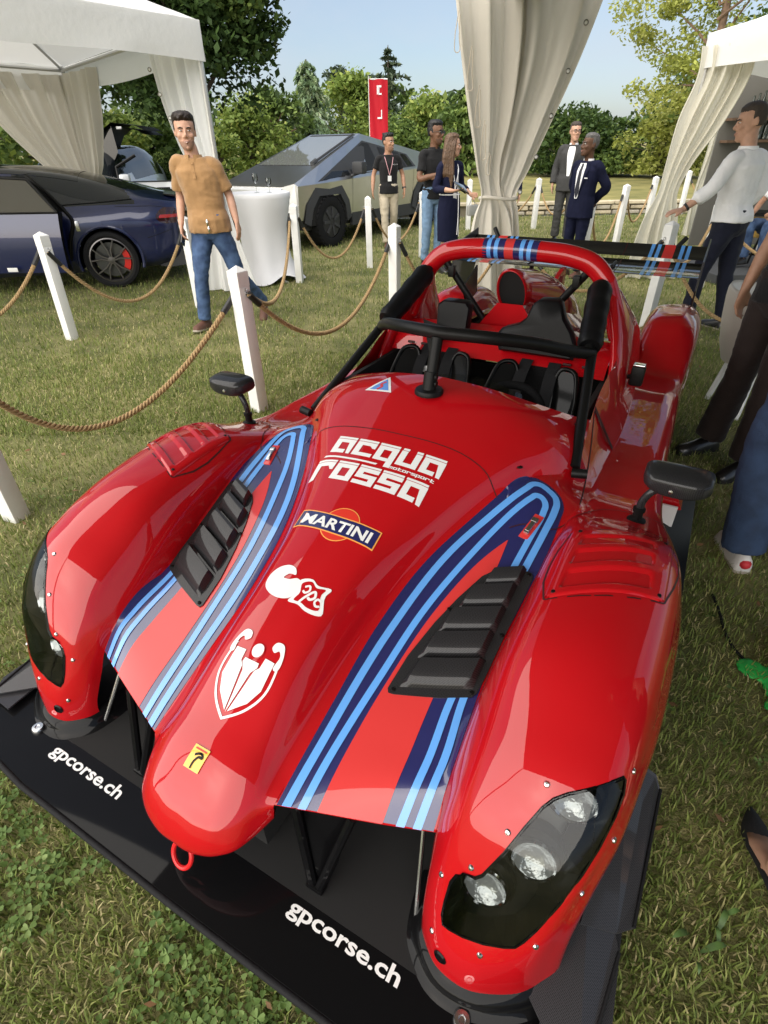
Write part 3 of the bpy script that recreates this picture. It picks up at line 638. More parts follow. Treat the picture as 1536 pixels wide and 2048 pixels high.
# ---- lettering on the hump: block letters on a 7 x 9 style grid drawn as strokes
def blocks(word, x0, x1, y0, y1, lift=None):
    """heavy square lower-case letters as lists of rectangles / quads in a unit cell (u right, v up)"""
    t, q = .30, .24
    G = {
     'a': [(0, 1, 1-q, 1), (1-t, 1, 0, 1-q), (0, 1-t, 0, q*1.1), (0, t, q*1.1, .55), (t, 1-t, .36, .0)][:4]+[(t*.0, t, .5, 1-q)],
     'c': [(0, 1, 1-q, 1), (0, t, 0, 1-q), (t, 1, 0, q), (1-t, 1, q*2.55, 1-q)],
     'q': [(0, 1, 1-q, 1), (0, t, 0, 1-q), (t, 1-t, 0, q*.9), (1-t, 1, -.36, 1-q)],
     'u': [(0, t, 0, 1), (1-t, 1, 0, 1), (t, 1-t, 0, q)],
     'r': [(0, 1, 1-q, 1), (0, t, 0, 1-q), (1-t, 1, .55, 1-q)],
     'o': [(0, 1, 1-q, 1), (0, 1, 0, q), (0, t, q, 1-q), (1-t, 1, q, 1-q)],
     's': [(0, 1, 1-q, 1), (0, t, .38, 1-q), (t, 1, .38, .38+q), (1-t, 1, q, .38), (0, 1-t, 0, q*.95), (1-t, 1, 0, q)],
     'm': [(0, 1, .76, 1), (0, .24, 0, .76), (.38, .62, 0, .76), (.76, 1, 0, .76)],
     't': [(.1, .45, 0, 1.25), (.45, .9, .72, .95), (.45, 1, 0, .25)],
     'p': [(0, 1, 1-q, 1), (0, t, -.35, 1-q), (t, 1, 0, q), (1-t, 1, q, 1-q)],
    }
    n = len(word); w = (x1-x0)/(n+(n-1)*.12)
    for i, ch in enumerate(word):
        a = x0+i*w*1.12; out = []
        for u0, u1, v0, v1 in G[ch]:
            P = [(a+u0*w, y0+v0*(y1-y0)), (a+u1*w, y0+v0*(y1-y0)), (a+u1*w, y0+v1*(y1-y0)), (a+u0*w, y0+v1*(y1-y0))]
            if ch == 'a' and (u0, v0) == (1-t, 0): P[0] = (P[0][0]+w*.12, P[0][1])
            if ch in 'rc' and u0 == 1-t and v1 == 1-q: P[0] = (P[0][0]+w*.16, P[0][1])
            out.append(P)
        decal('letter', out, M_WHITE, .0016)
blocks('acqua', -.207, .198, .058, .1185)
blocks('rossa', -.226, .184, -.053, .0145)
for P_ in [[(-.207+i*.0823, .1205), (-.207+i*.0823+.074, .1205), (-.207+i*.0823+.074, .129), (-.207+i*.0823, .129)] for i in (0, 1, 2, 4)]+[[(.043+d, .1205), (.065+d, .1205), (.065+d, .129), (.043+d, .129)] for d in (0, .049)]: decal('letter_bar', [P_], M_WHITE, .0016)
for P_ in [[(-.226+i*.0833, .0165), (-.226+i*.0833+.075, .0165), (-.226+i*.0833+.075, .0245), (-.226+i*.0833, .0245)] for i in range(5)]: decal('letter_bar', [P_], M_WHITE, .0016)
decal('lettering', [[(-.218, .036), (-.016, .036), (-.012, .043), (-.214, .043)]], M_WHITE, .0016)
blocks('motorsport', .030, .190, .036, .0455)
def font_polys(txt, x, y, h, w=None, name='lettering', m=M_WHITE, off=.0016, bold=.0, shear=0., parent=CAR, surf=zat, ang=0., cell=.02):
    cu_ = bpy.data.curves.new('t', 'FONT'); cu_.body = txt; cu_.size = 1; cu_.offset = bold; cu_.shear = shear; cu_.resolution_u = 3
    to = bpy.data.objects.new('t', cu_); COL.objects.link(to)
    dg = bpy.context.evaluated_depsgraph_get(); me = to.evaluated_get(dg).to_mesh()
    bm = bmesh.new(); bm.from_mesh(me); bpy.data.objects.remove(to); bpy.data.curves.remove(cu_)
    bmesh.ops.remove_doubles(bm, verts=bm.verts, dist=1e-5)
    xs = [v.co.x for v in bm.verts]; ys = [v.co.y for v in bm.verts if True]
    cap = .73; sy = h/cap; sx = (w/(max(xs)-min(xs))) if w else sy; x_0 = min(xs)
    ca, sa = math.cos(ang), math.sin(ang)
    for v in bm.verts:
        a, b = (v.co.x-x_0)*sx, v.co.y*sy; v.co = Vector((x+a*ca-b*sa, y+a*sa+b*ca, 0))
    return drop(bm, name, m, off, parent, cell, surf)
# round-and-bar drinks emblem
def circ(cx, cy, r, n=32): return [(cx+r*math.cos(2*math.pi*i/n), cy+r*math.sin(2*math.pi*i/n)) for i in range(n)]
decal('emblem_ring', [circ(0, -.209, .0605)], M_ORANGE, .0010); decal('emblem_disc', [circ(0, -.209, .0575)], mat('emblem_red', (.62, .03, .015), .3, coat=.8), .0016)
decal('emblem_border', [[(-.149, -.247), (.131, -.247), (.131, -.184), (-.149, -.184)]], M_ORANGE, .0022)
decal('emblem_bar', [[(-.145, -.243), (.127, -.243), (.127, -.188), (-.145, -.188)]], M_NAVY, .0028)
font_polys('MARTINI', -.128, -.2335, .036, .238, off=.0034, bold=.028)
# white boxing-glove mark
def closed(P, k=5): 
    P = np.asarray(P, float); n = len(P); Q = np.vstack([P[-2:], P, P[:2]]); D = spline(Q, k); return [tuple(p) for p in D[2*k:(n+2)*k]]
decal('glove_mark', [closed([(-.098,-.452),(-.104,-.420),(-.088,-.392),(-.058,-.380),(-.034,-.388),(-.026,-.402),(-.046,-.405),(-.056,-.420),(-.040,-.421),(-.014,-.410),(.006,-.418),(.010,-.440),(-.004,-.468),(-.030,-.478),(-.066,-.474)])], M_WHITE, .0016)
decal('glove_mark', [closed([(-.004,-.412),(.030,-.398),(.052,-.408),(.094,-.403),(.088,-.424),(.104,-.474),(.060,-.484),(.030,-.476),(-.002,-.476),(.008,-.446)])], M_WHITE, .0020)
decal('glove_mark', [closed([(.008,-.418),(.032,-.405),(.052,-.416),(.080,-.411),(.076,-.426),(.090,-.467),(.060,-.474),(.034,-.468),(.012,-.468),(.017,-.446)])], M_RED, .0026)
path_ribbon('glove_mark', [(.022,-.425),(.034,-.419),(.040,-.430),(.030,-.440),(.022,-.436)], .006, M_WHITE, .0032); path_ribbon('glove_mark', [(.030,-.470),(.040,-.448),(.058,-.428),(.064,-.442),(.052,-.452),(.046,-.448)], .007, M_WHITE, .0032)
path_ribbon('glove_mark', [(.086,-.444),(.074,-.442),(.070,-.452),(.078,-.460),(.088,-.456)], .006, M_WHITE, .0032)
# white shield with a pillar and a ball
def shield(d): return [(0, -.775+d*1.6), (-.050+d*.7, -.735+d*.5), (-.076+d, -.690), (-.076+d, -.640), (-.068+d, -.610-d), (-.050+d*.3, -.604-d), (.050-d*.3, -.604-d), (.068-d, -.610-d), (.078-d, -.640), (.078-d, -.690), (.054-d*.7, -.735+d*.5)]
for sg in (1, -1): path_ribbon('shield_mark', [(sg*.068+.001, -.614), (sg*.076+.001, -.65), (sg*.075+.001, -.69), (sg*.052+.001, -.733), (.001-sg*.0015, -.775)], .0058, M_WHITE, .0014)
decal('shield_mark', [[(-.003, -.757), (-.042, -.725), (-.062, -.690), (-.060, -.626), (-.030, -.626), (-.028, -.650), (-.018, -.660)], [(.006, -.757), (.046, -.725), (.064, -.690), (.062, -.626), (.034, -.626), (.032, -.650), (.022, -.660)]], M_WHITE, .0024)
decal('shield_mark', [[(.0015, -.760), (-.010, -.668), (-.022, -.652), (-.020, -.642), (.024, -.642), (.026, -.652), (.014, -.668)]], M_WHITE, .0026)
decal('shield_mark', [circ(.003, -.618, .019)], M_RED, .0028); decal('shield_mark', [circ(.003, -.617, .0165)], M_WHITE, .0034)
for s in (-1, 1): decal('shield_mark', [closed([(s*.073,-.640),(s*.074,-.600),(s*.060,-.580),(s*.040,-.584),(s*.036,-.598),(s*.048,-.606),(s*.058,-.598),(s*.066,-.606),(s*.067,-.640)])], M_WHITE, .0028)
# yellow nose badge
M_YEL = mat('badge_yellow', (.75, .42, .02), .35, coat=.8)
bsurf = lambda x, y, off: zat(x, y, off)
decal('nose_badge', [[(-.026,-.889),(.020,-.889),(.024,-.842),(-.022,-.842)]], M_YEL, .003, cell=.008)
path_ribbon('nose_badge', [(-.006,-.887),(-.004,-.872),(.004,-.862),(.014,-.861),(.010,-.856),(-.010,-.861)], .005, M_BLK, .0042)
decal('nose_badge', [[(-.016,-.850),(.018,-.850),(.0185,-.8465),(-.0155,-.8465)]], mat('badge_red', (.5, .03, .01), .4), .0042)
# triangle service sticker on the cowl
decal('warning_triangle', [[(-.248,.368),(-.192,.467),(-.135,.365)]], M_WHITE, .0014); decal('warning_triangle', [[(-.231,.376),(-.192,.447),(-.151,.374)]], mat('triangle_blue', (.10, .25, .62), .4), .0020)
path_ribbon('warning_triangle', [(-.201,.376),(-.190,.397),(-.197,.403),(-.186,.425)], .010, M_RED2, .0026)
# panel gaps
path_ribbon('panel_gap', [(-.43,.115),(-.36,.16),(-.25,.174),(0,.182),(.25,.172),(.36,.145),(.42,.09),(.437,.06)], .0035, M_SEAM, .0008)
for s in (1, -1):
    path_ribbon('panel_gap', [(s*.437,.06),(s*.47,.085),(s*.56,.10),(s*.60,.16),(s*.70,.315),(s*.86,.33)], .0035, M_SEAM, .0026)
    path_ribbon('panel_gap', [(s*.60,.26),(s*.585,.42),(s*.555,.62),(s*.515,.80)], .004, M_SEAM, .0012)
SCR = []
def screw(p, parent):
    if not SCR: 
        o = Geo().lathe([(.0005, .0045), (.005, .004), (.006, 0)], n=10).build('screw', M_SATIN, parent); SCR.append(o.data)
    else: o = link(bpy.data.objects.new('screw', SCR[0]), parent)
    o.location = p
# ---- carbon louvred vents in the channels
def vent(s):
    out = [(s*x, y) for x, y in [(.322,-.505),(.328,-.514),(.343,-.512),(.453,-.474),(.526,-.443),(.534,-.430),(.539,-.38),(.545,-.272),(.555,-.152),(.559,-.090),(.552,-.074),(.540,-.072),(.446,-.099),(.424,-.124),(.387,-.21),(.357,-.30),(.331,-.409)]]
    b = decal('vent_cover', [out], M_CARB, .006, cell=.03)
    lip = Geo()
    V0 = [zat(x, y, .006) for x, y in out]; V1 = [zat(x, y, -.004) for x, y in out]; n = len(out)
    lip.add(V0+V1, [(i, (i+1) % n, n+(i+1) % n, n+i) for i in range(n)]).build('rim', M_CARB, b, ang=60)
    for x0, x1, y0, y1 in [(.349,.521,-.488,-.413),(.357,.516,-.405,-.336),(.374,.520,-.333,-.263),(.399,.524,-.256,-.191),(.435,.531,-.189,-.137)]:
        # a slat: rounded at the front, flat behind, open gap under its rear edge
        g = Geo(); A = []; prof_ = [(1.0, .004), (1.0, .022), (.985, .027), (.8, .028), (.55, .0275), (.36, .025), (.2, .0205), (.09, .014), (.02, .008), (-.02, .004)]
        for u, h in prof_:
            row = []
            for j in range(15):
                v = j/14; xa, xb = x0+.012*u, x1+.004*u; x = xa+(xb-xa)*v; e = min(1, min(v, 1-v)/.07)**.6
                yy = y0+(y1-y0)*u+.38*(x-.35); row.append(zat(s*x, yy, .0062+(h-.004)*e))
            A.append(row)
        g.add([v for r in A for v in r], grid_faces(len(prof_), 15, s > 0)).build('louvre_slat', M_CARB, b, ang=50)
    for x, y in [(.337,-.503),(.522,-.434),(.546,-.082),(.447,-.110),(.378,-.25),(.538,-.27)]:
        screw(zat(s*x, y, .006), b)
vent(1); vent(-1)
# ---- louvred panels on the fender tops
def fpanel(s):
    X0, X1, Y0, Y1 = .622, .878, -.262, .028; n, k = 56, 84
    lv = [(.650, .838, -.232, -.166), (.652, .833, -.143, -.083), (.654, .830, -.062, -.012)]
    def h(x, y):
        e = min((x-X0), (X1-x), (y-Y0), (Y1-y)); z = .005*min(1, max(0, e)/.006)
        for i, (a, b, c, d) in enumerate(lv):
            if a < x < b and c < y < d:
                u = (y-c)/(d-c); ed = min(1, min(x-a, b-x)/.007)*min(1, (y-c)/.006)
                z -= .028*(1-u)*ed
        return z
    V = []
    for i in range(k+1):
        for j in range(n+1):
            x, y = X0+(X1-X0)*j/n, Y0+(Y1-Y0)*i/k
            # rounded corners
            V.append(zat(s*x, y+.46*(x-.65), h(x, y)+.001))
    F = [f for f in grid_faces(k+1, n+1, s < 0) if not (min(f[0] % (n+1), n-1-f[0] % (n+1)) + min(f[0]//(n+1), k-1-f[0]//(n+1)) < 3)]
    o = mesh_obj('louvre_panel', V, F, M_RED, CAR, ang=180)
    for x, y in [(.640,-.250),(.860,-.150),(.645,.010),(.855,.105)]: screw(zat(s*x, y, .004), o)
for s in (1, -1):
    fpanel(s)
    Q = [(x, y+.46*(x-.65)) for x, y in [(.64,-.264),(.86,-.264),(.876,-.26),(.880,-.245),(.880,.012),(.874,.027),(.86,.030),(.64,.030),(.624,.027),(.620,.012),(.620,-.245),(.625,-.260),(.64,-.264)]]
    path_ribbon('panel_gap', [(s*x, y) for x, y in Q], .004, M_SEAM, .0012, k=4)
# ---- headlights: black bowl, three lamps, clear cover with a dark rim, rivets
M_COVER = bpy.data.materials.new('light_cover'); M_COVER.use_nodes = True
nt = M_COVER.node_tree; nt.nodes.clear()
mo = nt.nodes.new('ShaderNodeOutputMaterial'); ms = nt.nodes.new('ShaderNodeMixShader'); mt = nt.nodes.new('ShaderNodeBsdfTransparent'); mg = nt.nodes.new('ShaderNodeBsdfGlossy'); fr = nt.nodes.new('ShaderNodeFresnel')
mt.inputs['Color'].default_value = (.62, .64, .62, 1); mg.inputs['Roughness'].default_value = .02; fr.inputs['IOR'].default_value = 1.5
nt.links.new(fr.outputs['Fac'], ms.inputs['Fac']); nt.links.new(mt.outputs['BSDF'], ms.inputs[1]); nt.links.new(mg.outputs['BSDF'], ms.inputs[2]); nt.links.new(ms.outputs['Shader'], mo.inputs['Surface'])
M_CHROME = mat('lamp_chrome', (.75, .76, .78), .12, metal=1.)
M_GLASSY = mat('lamp_glass', (.55, .57, .60), .08, metal=.6, coat=1., bump=.4, bscale=55)
M_BOWL = mat('lamp_bowl_black', (.006, .006, .006), .35)
def inset(P, d):
    c = np.mean(P, axis=0); out = []
    n = len(P)
    for i in range(n):
        a, b, c2 = np.array(P[i-1]), np.array(P[i]), np.array(P[(i+1) % n])
        t1 = (b-a)/np.linalg.norm(b-a); t2 = (c2-b)/np.linalg.norm(c2-b)
        nn = np.array([-(t1+t2)[1], (t1+t2)[0]]); nn /= np.linalg.norm(nn)+1e-9
        if nn @ (c-b) < 0: nn = -nn
        out.append(tuple(b+nn*d))
    return out
for s in (1, -1):
    poly = [(s*x, y) for x, y in HLPOLY]; ins = inset(poly, .005)
    hl = decal('headlight', [inset(poly, .001)], M_COVER, .0025, cell=.025, surf=hat)
    g = Geo(); n = len(poly)
    for A, B, oa, ob in ((inset(poly, -.001), ins, .0012, .0034),):
        V = [hat(*p, oa) for p in A]+[hat(*p, ob) for p in B]
        g.add(V, [(i, (i+1) % n, n+(i+1) % n, n+i) for i in range(n)])
    g.build('rim', M_BLK, hl)
    # bowl set back behind the skin
    bw = decal('bowl', [inset(poly, -.006)], M_BOWL, -.075, parent=hl, cell=.03, surf=hat)
    g = Geo(); V = [hat(*p, -.0005) for p in inset(poly, -.002)]+[hat(*p, -.078) for p in inset(poly, -.006)]
    g.add(V, [(i, (i+1) % n, n+(i+1) % n, n+i) for i in range(n)]).build('bowl_wall', M_BOWL, hl, smooth=False)
    for x, y, z in LAMPS:
        p = Vector((s*(x-.006), y+.036, z-.024)); d = Vector((s*.10, -.93, .36)).normalized()
        q = d.to_track_quat('Z', 'Y').to_matrix()
        lp = Geo()
        lp.lathe([(.034, -.045), (.046, .004), (.043, .010), (.040, .006)], n=28).xform(Matrix.Translation(p) @ q.to_4x4())
        lo = lp.build('lamp', M_CHROME, hl)
        g = Geo(); g.lathe([(.0005, -.010), (.016, -.012), (.030, -.004), (.040, .006)], n=28)
        g.xform(Matrix.Translation(p) @ q.to_4x4()); g.build('lens', M_GLASSY, hl)
        g = Geo(); g.lathe([(.056, -.055), (.058, -.01), (.050, .0)], n=28).xform(Matrix.Translation(p) @ q.to_4x4()); g.build('shroud', M_BOWL, hl)
    for x, y, z in RIV:
        p, nn, _, _ = BV.find_nearest(Vector((s*x, y, z)))
        if nn.dot(Vector((0, -1, 1))) < 0: nn = -nn
        g = Geo(); g.lathe([(.0005, .0042), (.0045, .0036), (.0065, .0005)], n=12); g.xform(Matrix.Translation(p) @ nn.to_track_quat('Z', 'Y').to_matrix().to_4x4()); g.build('rivet', M_STEEL, CAR)
    p, nn, _, _ = BV.find_nearest(Vector((s*.646, -.868, .165)))
    if nn.y > 0: nn = -nn
    g = Geo(); g.lathe([(.0005, .001), (.011, .001), (.012, .004), (.016, .001)], n=18); g.xform(Matrix.Translation(p) @ nn.to_track_quat('Z', 'Y').to_matrix().to_4x4()); g.build('tow_hole', M_BLK, CAR)
    # bonnet pins and quick latches
    p = zat(s*.497, .085, .001)
    g = Geo(); g.rbox((0, 0, .001), (.030, .10, .006), .0025, 1); g.rbox((0, 0, .010), (.014, .055, .012), .003, 0); g.rbox((0, .02, .012), (.02, .016, .010), .002, 0); g.rbox((0, -.028, .008), (.016, .012, .012), .002, 0)
    g.xform(Matrix.Translation(p) @ Matrix.Rotation(R(19), 4, 'X') @ Matrix.Rotation(s*R(-12), 4, 'Z')).build('latch', [M_STEEL, M_RED2], CAR)
    p = zat(s*.395, .255, 0.); g = Geo(); g.lathe([(.0005, .004), (.008, .004), (.011, .001)], p, 16); g.build('latch_stud', M_SATIN, CAR)
# ---- front splitter
g = Geo()
half = [(0, -1.066), (.60, -1.062), (.80, -1.045), (.93, -.985), (.965, -.90), (.965, -.60), (.93, -.45), (.86, -.45), (.60, -.45), (0, -.45)]
P = half+[(-x, y) for x, y in half[-2:0:-1]]
n = len(P)
V = [(x, y, .052) for x, y in P]+[(x, y, .066) for x, y in P]+[(x*.993, y+(.010 if y < -.9 else 0), .074) for x, y in P]
g.add(V, [tuple(range(n))[::-1]]+[(k*n+i, k*n+(i+1) % n, (k+1)*n+(i+1) % n, (k+1)*n+i) for k in (0, 1) for i in range(n)]+[tuple(range(2*n, 3*n))])
SPL = g.build('splitter', M_BLK, CAR, smooth=False)
g = Geo(); g.tube([(x, y+.002, .068) for x, y in [(-.965, -.60), (-.965, -.90), (-.93, -.985), (-.80, -1.045), (-.60, -1.062), (0, -1.066), (.60, -1.062), (.80, -1.045), (.93, -.985), (.965, -.90), (.965, -.60)]], .0085, 10); g.build('lip_edge', M_RUB, SPL)
ssurf = lambda x, y, off: Vector((x, y, .0745+off))
for x0, x1, y0, w in ((-.614, -.313, -.955, .302), (.278, .578, -.940, .300)):
    font_polys('gpcorse.ch', x0, y0, .036, w, m=M_WHITE, off=.0004, bold=.022, parent=SPL, surf=ssurf, cell=.2)
for s in (1, -1):
    # moulded flange round the foot of each fender
    fb = [(.560, -.70), (.565, -.78), (.58, -.83), (.606, -.858), (.645, -.884), (.72, -.886), (.80, -.848), (.858, -.79), (.885, -.74), (.905, -.66)]
    g = Geo(); c = np.array([.72, -.70]); D = spline(fb, 5); rings = []
    for p in D:
        d = (p-c); d /= np.linalg.norm(d)
        rings.append([(s*(p[0]-d[0]*.02), p[1]-d[1]*.02, .118), (s*(p[0]+d[0]*.004), p[1]+d[1]*.004, .112), (s*(p[0]+d[0]*.012), p[1]+d[1]*.012, .092), (s*(p[0]+d[0]*.022), p[1]+d[1]*.022, .080), (s*(p[0]+d[0]*.034), p[1]+d[1]*.034, .0738)])
    g.loft(rings, closed=False).build('fender_flange', M_BLK, SPL, ang=180)
    g = Geo(); g.lathe([(.0005, .006), (.006, .006), (.008, .009), (.016, .0085), (.019, .004), (.019, -.004)], (s*.722, -.922, .0775), 22); g.build('bolt', M_STEEL, SPL)
    # carbon side plates, angled dive planes
    g = Geo(); g.prism([(s*.86, -.93), (s*.965, -.925), (s*1.0, -.86), (s*.985, -.565), (s*.955, -.54), (s*.88, -.56)], 'z', .090, .096); g.build('side_plate', M_CARB2, CAR, smooth=False)
    g = Geo(); T = [(s*.80, -.80, .112), (s*.955, -.93, .108), (s*.985, -.66, .115), (s*.97, -.625, .118), (s*.90, -.60, .15)]
    T2 = [(s*.895, -.66, .15), (s*.972, -.63, .125), (s*1.005, -.60, .122), (s*1.02, -.235, .13), (s*1.0, -.215, .16), (s*.925, -.22, .20)]
    for Q in (T, T2):
        k = len(Q); g.add(Q+[(x, y, z-.005) for x, y, z in Q], [tuple(range(k)), tuple(range(k, 2*k))[::-1]]+[(i, k+i, k+(i+1) % k, (i+1) % k) for i in range(k)])
    g.build('dive_plane', M_CARB2, CAR, smooth=False)
    g = Geo(); g.tube([(s*.985, -.66, .117), (s*.955, -.93, .110)], .004, 6); g.tube([(s*1.02, -.235, .132), (s*1.005, -.60, .124)], .004, 6); g.build('plate_edge', M_RUB, CAR)
    # support brackets and rods in the mouth
    g = Geo(); g.add([(s*.245, -.800, .318), (s*.375, -.760, .318), (s*.335, -.800, .10), (s*.285, -.855, .082), (s*.335, -.855, .082)], [(0, 1, 2), (0, 2, 4, 3)])
    g.tube([(s*.240, -.815, .318), (s*.300, -.862, .09)], .013, 8); g.tube([(s*.375, -.775, .318), (s*.322, -.862, .09)], .012, 8); g.rbox((s*.311, -.862, .083), (.05, .03, .018), .007)
    g.build('splitter_bracket', M_BLK, CAR)
    g = Geo(); g.tube([(s*.515, -.68, .30), (s*.555, -.80, .082)], .006, 8); g.build('stay_rod', M_STEEL, CAR)
# dark duct behind the mouths, floor and chassis tub
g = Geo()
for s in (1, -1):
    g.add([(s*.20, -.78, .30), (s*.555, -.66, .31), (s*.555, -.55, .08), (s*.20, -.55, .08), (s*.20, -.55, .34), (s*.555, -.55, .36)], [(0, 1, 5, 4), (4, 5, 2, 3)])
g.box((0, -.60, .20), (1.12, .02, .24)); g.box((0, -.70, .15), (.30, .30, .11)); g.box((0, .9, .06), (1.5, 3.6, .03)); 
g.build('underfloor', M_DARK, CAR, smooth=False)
g = Geo(); g.tube([(0+.030*math.cos(a), -.985, .150+.036*math.sin(a)) for a in np.linspace(0, 2*math.pi, 22, endpoint=False)], .006, 8, closed=True)
g.xform(Matrix.Translation((0, -.985, .150)) @ Matrix.Rotation(R(-28), 4, 'X') @ Matrix.Translation((0, .985, -.150))); g.tube([(0, -.90, .19), (0, -.975, .180)], .010, 8)
g.build('tow_ring', mat('ring_red', (.55, .01, .012), .4), CAR)
# ---- wheels
def wheel(x, y, r, w):
    s = 1 if x > 0 else -1
    t = Geo(); t.lathe([(r*.66, -w*.42), (r*.80, -w*.5), (r*.95, -w*.49), (r, -w*.42), (r, w*.42), (r*.95, w*.49), (r*.80, w*.5), (r*.66, w*.42)], n=48, axis='x')
    wo_ = thing0('wheel', (x, y, r), CAR); t.build('tyre', M_RUB, wo_, ang=35)
    g = Geo()
    for i in range(48):
        a = 2*math.pi*i/48
        for k in (-1, 1): g.box((k*w*.24, (r+.001)*math.cos(a+.03*k), (r+.001)*math.sin(a+.03*k)), (w*.36, .014, .010), rot=Matrix.Rotation(a-math.pi/2, 3, 'X') @ Matrix.Rotation(k*.5, 3, 'Z'))
    g.build('tread', M_RUB, wo_, smooth=False)['kind'] = 'stuff'
    g = Geo(); g.lathe([(r*.64, -w*.4), (r*.66, w*.4*s), (r*.60, w*.36*s), (r*.56, w*.2*s), (.03, w*.28*s), (.001, w*.28*s)], n=36, axis='x'); g.build('rim', M_SATIN, wo_)
    return wo_
def thing0(name, loc, parent): 
    o = link(bpy.data.objects.new(name, None), parent); o.location = loc; o.empty_display_size = .1; return o
wheel(.80, -.22, .285, .235); wheel(-.80, -.22, .285, .235); wheel(.68, 2.38, .30, .27); wheel(-.68, 2.38, .30, .27)
# ---- door mirrors on stalks
for s in (1, -1):
    mo_ = Geo(); c = Vector((s*.845, .285, .785))
    base = zat(s*.769, .274, .0)
    rings = []
    prof = [(-.058, .030, .38), (-.052, .040, .75), (-.035, .052, .95), (0, .058, 1.), (.030, .058, 1.), (.040, .056, 1.), (.038, .050, .94)]
    for dy, hz, k in prof:
        ring = []
        for i in range(28):
            a = 2*math.pi*i/28; cx_, sz_ = math.cos(a), math.sin(a)
            X = .092*k*(abs(cx_)**.5)*(1 if cx_ > 0 else -1)*(1. if sz_ > 0 else 1-.25*abs(sz_)); Z = hz*(abs(sz_)**(.4 if sz_ > 0 else .85))*(.9 if sz_ > 0 else -.80)
            ring.append((c.x+X, c.y+dy*1.0, c.z+Z*.78))
        rings.append(ring)
    mo_.loft(rings)
    m_ = mo_.build('mirror', M_CARB, CAR, ang=60)
    g = Geo(); g.add([tuple(np.array(v)*.96+np.array(c)*.04+np.array([0, .004, 0])) for v in rings[-1]], [tuple(range(28))]); g.build('mirror_glass', M_CHROME, m_)
    g = Geo(); g.tube(spline([base, base+Vector((0, 0, .03)), base+Vector((s*.003, 0, .075)), base+Vector((s*.022, .002, .112)), c+Vector((-s*.03, 0, -.025))], 5), .0115, 12); g.build('stalk', M_CARB, m_)
    g = Geo(); g.lathe([(.027, -.004), (.028, .004), (.015, .012), (.014, .034), (.018, .036), (.018, .046), (.011, .05)], base, 18); g.build('stalk_foot', M_SATIN, m_)
    g = Geo(); g.lathe([(.0005, .004), (.006, .003), (.007, 0)], n=12); g.xform(Matrix.Translation(c+Vector((-s*.012, -.058, -.004))) @ Matrix.Rotation(R(90), 4, 'X')); g.build('screw', M_STEEL, m_)
# ---- roll hoop with stripes, fairings, braces, halo bar, pads
M_HOOP = M_RED
hp = spline([(.50, 1.25, .90), (.468, 1.25, .98), (.432, 1.25, 1.06), (.393, 1.252, 1.130), (.335, 1.256, 1.180), (.255, 1.26, 1.203), (.12, 1.263, 1.214), (0, 1.264, 1.216)], 6)
hp = [tuple(p) for p in hp]; hp = hp+[(-x, y, z) for x, y, z in hp[-2::-1]]
g = Geo(); g.tube(hp, .0415, 20); HOOP = g.build('roll_hoop', M_HOOP, CAR, ang=180)
def hoop_band(x0, x1, m):
    pts = [(x0+(x1-x0)*i/4, 1.2638-.02*abs(x0+(x1-x0)*i/4)**2, 1.2158-.12*(x0+(x1-x0)*i/4)**2) for i in range(5)]
    Geo().tube(pts, .0422, 20, cap=False).build('stripe_band', m, HOOP, ang=180)
for a, b, m in [(-.138, -.118, M_NAVY), (-.118, -.100, M_SKYB), (-.100, -.085, M_NAVY), (-.085, -.067, M_SKYB), (-.067, -.038, M_NAVY), (-.038, .002, M_RED2), (.002, .03, M_NAVY), (.03, .048, M_SKYB), (.048, .062, M_NAVY), (.062, .080, M_SKYB), (.080, .108, M_NAVY)]: hoop_band(a, b, m)
for s in (1, -1):
    # fairing between hoop leg and body: widens towards the deck
    rings = []
    for z, xc, y0, y1, w in [(.58, .555, .92, 1.80, .045), (.72, .545, .98, 1.74, .043), (.86, .523, 1.06, 1.66, .040), (.93, .500, 1.12, 1.56, .038), (1.0, .470, 1.17, 1.46, .036), (1.07, .437, 1.205, 1.36, .034), (1.125, .402, 1.225, 1.30, .030)]:
        ring = []
        for i in range(20):
            a = 2*math.pi*i/20; ring.append((s*(xc+w*math.cos(a)), (y0+y1)/2+(y1-y0)/2*math.copysign(abs(math.sin(a))**.8, math.sin(a)), z))
        rings.append(ring)
    Geo().loft(rings).build('hoop_fairing', M_RED, CAR, ang=180)
    g = Geo(); g.tube([(s*.325, 1.262, 1.150), (s*.13, 1.30, .895)], .0165, 12); g.rbox((s*.285, 1.245, 1.11), (.03, .03, .05), .006); g.build('brace', M_SATIN, CAR)
    g = Geo(); a, b = Vector((s*.441, .90, .953)), Vector((s*.393, 1.205, 1.108)); d = (b-a)
    g.tube([a-d*.12, b+d*.22], .0195, 14); g.build('side_tube', M_SATIN, CAR)
    P = [a+d*t for t in np.linspace(-.02, .98, 14)]; rr = [.047+.002*math.sin(i*1.7) for i in range(14)]; rr[0] = .040; rr[-1] = .040
    g = Geo(); g.tube(P, rr, 22); g.build('bar_pad', M_PAD, CAR, ang=60)
    g = Geo(); hl_ = Vector((s*.456, .878, .929)); ft = Vector((s*.541, .419, .676))
    g.tube([hl_+Vector((0, .012, .006)), ft-(ft-hl_)*.02], .0185, 14); g.build('front_stay', M_SATIN, CAR)
    g = Geo(); g.tube([ft-Vector((s*.004, .02, 0)), ft+Vector((s*.046, -.012, .004))], .0165, 14); g.lathe([(.0005, .004), (.008, .003), (.010, 0)], n=10); g.build('stay_foot', M_SATIN, CAR)
hb = spline([(.458, .885, .931), (.41, .80, .955), (.30, .645, 1.012), (.17, .520, 1.048), (0, .462, 1.060)], 6); hb = [tuple(p) for p in hb]; hb += [(-x, y, z) for x, y, z in hb[-2::-1]]
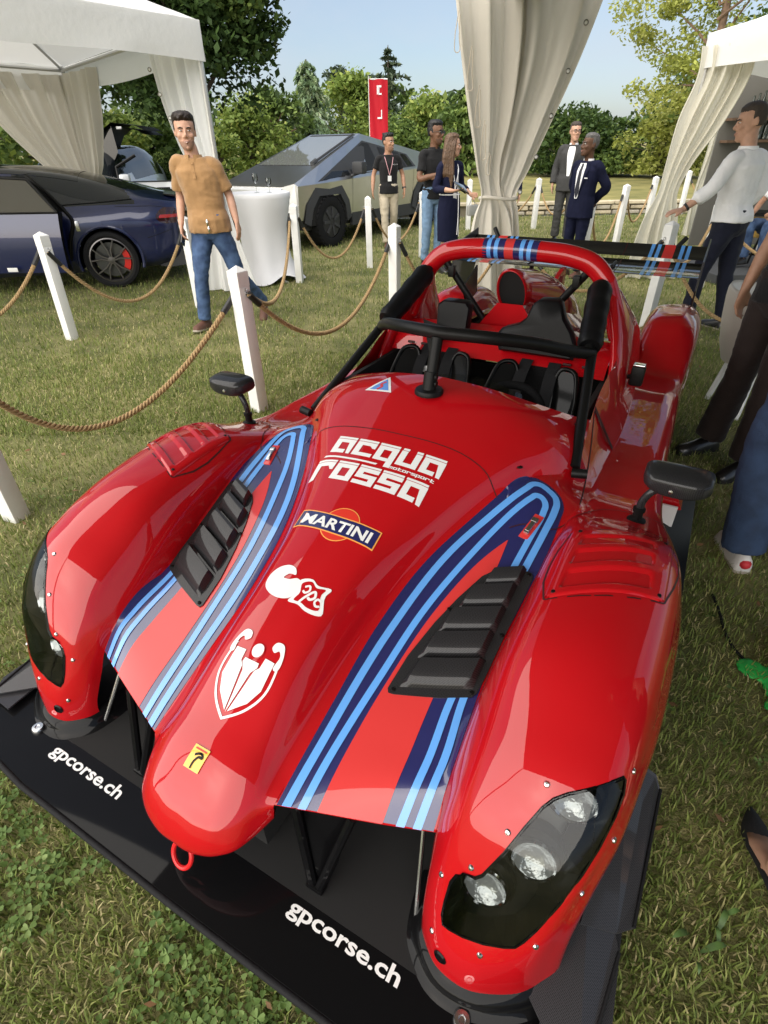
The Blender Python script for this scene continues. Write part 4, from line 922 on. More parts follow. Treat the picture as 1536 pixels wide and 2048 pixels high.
g = Geo(); g.tube(hb, .0225, 16); g.build('halo_bar', M_SATIN, CAR, ang=180)
g = Geo(); g.tube([(0, .402, .868), (0, .456, 1.045)], .0205, 14); g.tube([(0, .400, .872), (0, .416, .935)], .025, 14)
g.lathe([(.0005, .016), (.048, .012), (.052, .004), (.052, -.004)], (0, .401, .866), 24)
for dz in (.03, .055): g.lathe([(.0005, .030), (.010, .030), (.012, .024)], (0, .40, .87+dz), 12, axis='x')
g.build('centre_post', M_SATIN, CAR)
# wind deflector along the cockpit edge
g = Geo(); V = []
for i in range(13):
    x = -.02+.44*i/12; y = .525+.55*max(0, abs(x)-.05)**1.35*1.2; z = zat(x, min(y, .60), 0).z
    V += [(x, y, z+.002), (x, y+.020, z+.026*math.sin(math.pi*(i+.6)/13.2))]
g.add(V, [(2*i, 2*i+2, 2*i+3, 2*i+1) for i in range(12)]).build('wind_deflector', M_COVER, CAR)
# ---- cockpit
g = Geo()
g.box((0, 1.0, .30), (1.0, 1.3, .04)); g.box((.495, 1.0, .53), (.02, .80, .46)); g.box((-.495, 1.0, .53), (.02, .80, .46)); g.box((0, .60, .50), (.9, .03, .40)); g.box((0, 1.24, .50), (1.0, .03, .42))
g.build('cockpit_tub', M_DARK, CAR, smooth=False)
bulk = [(-.50, 1.05, .775), (-.25, 1.03, .79), (0, 1.025, .795), (.25, 1.03, .79), (.50, 1.05, .775)]
V = [zz for p in bulk for zz in (p, (p[0], p[1]+.07, p[2]+.07), (p[0], p[1]+.20, p[2]+.10))]+[]
g = Geo(); g.add(V, [(3*i+k, 3*i+3+k, 3*i+4+k, 3*i+1+k) for i in range(4) for k in (0, 1)])
g.build('bulkhead', M_RED, CAR, ang=60)
for x in (-.40, -.33, .10, .17, .34, .42): g = Geo(); g.rbox((x, 1.062, .815), (.035, .008, .012), .003); g.build('bulkhead_slot', M_SEAM, CAR)
# rear deck
DECK = [[(0,1.16,.80),(.16,1.16,.80),(.33,1.17,.79),(.44,1.19,.79),(.52,1.22,.79)],
        [(0,1.36,.70),(.16,1.36,.70),(.33,1.36,.69),(.46,1.36,.69),(.53,1.36,.70)],
        [(0,1.85,.66),(.16,1.85,.66),(.30,1.85,.65),(.42,1.85,.65),(.50,1.85,.66)],
        [(0,2.30,.62),(.14,2.30,.62),(.26,2.30,.61),(.37,2.30,.61),(.45,2.30,.61)],
        [(0,2.75,.56),(.12,2.75,.56),(.24,2.75,.55),(.34,2.75,.55),(.43,2.75,.55)]]
g = Geo(); A = dense(DECK, 8, 5); patch_geo(g, A); g.mirror(); g.build('rear_deck', M_RED, CAR, ang=180)
# engine cowl with round air intake
rings = []
for y, zc, w, h, pw in [(1.275, 1.035, .070, .104, .95), (1.29, 1.035, .075, .109, .95), (1.36, 1.022, .080, .110, .9), (1.52, .985, .095, .115, .8), (1.80, .91, .12, .115, .75), (2.15, .79, .13, .11, .7), (2.6, .64, .10, .07, .7)]:
    rings.append([(w*math.copysign(abs(math.cos(a))**pw, math.cos(a)), y-.05*math.sin(a)*(y < 1.4), zc+h*math.copysign(abs(math.sin(a))**pw, math.sin(a))) for a in np.linspace(0, 2*math.pi, 32, endpoint=False)])
g = Geo(); g.loft(rings, cap=False)
lip = [(v[0]*.88, v[1]+.012, 1.035+(v[2]-1.035)*.91) for v in rings[0]]; deep = [(v[0]*.86, v[1]+.10, 1.02+(v[2]-1.035)*.88) for v in rings[0]]
out = [(v[0]*.95, v[1]-.006, 1.035+(v[2]-1.035)*.965) for v in rings[0]]
g.loft([rings[0], out, lip], cap=False)
COWL = g.build('engine_cowl', M_RED, CAR, ang=180)
g = Geo(); g.loft([lip, deep]); g.build('intake_duct', M_DARK, COWL)
# flared skirt that joins the cowl to the deck
sk = []
for y, w0, w1, z0, z1 in [(1.275, .060, .30, .985, .75), (1.40, .072, .31, .955, .69), (1.65, .095, .31, .90, .665), (2.0, .12, .29, .80, .635), (2.4, .12, .26, .70, .60)]:
    sk.append([(w0, y, z0), (w0+(w1-w0)*.33, y, z0+(z1-z0)*.45), (w0+(w1-w0)*.66, y, z0+(z1-z0)*.78), (w1, y, z1-.006)])
g = Geo(); patch_geo(g, dense(sk, 5, 4)); g.mirror(); g.build('cowl_skirt', M_RED, CAR, ang=180)
g = Geo(); g.add([(.30, 1.272, .745), (.22, 1.272, .80), (.14, 1.272, .88), (.060, 1.274, .985), (-.060, 1.274, .985), (-.14, 1.272, .88), (-.22, 1.272, .80), (-.30, 1.272, .745)], [(0, 1, 2, 3, 4, 5, 6, 7)]); g.build('cowl_front', M_RED, CAR)
# ---- seats, belts, headrests, steering wheel
M_SEATB = mat('seat_gloss_black', (.003, .003, .003), .45, coat=.25, coatr=.08, spec=.08)
M_SEATF = mat('seat_fabric', (.005, .005, .0055), .85, bump=.4, bscale=120, spec=.1)
for cx in (.235, -.235):
    st = thing0('seat', (cx, 0, 0), CAR)
    def back(u, v): # u -1..1 across, v 0..1 up
        return Vector((u*.185, .80+.235*v-.06*(1-u*u)*0+.05*(abs(u)**3)*-1, .40+.40*v))
    V = [back(-1+2*i/12, j/8)+Vector((0, -.055*abs(-1+2*i/12)**3, -.05*abs(-1+2*i/12)**4*(j/8))) for j in range(9) for i in range(13)]
    g = Geo(); g.add(V, grid_faces(9, 13)); o_ = g.build('backrest', M_SEATF, st, ang=180)
    for s in (1, -1):
        # raised shoulder bolster with a glossy rolled edge
        pts = [(s*.195, .74, .42), (s*.195, .84, .60), (s*.185, .93, .745), (s*.150, .985, .815), (s*.105, .995, .815), (s*.080, .985, .77)]
        g = Geo(); g.tube(spline(pts, 5), .010, 10); g.build('bolster_edge', M_SEATB, st)
        g = Geo(); g.add([(s*.19, .80, .55), (s*.185, .925, .74), (s*.15, .98, .81), (s*.10, .99, .81), (s*.085, .975, .75), (s*.09, .87, .55)], [(0, 1, 2, 3, 4, 5)]); g.build('bolster', M_SEATB, st)
        g = Geo(); P = [(s*.06, 1.06, .82), (s*.062, .99, .785), (s*.066, .90, .66), (s*.058, .80, .50), (s*.03, .74, .42)]; D = spline(P, 4)
        V = [(x+d, y-.012, z) for x, y, z in D for d in (-.026, .026)]; g.add(V, [(2*i, 2*i+1, 2*i+3, 2*i+2) for i in range(len(D)-1)]); g.build('belt', M_CLOTHB, st)
        g = Geo(); g.rbox((s*.066, .885, .665), (.062, .014, .03), .005); g.build('buckle', M_SATIN, st)
    g = Geo(); g.add([(-.17, .55, .34), (.17, .55, .34), (.18, .82, .40), (-.18, .82, .40)], [(0, 1, 2, 3)]); g.build('cushion', M_SEATF, st)
g = Geo(); g.box((-.28, .955, .735), (.05, .004, .03)); g.build('tag', mat('belt_tag', (.8, .8, .8), .6), CAR)
g = Geo(); g.add([(.345, .885, .66), (.395, .875, .64), (.372, .878, .635)], [(0, 1, 2)]); g.tube([(.33, .882, .655), (.35, .88, .668), (.36, .878, .65), (.345, .88, .64)], .005, 6); g.build('belt_logo', mat('belt_red', (.5, .01, .05), .6), CAR)
def rest(cx, pts, y, lean, th, name='headrest'):
    n = len(pts); V = [(cx+x, y+lean*(z-.90)-th/2, z) for x, z in pts]+[(cx+x*.92, y+lean*(z-.90)+th/2, z) for x, z in pts]
    c0 = Vector((cx, y-th*.62+lean*.04, .965))
    g = Geo(); V.append(tuple(c0)); ctr = 2*n
    mid = [((v[0]-cx)*.9+cx, v[1]-th*.28, (v[2]-.965)*.9+.965) for v in V[:n]]; V += mid
    F = [(ctr, ctr+1+i, ctr+1+(i+1) % n) for i in range(n)]+[(ctr+1+i, i, (i+1) % n, ctr+1+(i+1) % n) for i in range(n)]+[(i, n+i, n+(i+1) % n, (i+1) % n) for i in range(n)]+[tuple(range(n, 2*n))]
    g.add(V, F); return g.build(name, M_PAD, CAR, ang=50)
rest(.215, [(-.175,.84),(-.20,.90),(-.175,.935),(-.11,.955),(-.078,.985),(-.060,1.04),(-.038,1.058),(.038,1.062),(.060,1.045),(.082,.995),(.125,.945),(.150,.90),(.150,.84)], 1.09, .22, .055)
rest(-.205, [(-.08,.88),(-.085,.99),(-.06,1.01),(.055,1.01),(.075,.99),(.075,.88)], 1.12, .22, .05)
g = Geo(); g.add([(-.34, 1.06, .93), (-.20, 1.06, .90), (-.27, 1.0, .77)], [(0, 1, 2)]); g.build('headrest_strap', M_PAD, CAR)
sw = [(.235+.125*math.cos(a), .635+.125*math.sin(a)*.45, .735+.125*math.sin(a)*.78) for a in np.linspace(0, 2*math.pi, 32, endpoint=False)]
g = Geo(); g.tube(sw, .016, 10, closed=True); g.rbox((.235, .632, .735), (.10, .03, .05), .01, rot=Matrix.Rotation(R(30), 3, 'X')); g.box((.175, .634, .735), (.09, .012, .024)); g.box((.295, .634, .735), (.09, .012, .024)); g.tube([(.235, .63, .735), (.235, .52, .68)], .02, 8)
g.build('steering_wheel', M_SEATF, CAR)
# small lamp-like mirror pod beside the cockpit and the number lamp under the sill
g = Geo(); g.rbox((.615, 1.18, .775), (.055, .045, .085), .012); g.tube([(.575, 1.19, .76), (.60, 1.185, .77)], .01, 8); o_ = g.build('side_pod_camera', M_SATIN, CAR)
g = Geo(); g.rbox((.615, 1.178, .822), (.046, .040, .006), .002); g.build('cap', M_CHROME, o_)
g = Geo(); g.prism([(.80, .10), (1.0, .12), (1.0, .16), (.86, .22), (.80, .22)], 'y', .35, 1.55); g.build('floor_edge', M_SATIN, CAR, smooth=False)
g = Geo(); g.prism([(.83, .36), (.90, .34), (.93, .28), (.86, .25), (.83, .26)], 'y', 1.02, 1.16); g.build('side_light_housing', M_RED, CAR, smooth=False)
g = Geo(); g.box((.88, 1.0, .25), (.07, .01, .10)); g.build('side_plate_white', M_WHITE, CAR)
# ---- rear wing
WING = thing0('rear_wing', (0, 2.52, .985), CAR)
def foil(c, t, ang, y0, z0, camber=.08):
    P = []
    for u in np.linspace(0, 1, 9): P.append((c*u, c*(camber*-math.sin(math.pi*u)+t*1.1*(u**.5*(1-u)+.02))))
    for u in np.linspace(1, 0, 9)[1:]: P.append((c*u, c*(camber*-math.sin(math.pi*u)-t*.5*(u**.5*(1-u)+.02))))
    ca, sa = math.cos(ang), math.sin(ang)
    return [(y0+a*ca-b*sa, z0+a*sa+b*ca) for a, b in P]
M_WING = mat('wing_black', (.010, .010, .011), .15, coat=1., coatr=.03)
for c, t, ang, y0, z0 in ((.26, .11, R(8), -.17, -.02), (.13, .12, R(26), .085, .035)):
    e = Geo(); e.prism(foil(c, t, ang, y0, z0), 'x', -.725, .725); eo = e.build('wing_element', M_WING, WING, ang=30)
    for a, b, m in [(.42, .44, M_SKYB), (.455, .475, M_SKYB), (.495, .555, M_RED2), (.585, .605, M_SKYB), (.62, .64, M_SKYB), (.275, .28, M_SEAM)]:
        f = Geo(); f.prism([(q[0], q[1]) for q in foil(c*1.004, t*1.03, ang, y0-.0008, z0)], 'x', a, b); f.build('stripe_band', m, eo, ang=30)
        if a > .3: f = Geo(); f.prism([(q[0], q[1]) for q in foil(c*1.004, t*1.03, ang, y0-.0008, z0)], 'x', -b, -a); f.build('stripe_band', m, eo, ang=30)
for s in (1, -1):
    g = Geo(); g.prism([(-.20, .07), (.24, .13), (.26, -.05), (.14, -.22), (.02, -.24), (-.19, -.08)], 'x', s*.725, s*.733); g.build('end_plate', M_CARB2, WING, smooth=False)
    g = Geo(); g.tube([(s*.25, -.02, -.02), (s*.23, .0, -.40)], .014, 8); g.tube([(s*.25, .06, 0), (s*.25, -.10, .0)], .010, 8); g.build('wing_post', M_SATIN, WING)
    g = Geo(); g.tube([(s*.56, .20, .08), (s*.60, .22, .135)], .014, 8); g.build('wing_stay', M_SATIN, WING)
g = Geo(); g.prism([(1.62, .80), (2.25, .98), (2.32, .98), (2.36, .70), (1.9, .72)], 'x', -.012, .012); g.build('shark_fin', M_RED, CAR, smooth=False)
g = Geo(); g.prism([(1.52, .98), (1.72, 1.06), (1.74, .92), (1.60, .88)], 'x', -.34, -.332); g.build('side_fin', M_CARB, CAR, smooth=False)
# ================================================================== MARQUEES
def cloth(name, col, trl=.35, bs=7., bump=.25):
    m = mat(name, col, .62, bump=bump, bscale=bs, spec=.3); nt = m.node_tree; b = nt.nodes['Principled BSDF']; out = nt.nodes['Material Output']
    t = nt.nodes.new('ShaderNodeBsdfTranslucent'); t.inputs['Color'].default_value = (*[v*.95 for v in (lin(col) if isinstance(col, str) else col)], 1); q = nt.nodes.new('ShaderNodeMixShader'); q.inputs['Fac'].default_value = trl
    nt.links.new(b.outputs['BSDF'], q.inputs[1]); nt.links.new(t.outputs['BSDF'], q.inputs[2]); nt.links.new(q.outputs['Shader'], out.inputs['Surface']); return m
M_PVC = cloth('tent_fabric', (.87, .87, .85), .30, 11., .5); M_PVCC = cloth('curtain_fabric', (.74, .70, .62), .30, 9., .45); M_PVCY = cloth('curtain_fabric_thin', (.82, .79, .68), .45, 9., .45)
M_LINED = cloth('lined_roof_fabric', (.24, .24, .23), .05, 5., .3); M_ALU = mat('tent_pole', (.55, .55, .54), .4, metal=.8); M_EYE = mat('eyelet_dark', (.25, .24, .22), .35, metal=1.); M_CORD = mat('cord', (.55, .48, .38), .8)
def curtain(name, rails, folds, amp, parent, m, nv=44, nu=150, ph=0., thick=0.):
    """rails: list of (z, left xy, right xy, foldscale) from top to bottom; cloth with soft folds hung between them"""
    rails = [(z, np.array(a, float), np.array(b, float), k) for z, a, b, k in rails]
    Z = dense1(np.array([[[r[0], 0, 0]] for r in rails]), 8)[:, 0, 0]; A = dense1(np.array([[[*r[1], r[0]]] for r in rails]), 8)[:, 0]; B = dense1(np.array([[[*r[2], r[0]]] for r in rails]), 8)[:, 0]; K = dense1(np.array([[[r[3], 0, r[0]]] for r in rails]), 8)[:, 0, 0]
    V = []
    for i in range(len(Z)):
        d = B[i]-A[i]; L = math.hypot(d[0], d[1])+1e-6; nx, ny = d[1]/L, -d[0]/L
        for j in range(nu+1):
            u = j/nu; uu = u+.018*math.sin(2*math.pi*(2.3*u+ph))
            w = math.sin(2*math.pi*folds*uu+ph*5+.5*math.sin(7*u+ph))+.45*math.sin(2*math.pi*folds*1.9*uu+1.+Z[i]*.5+ph)+.25*math.sin(2*math.pi*folds*.43*uu+Z[i]*1.1)
            e = min(1, min(u, 1-u)/.04); w *= amp*K[i]*e
            w += .012*fnoise((u*5, Z[i]*2.5, ph*9))
            V.append((A[i][0]+d[0]*u+nx*w, A[i][1]+d[1]*u+ny*w, Z[i]))
    return mesh_obj(name, V, grid_faces(len(Z), nu+1), m, parent, ang=180)
def ring_at(p, nrm, parent, r=.022, dark=True):
    q = Vector(nrm).to_track_quat('Z', 'Y').to_matrix().to_4x4()
    g = Geo(); g.lathe([(r, -.004), (r*1.02, .004), (r*.62, .006), (r*.60, -.004)], n=16); g.xform(Matrix.Translation(p) @ q); g.build('eyelet', M_EYE, parent)
    g = Geo(); g.lathe([(.0005, .003), (r*.6, .003)], n=12); g.xform(Matrix.Translation(p) @ q); g.build('eyelet_hole', M_WHITE, parent)
def marquee(label, P, zv, zr, apex, vmat=M_PVC, sag=.06):
    """P: four eave corners in order; valance from zv to zr, roof of four panels up to the apex"""
    c = sum((Vector((x, y, 0)) for x, y in P), Vector())/4
    t = thing('marquee', label, 'marquee', (c.x, c.y, 0)); L = [Vector((x, y, 0))-c for x, y in P]; ap = Vector((0, 0, apex))
    for i in range(4):
        a, b = L[i], L[(i+1) % 4]; n = 16; V = []
        for k in range(n+1):
            v = k/n
            for j in range(n+1):
                u = j/n; e = a+(b-a)*u; e = Vector((e.x, e.y, zr)); p = e+(ap-e)*v
                p.z -= sag*math.sin(math.pi*v)*2.+.10*math.sin(math.pi*v)*math.sin(math.pi*u)*.5; p.z += .008*fnoise((p.x*3, p.y*3, 1.)); V.append(p)
        mesh_obj('roof_panel', V, grid_faces(n+1, n+1), vmat, t, ang=180)
        V = []; nrm = Vector(((b-a).y, -(b-a).x, 0)).normalized()
        for k in range(6):
            for j in range(41):
                u = j/40; e = a+(b-a)*u; z = zr+(zv-zr)*k/5; o = .014*fnoise((u*9+i*3, z*4, 2.))*(k/5)*1.5+.008
                V.append((e.x+nrm.x*o, e.y+nrm.y*o, z+.015*math.sin(u*math.pi*3)*(k == 5)))
        mesh_obj('valance', V, grid_faces(6, 41), vmat, t, ang=180)
        g = Geo(); g.tube([(a.x*.985, a.y*.985, 0), (a.x*.985, a.y*.985, zr)], .03, 8); g.build('pole', M_ALU, t)
        g = Geo(); g.tube([(a.x*.97, a.y*.97, zr-.06), (b.x*.97, b.y*.97, zr-.06)], .022, 6); g.tube([(a.x*.97, a.y*.97, zr-.03), (0, 0, apex-.12)], .02, 6); g.build('roof_bar', M_ALU, t)
    return t, c
# the marquee over the red car
def cl(x, y): return (OFF+x*CARL[0]+y*CARA[0], 1.5+x*CARL[1]+y*CARA[1])
C4 = [cl(-1.50, 5.52), cl(3.6, 5.52), cl(3.6, -2.3), cl(-1.50, -2.3)]
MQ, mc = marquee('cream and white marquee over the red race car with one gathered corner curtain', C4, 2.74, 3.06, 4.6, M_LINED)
def loc_(x, y): return (x-mc.x, y-mc.y)
A0 = dp(905, 0, 6.55); B0 = dp(1215, 0, 6.75)
pole = gp(985, 600)
def RL(px, py, Y): p = dp(px, py, Y); return (p.x-mc.x, p.y-mc.y)
def zz(py, Y=6.9): return dp(985, py, Y).z
cu1 = curtain('curtain', [(2.95, RL(902, -20, 6.62), RL(1058, -20, 7.0), 1.), (zz(120), RL(922, 120, 6.66), RL(1046, 120, 6.98), 1.), (zz(250), RL(940, 250, 6.7), RL(1022, 250, 6.95), .8), (zz(340), RL(954, 340, 6.75), RL(1000, 340, 6.92), .5), (zz(396), RL(961, 396, 6.80), RL(1010, 396, 6.86), .22), (zz(425), RL(950, 425, 6.78), RL(1025, 425, 6.86), .5), (zz(500), RL(936, 500, 6.74), RL(1036, 500, 6.86), .9), (.03, RL(925, 610, 6.7), RL(1045, 610, 6.85), 1.)], 2.4, .06, MQ, M_PVCC, ph=.3)
cu2 = curtain('curtain', [(2.95, RL(1040, -20, 7.02), RL(1225, -20, 6.85), 1.), (zz(120), RL(1040, 120, 7.0), RL(1160, 120, 6.88), 1.), (zz(250), RL(1012, 250, 6.97), RL(1101, 250, 6.9), .8), (zz(340), RL(995, 340, 6.94), RL(1058, 340, 6.9), .5), (zz(396), RL(985, 396, 6.9), RL(1032, 396, 6.86), .22), (zz(425), RL(985, 425, 6.9), RL(1036, 425, 6.84), .5), (zz(500), RL(985, 500, 6.92), RL(1040, 500, 6.80), .9), (.03, RL(980, 610, 6.95), RL(1050, 610, 6.78), 1.)], 1.9, .06, MQ, M_PVCC, ph=1.1)
tie = Geo(); w = dp(996, 396, 6.84); tie.tube([(w.x-mc.x+.20*math.cos(a), w.y-mc.y+.075*math.sin(a), w.z+.012*math.sin(2*a)) for a in np.linspace(0, 2*math.pi, 24, endpoint=False)], .018, 8, closed=True); tie.build('tie_band', M_PVCC, MQ)
for px, py in ((1172, 45), (1136, 142), (1102, 232), (1072, 314), (1040, 384)):
    p = dp(px, py, 6.83); ring_at((p.x-mc.x, p.y-mc.y, p.z), (-.1, -1, 0), MQ, .024)
for px, y0, y1 in ((914, 20, 105), (940, 92, 182), (955, 170, 255), (966, 240, 320), (976, 305, 350)):
    g = Geo(); a, b = dp(px+4, y0, 6.55), dp(px-2, y1, 6.57)
    P = [a, a+(b-a)*.3+Vector((-.012, 0, 0)), a+(b-a)*.7+Vector((-.02, 0, 0)), b, b+Vector((.02, 0, .0)), a+(b-a)*.6+Vector((.018, 0, 0)), a+(b-a)*.1+Vector((.012, 0, 0))]
    g.tube([(v[0]-mc.x, v[1]-mc.y, v[2]) for v in spline(P, 4)], .004, 5); g.build('tie_cord', M_CORD, MQ)
# left marquee
NL = np.array([-1.87, 7.64]); L1 = np.array([-3.16, 6.02])-NL; F1 = np.array([-6.24, 12.68])-NL
L1 = L1/np.linalg.norm(L1); F1 = F1/np.linalg.norm(F1)
c4 = [NL, NL+F1*4.9, NL+F1*4.9+L1*4.9, NL+L1*4.9]
ML, lc = marquee('white marquee on the left over the blue car with tied corner curtains', [tuple(p) for p in c4], 2.38, 2.72, 4.05)
def RLl(px, py, Y): p = dp(px, py, Y); return (p.x-lc.x, p.y-lc.y)
def zl(px, py, Y): return dp(px, py, Y).z
curtain('curtain', [(2.62, RLl(292, 95, 8.0), RLl(404, 95, 7.66), 1.), (zl(340, 220, 7.7), RLl(330, 220, 7.9), RLl(418, 220, 7.66), .9), (zl(380, 300, 7.7), RLl(362, 300, 7.8), RLl(431, 300, 7.66), .6), (zl(430, 400, 7.7), RLl(410, 400, 7.72), RLl(452, 400, 7.66), .25), (zl(440, 440, 7.7), RLl(405, 440, 7.72), RLl(465, 440, 7.66), .5), (.02, RLl(398, 590, 7.74), RLl(520, 590, 7.62), 1.)], 3.6, .045, ML, M_PVC, ph=.7)
for px, py in ((299, 139), (320, 189), (340, 236)):
    p = dp(px, py, 7.80); ring_at((p.x-lc.x, p.y-lc.y, p.z), (-.1, -1, 0), ML, .022)
fb_ = c4[1]-np.array([lc.x, lc.y])
def fr(k, l): q = fb_+(-F1*k)+L1*l; return (q[0], q[1])
curtain('curtain', [(2.60, fr(.05, .12), fr(1.55, .02), 1.), (2.0, fr(.05, .12), fr(1.30, .03), 1.), (1.4, fr(.05, .12), fr(.85, .04), .6), (1.05, fr(.05, .1), fr(.45, .05), .3), (.9, fr(.05, .12), fr(.5, .04), .5), (.02, fr(0, .15), fr(.8, 0), 1.)], 4.5, .06, ML, M_PVCC, ph=.15)
curtain('curtain', [(2.60, fr(.06, .1), fr(.0, 1.6), 1.), (2.0, fr(.06, .1), fr(.0, 1.3), 1.), (1.4, fr(.06, .1), fr(.03, .8), .6), (1.05, fr(.06, .1), fr(.05, .45), .3), (.9, fr(.06, .1), fr(.04, .5), .5), (.02, fr(.1, 0), fr(0, .8), 1.)], 4.5, .06, ML, M_PVCC, ph=.55)
# right marquee with bar shelves
NR = np.array([3.82, 8.19]); e1 = np.array([.44, -.58]); e1 /= np.linalg.norm(e1); e2 = np.array([e1[1]*-1, e1[0]])
c4 = [NR+e1*5., NR, NR+e2*4.2, NR+e2*4.2+e1*5.]
MR, rc = marquee('cream sunlit marquee at the right edge with shelves of bottles inside', [tuple(p) for p in c4][::-1], 2.30, 2.62, 3.7)
def RLr(px, py, Y): p = dp(px, py, Y); return (p.x-rc.x, p.y-rc.y)
curtain('curtain', [(2.5, RLr(1400, 110, 8.14), RLr(1512, 110, 7.95), 1.), (zl(1402, 140, 8.1), RLr(1398, 140, 8.14), RLr(1506, 140, 7.95), 1.), (zl(1380, 240, 8.1), RLr(1356, 240, 8.14), RLr(1452, 240, 8.0), .8), (zl(1345, 340, 8.1), RLr(1328, 340, 8.12), RLr(1378, 340, 8.05), .4), (zl(1340, 385, 8.1), RLr(1316, 385, 8.1), RLr(1356, 385, 8.06), .25), (zl(1320, 430, 8.1), RLr(1290, 430, 8.1), RLr(1356, 430, 8.04), .6), (.02, RLr(1248, 562, 8.12), RLr(1350, 562, 8.0), 1.)], 4.2, .055, MR, M_PVCY, ph=.2)
q = RLr(1440, 300, 11.2)
curtain('curtain', [(2.5, RLr(1452, 150, 11.2), RLr(1510, 150, 11.1), 1.), (zl(1420, 320, 11.2), RLr(1408, 320, 11.2), RLr(1452, 320, 11.1), .6), (zl(1400, 370, 11.2), RLr(1392, 370, 11.2), RLr(1420, 370, 11.1), .3), (zl(1380, 470, 11.2), RLr(1362, 470, 11.2), RLr(1425, 470, 11.1), 1.)], 3.2, .05, MR, M_PVCY, ph=.9)
# back wall, shelf, floor platform inside
bw = dp(1500, 200, 10.2)
g = Geo(); g.box((bw.x+1.0-rc.x, 10.3-rc.y, 1.25), (2.6, .03, 2.3)); g.build('back_wall', mat('bar_panel', (.13, .125, .11), .8), MR, smooth=False)
for zs in (dp(1520, 238, 10.2).z, dp(1520, 282, 10.2).z):
    g = Geo(); g.box((bw.x+1.0-rc.x, 10.16-rc.y, zs), (2.5, .22, .035)); g.build('shelf', mat('shelf_wood', (.12, .07, .04), .6, var=.3, vscale=12), MR, smooth=False)
M_BOT = mat('bottle_glass', (.012, .02, .010), .12, coat=.5)
for k, (px, py) in enumerate(((1497, 237), (1507, 237), (1517, 237), (1527, 237), (1503, 281), (1514, 281), (1525, 281), (1533, 281))):
    p = dp(px, py, 10.14); g = Geo(); hh = .26+.03*(k % 3); g.lathe([(.001, 0), (.036, .004), (.037, hh*.6), (.014, hh*.78), (.014, hh), (.001, hh)], n=14)
    o = g.build('bottle', M_BOT); o.location = (p.x, p.y, p.z+.018)
    tag(o, '%s dark bottle from the left on the %s bar shelf in the right marquee' % (('first', 'second', 'third', 'fourth')[k % 4], ('upper', 'lower')[k//4]), 'bottle', 'dark bottles on the bar shelves')
f = dp(1470, 560, 8.6)
fl = Geo(); fl.rbox((6.6, 8.75, .06), (4.3, 2.2, .12), .01); o = fl.build('floor_platform', mat('grey_carpet', (.055, .058, .062), .95, bump=.3, bscale=200), smooth=False); tag(o, 'low dark grey carpeted platform under the right marquee', 'platform')

# ================================================================== ROPE BARRIER
M_POST = mat('post_white_paint', (.80, .80, .78), .45, var=.05, vscale=9, bump=.08, bscale=40)
M_ROPE = mat('hemp_rope', (.40, .27, .13), .9, var=.25, vscale=60, bump=.7, bscale=260); M_CAPB = mat('rope_sleeve_black', (.012, .012, .012), .5)
def rope_post_geo():
    t = thing('barrier_post', 'x', 'post'); g = Geo(); w = .092
    g.rbox((0, 0, .43), (w, w, .90), .006); g.build('shaft', M_POST, t, ang=30)
    g = Geo(); g.rbox((0, 0, .905), (w*1.03, w*1.03, .09), .005); g.add([(-w*.51, -w*.51, .951), (w*.51, -w*.51, .951), (w*.51, w*.51, .951), (-w*.51, w*.51, .951), (0, 0, .985)], [(0, 1, 4), (1, 2, 4), (2, 3, 4), (3, 0, 4)]); g.build('post_cap', M_POST, t, smooth=False)
    for sx in (-1, 1):
        g = Geo(); g.tube([(sx*(w/2+.012+.014*math.cos(a)), 0, .835+.014*math.sin(a)) for a in np.linspace(0, 6.28, 12, endpoint=False)], .003, 6, closed=True); g.tube([(sx*w*.45, 0, .85), (sx*(w/2+.012), 0, .849)], .003, 6); g.build('ring', M_STEEL, t)
    return t
POSTS = {'P0': ((35, 1035), 'tall white square post cut off by the edge below the big rope loop', -20), 'P1': ((145, 678), 'white post standing in front of the blue car door', -28), 'P2': ((402, 615), 'white post half hidden behind the man in the brown shirt', -18), 'P3': ((520, 820), 'white post nearest the red car, beside its carbon mirror', -35),
 'P4': ((600, 565), 'white post in front of the cloth covered bar table', -10), 'P5': ((740, 535), 'white post between pickup wheel and the man in the black tee', 0), 'P6': ((790, 655), 'white post rising behind the red roll hoop', -30), 'P7': ((843, 514), 'white post behind the man with sunglasses', 5), 'P8': ((935, 460), 'white post partly behind the woman in navy', 10),
 'P9': ((1066, 458), 'far white post between cream curtain and grey suit', 15), 'P10': ((1230, 491), 'white post right of the man in the navy suit', 25), 'P11': ((1158, 547), 'white post partly hidden by the navy suit trousers', 25), 'P12': ((1290, 655), 'white post under the hand of the man in the white shirt', 28),
 'P13': ((1290, 455), 'small white post showing left of the cream tied curtain', 20), 'P14': ((1359, 429), 'slim far white post between the two right curtains', 20), 'P15': ((1395, 577), 'white post between the legs of the man in the white shirt', 20), 'P16': ((300, 440), 'far white post in front of the opened silver car door', -10)}
proto = None; PP = {}
for k, (bp_, lab, rz) in POSTS.items():
    o = rope_post_geo() if proto is None else copy_tree(proto)
    if proto is None: proto = o
    p = gp(*bp_); o.location = (p.x, p.y, 0); o.rotation_euler = (R(random.uniform(-1, 1)), R(random.uniform(-1, 1)), R(rz)); o['label'] = lab; o['group'] = 'white posts of the rope barrier'; PP[k] = p
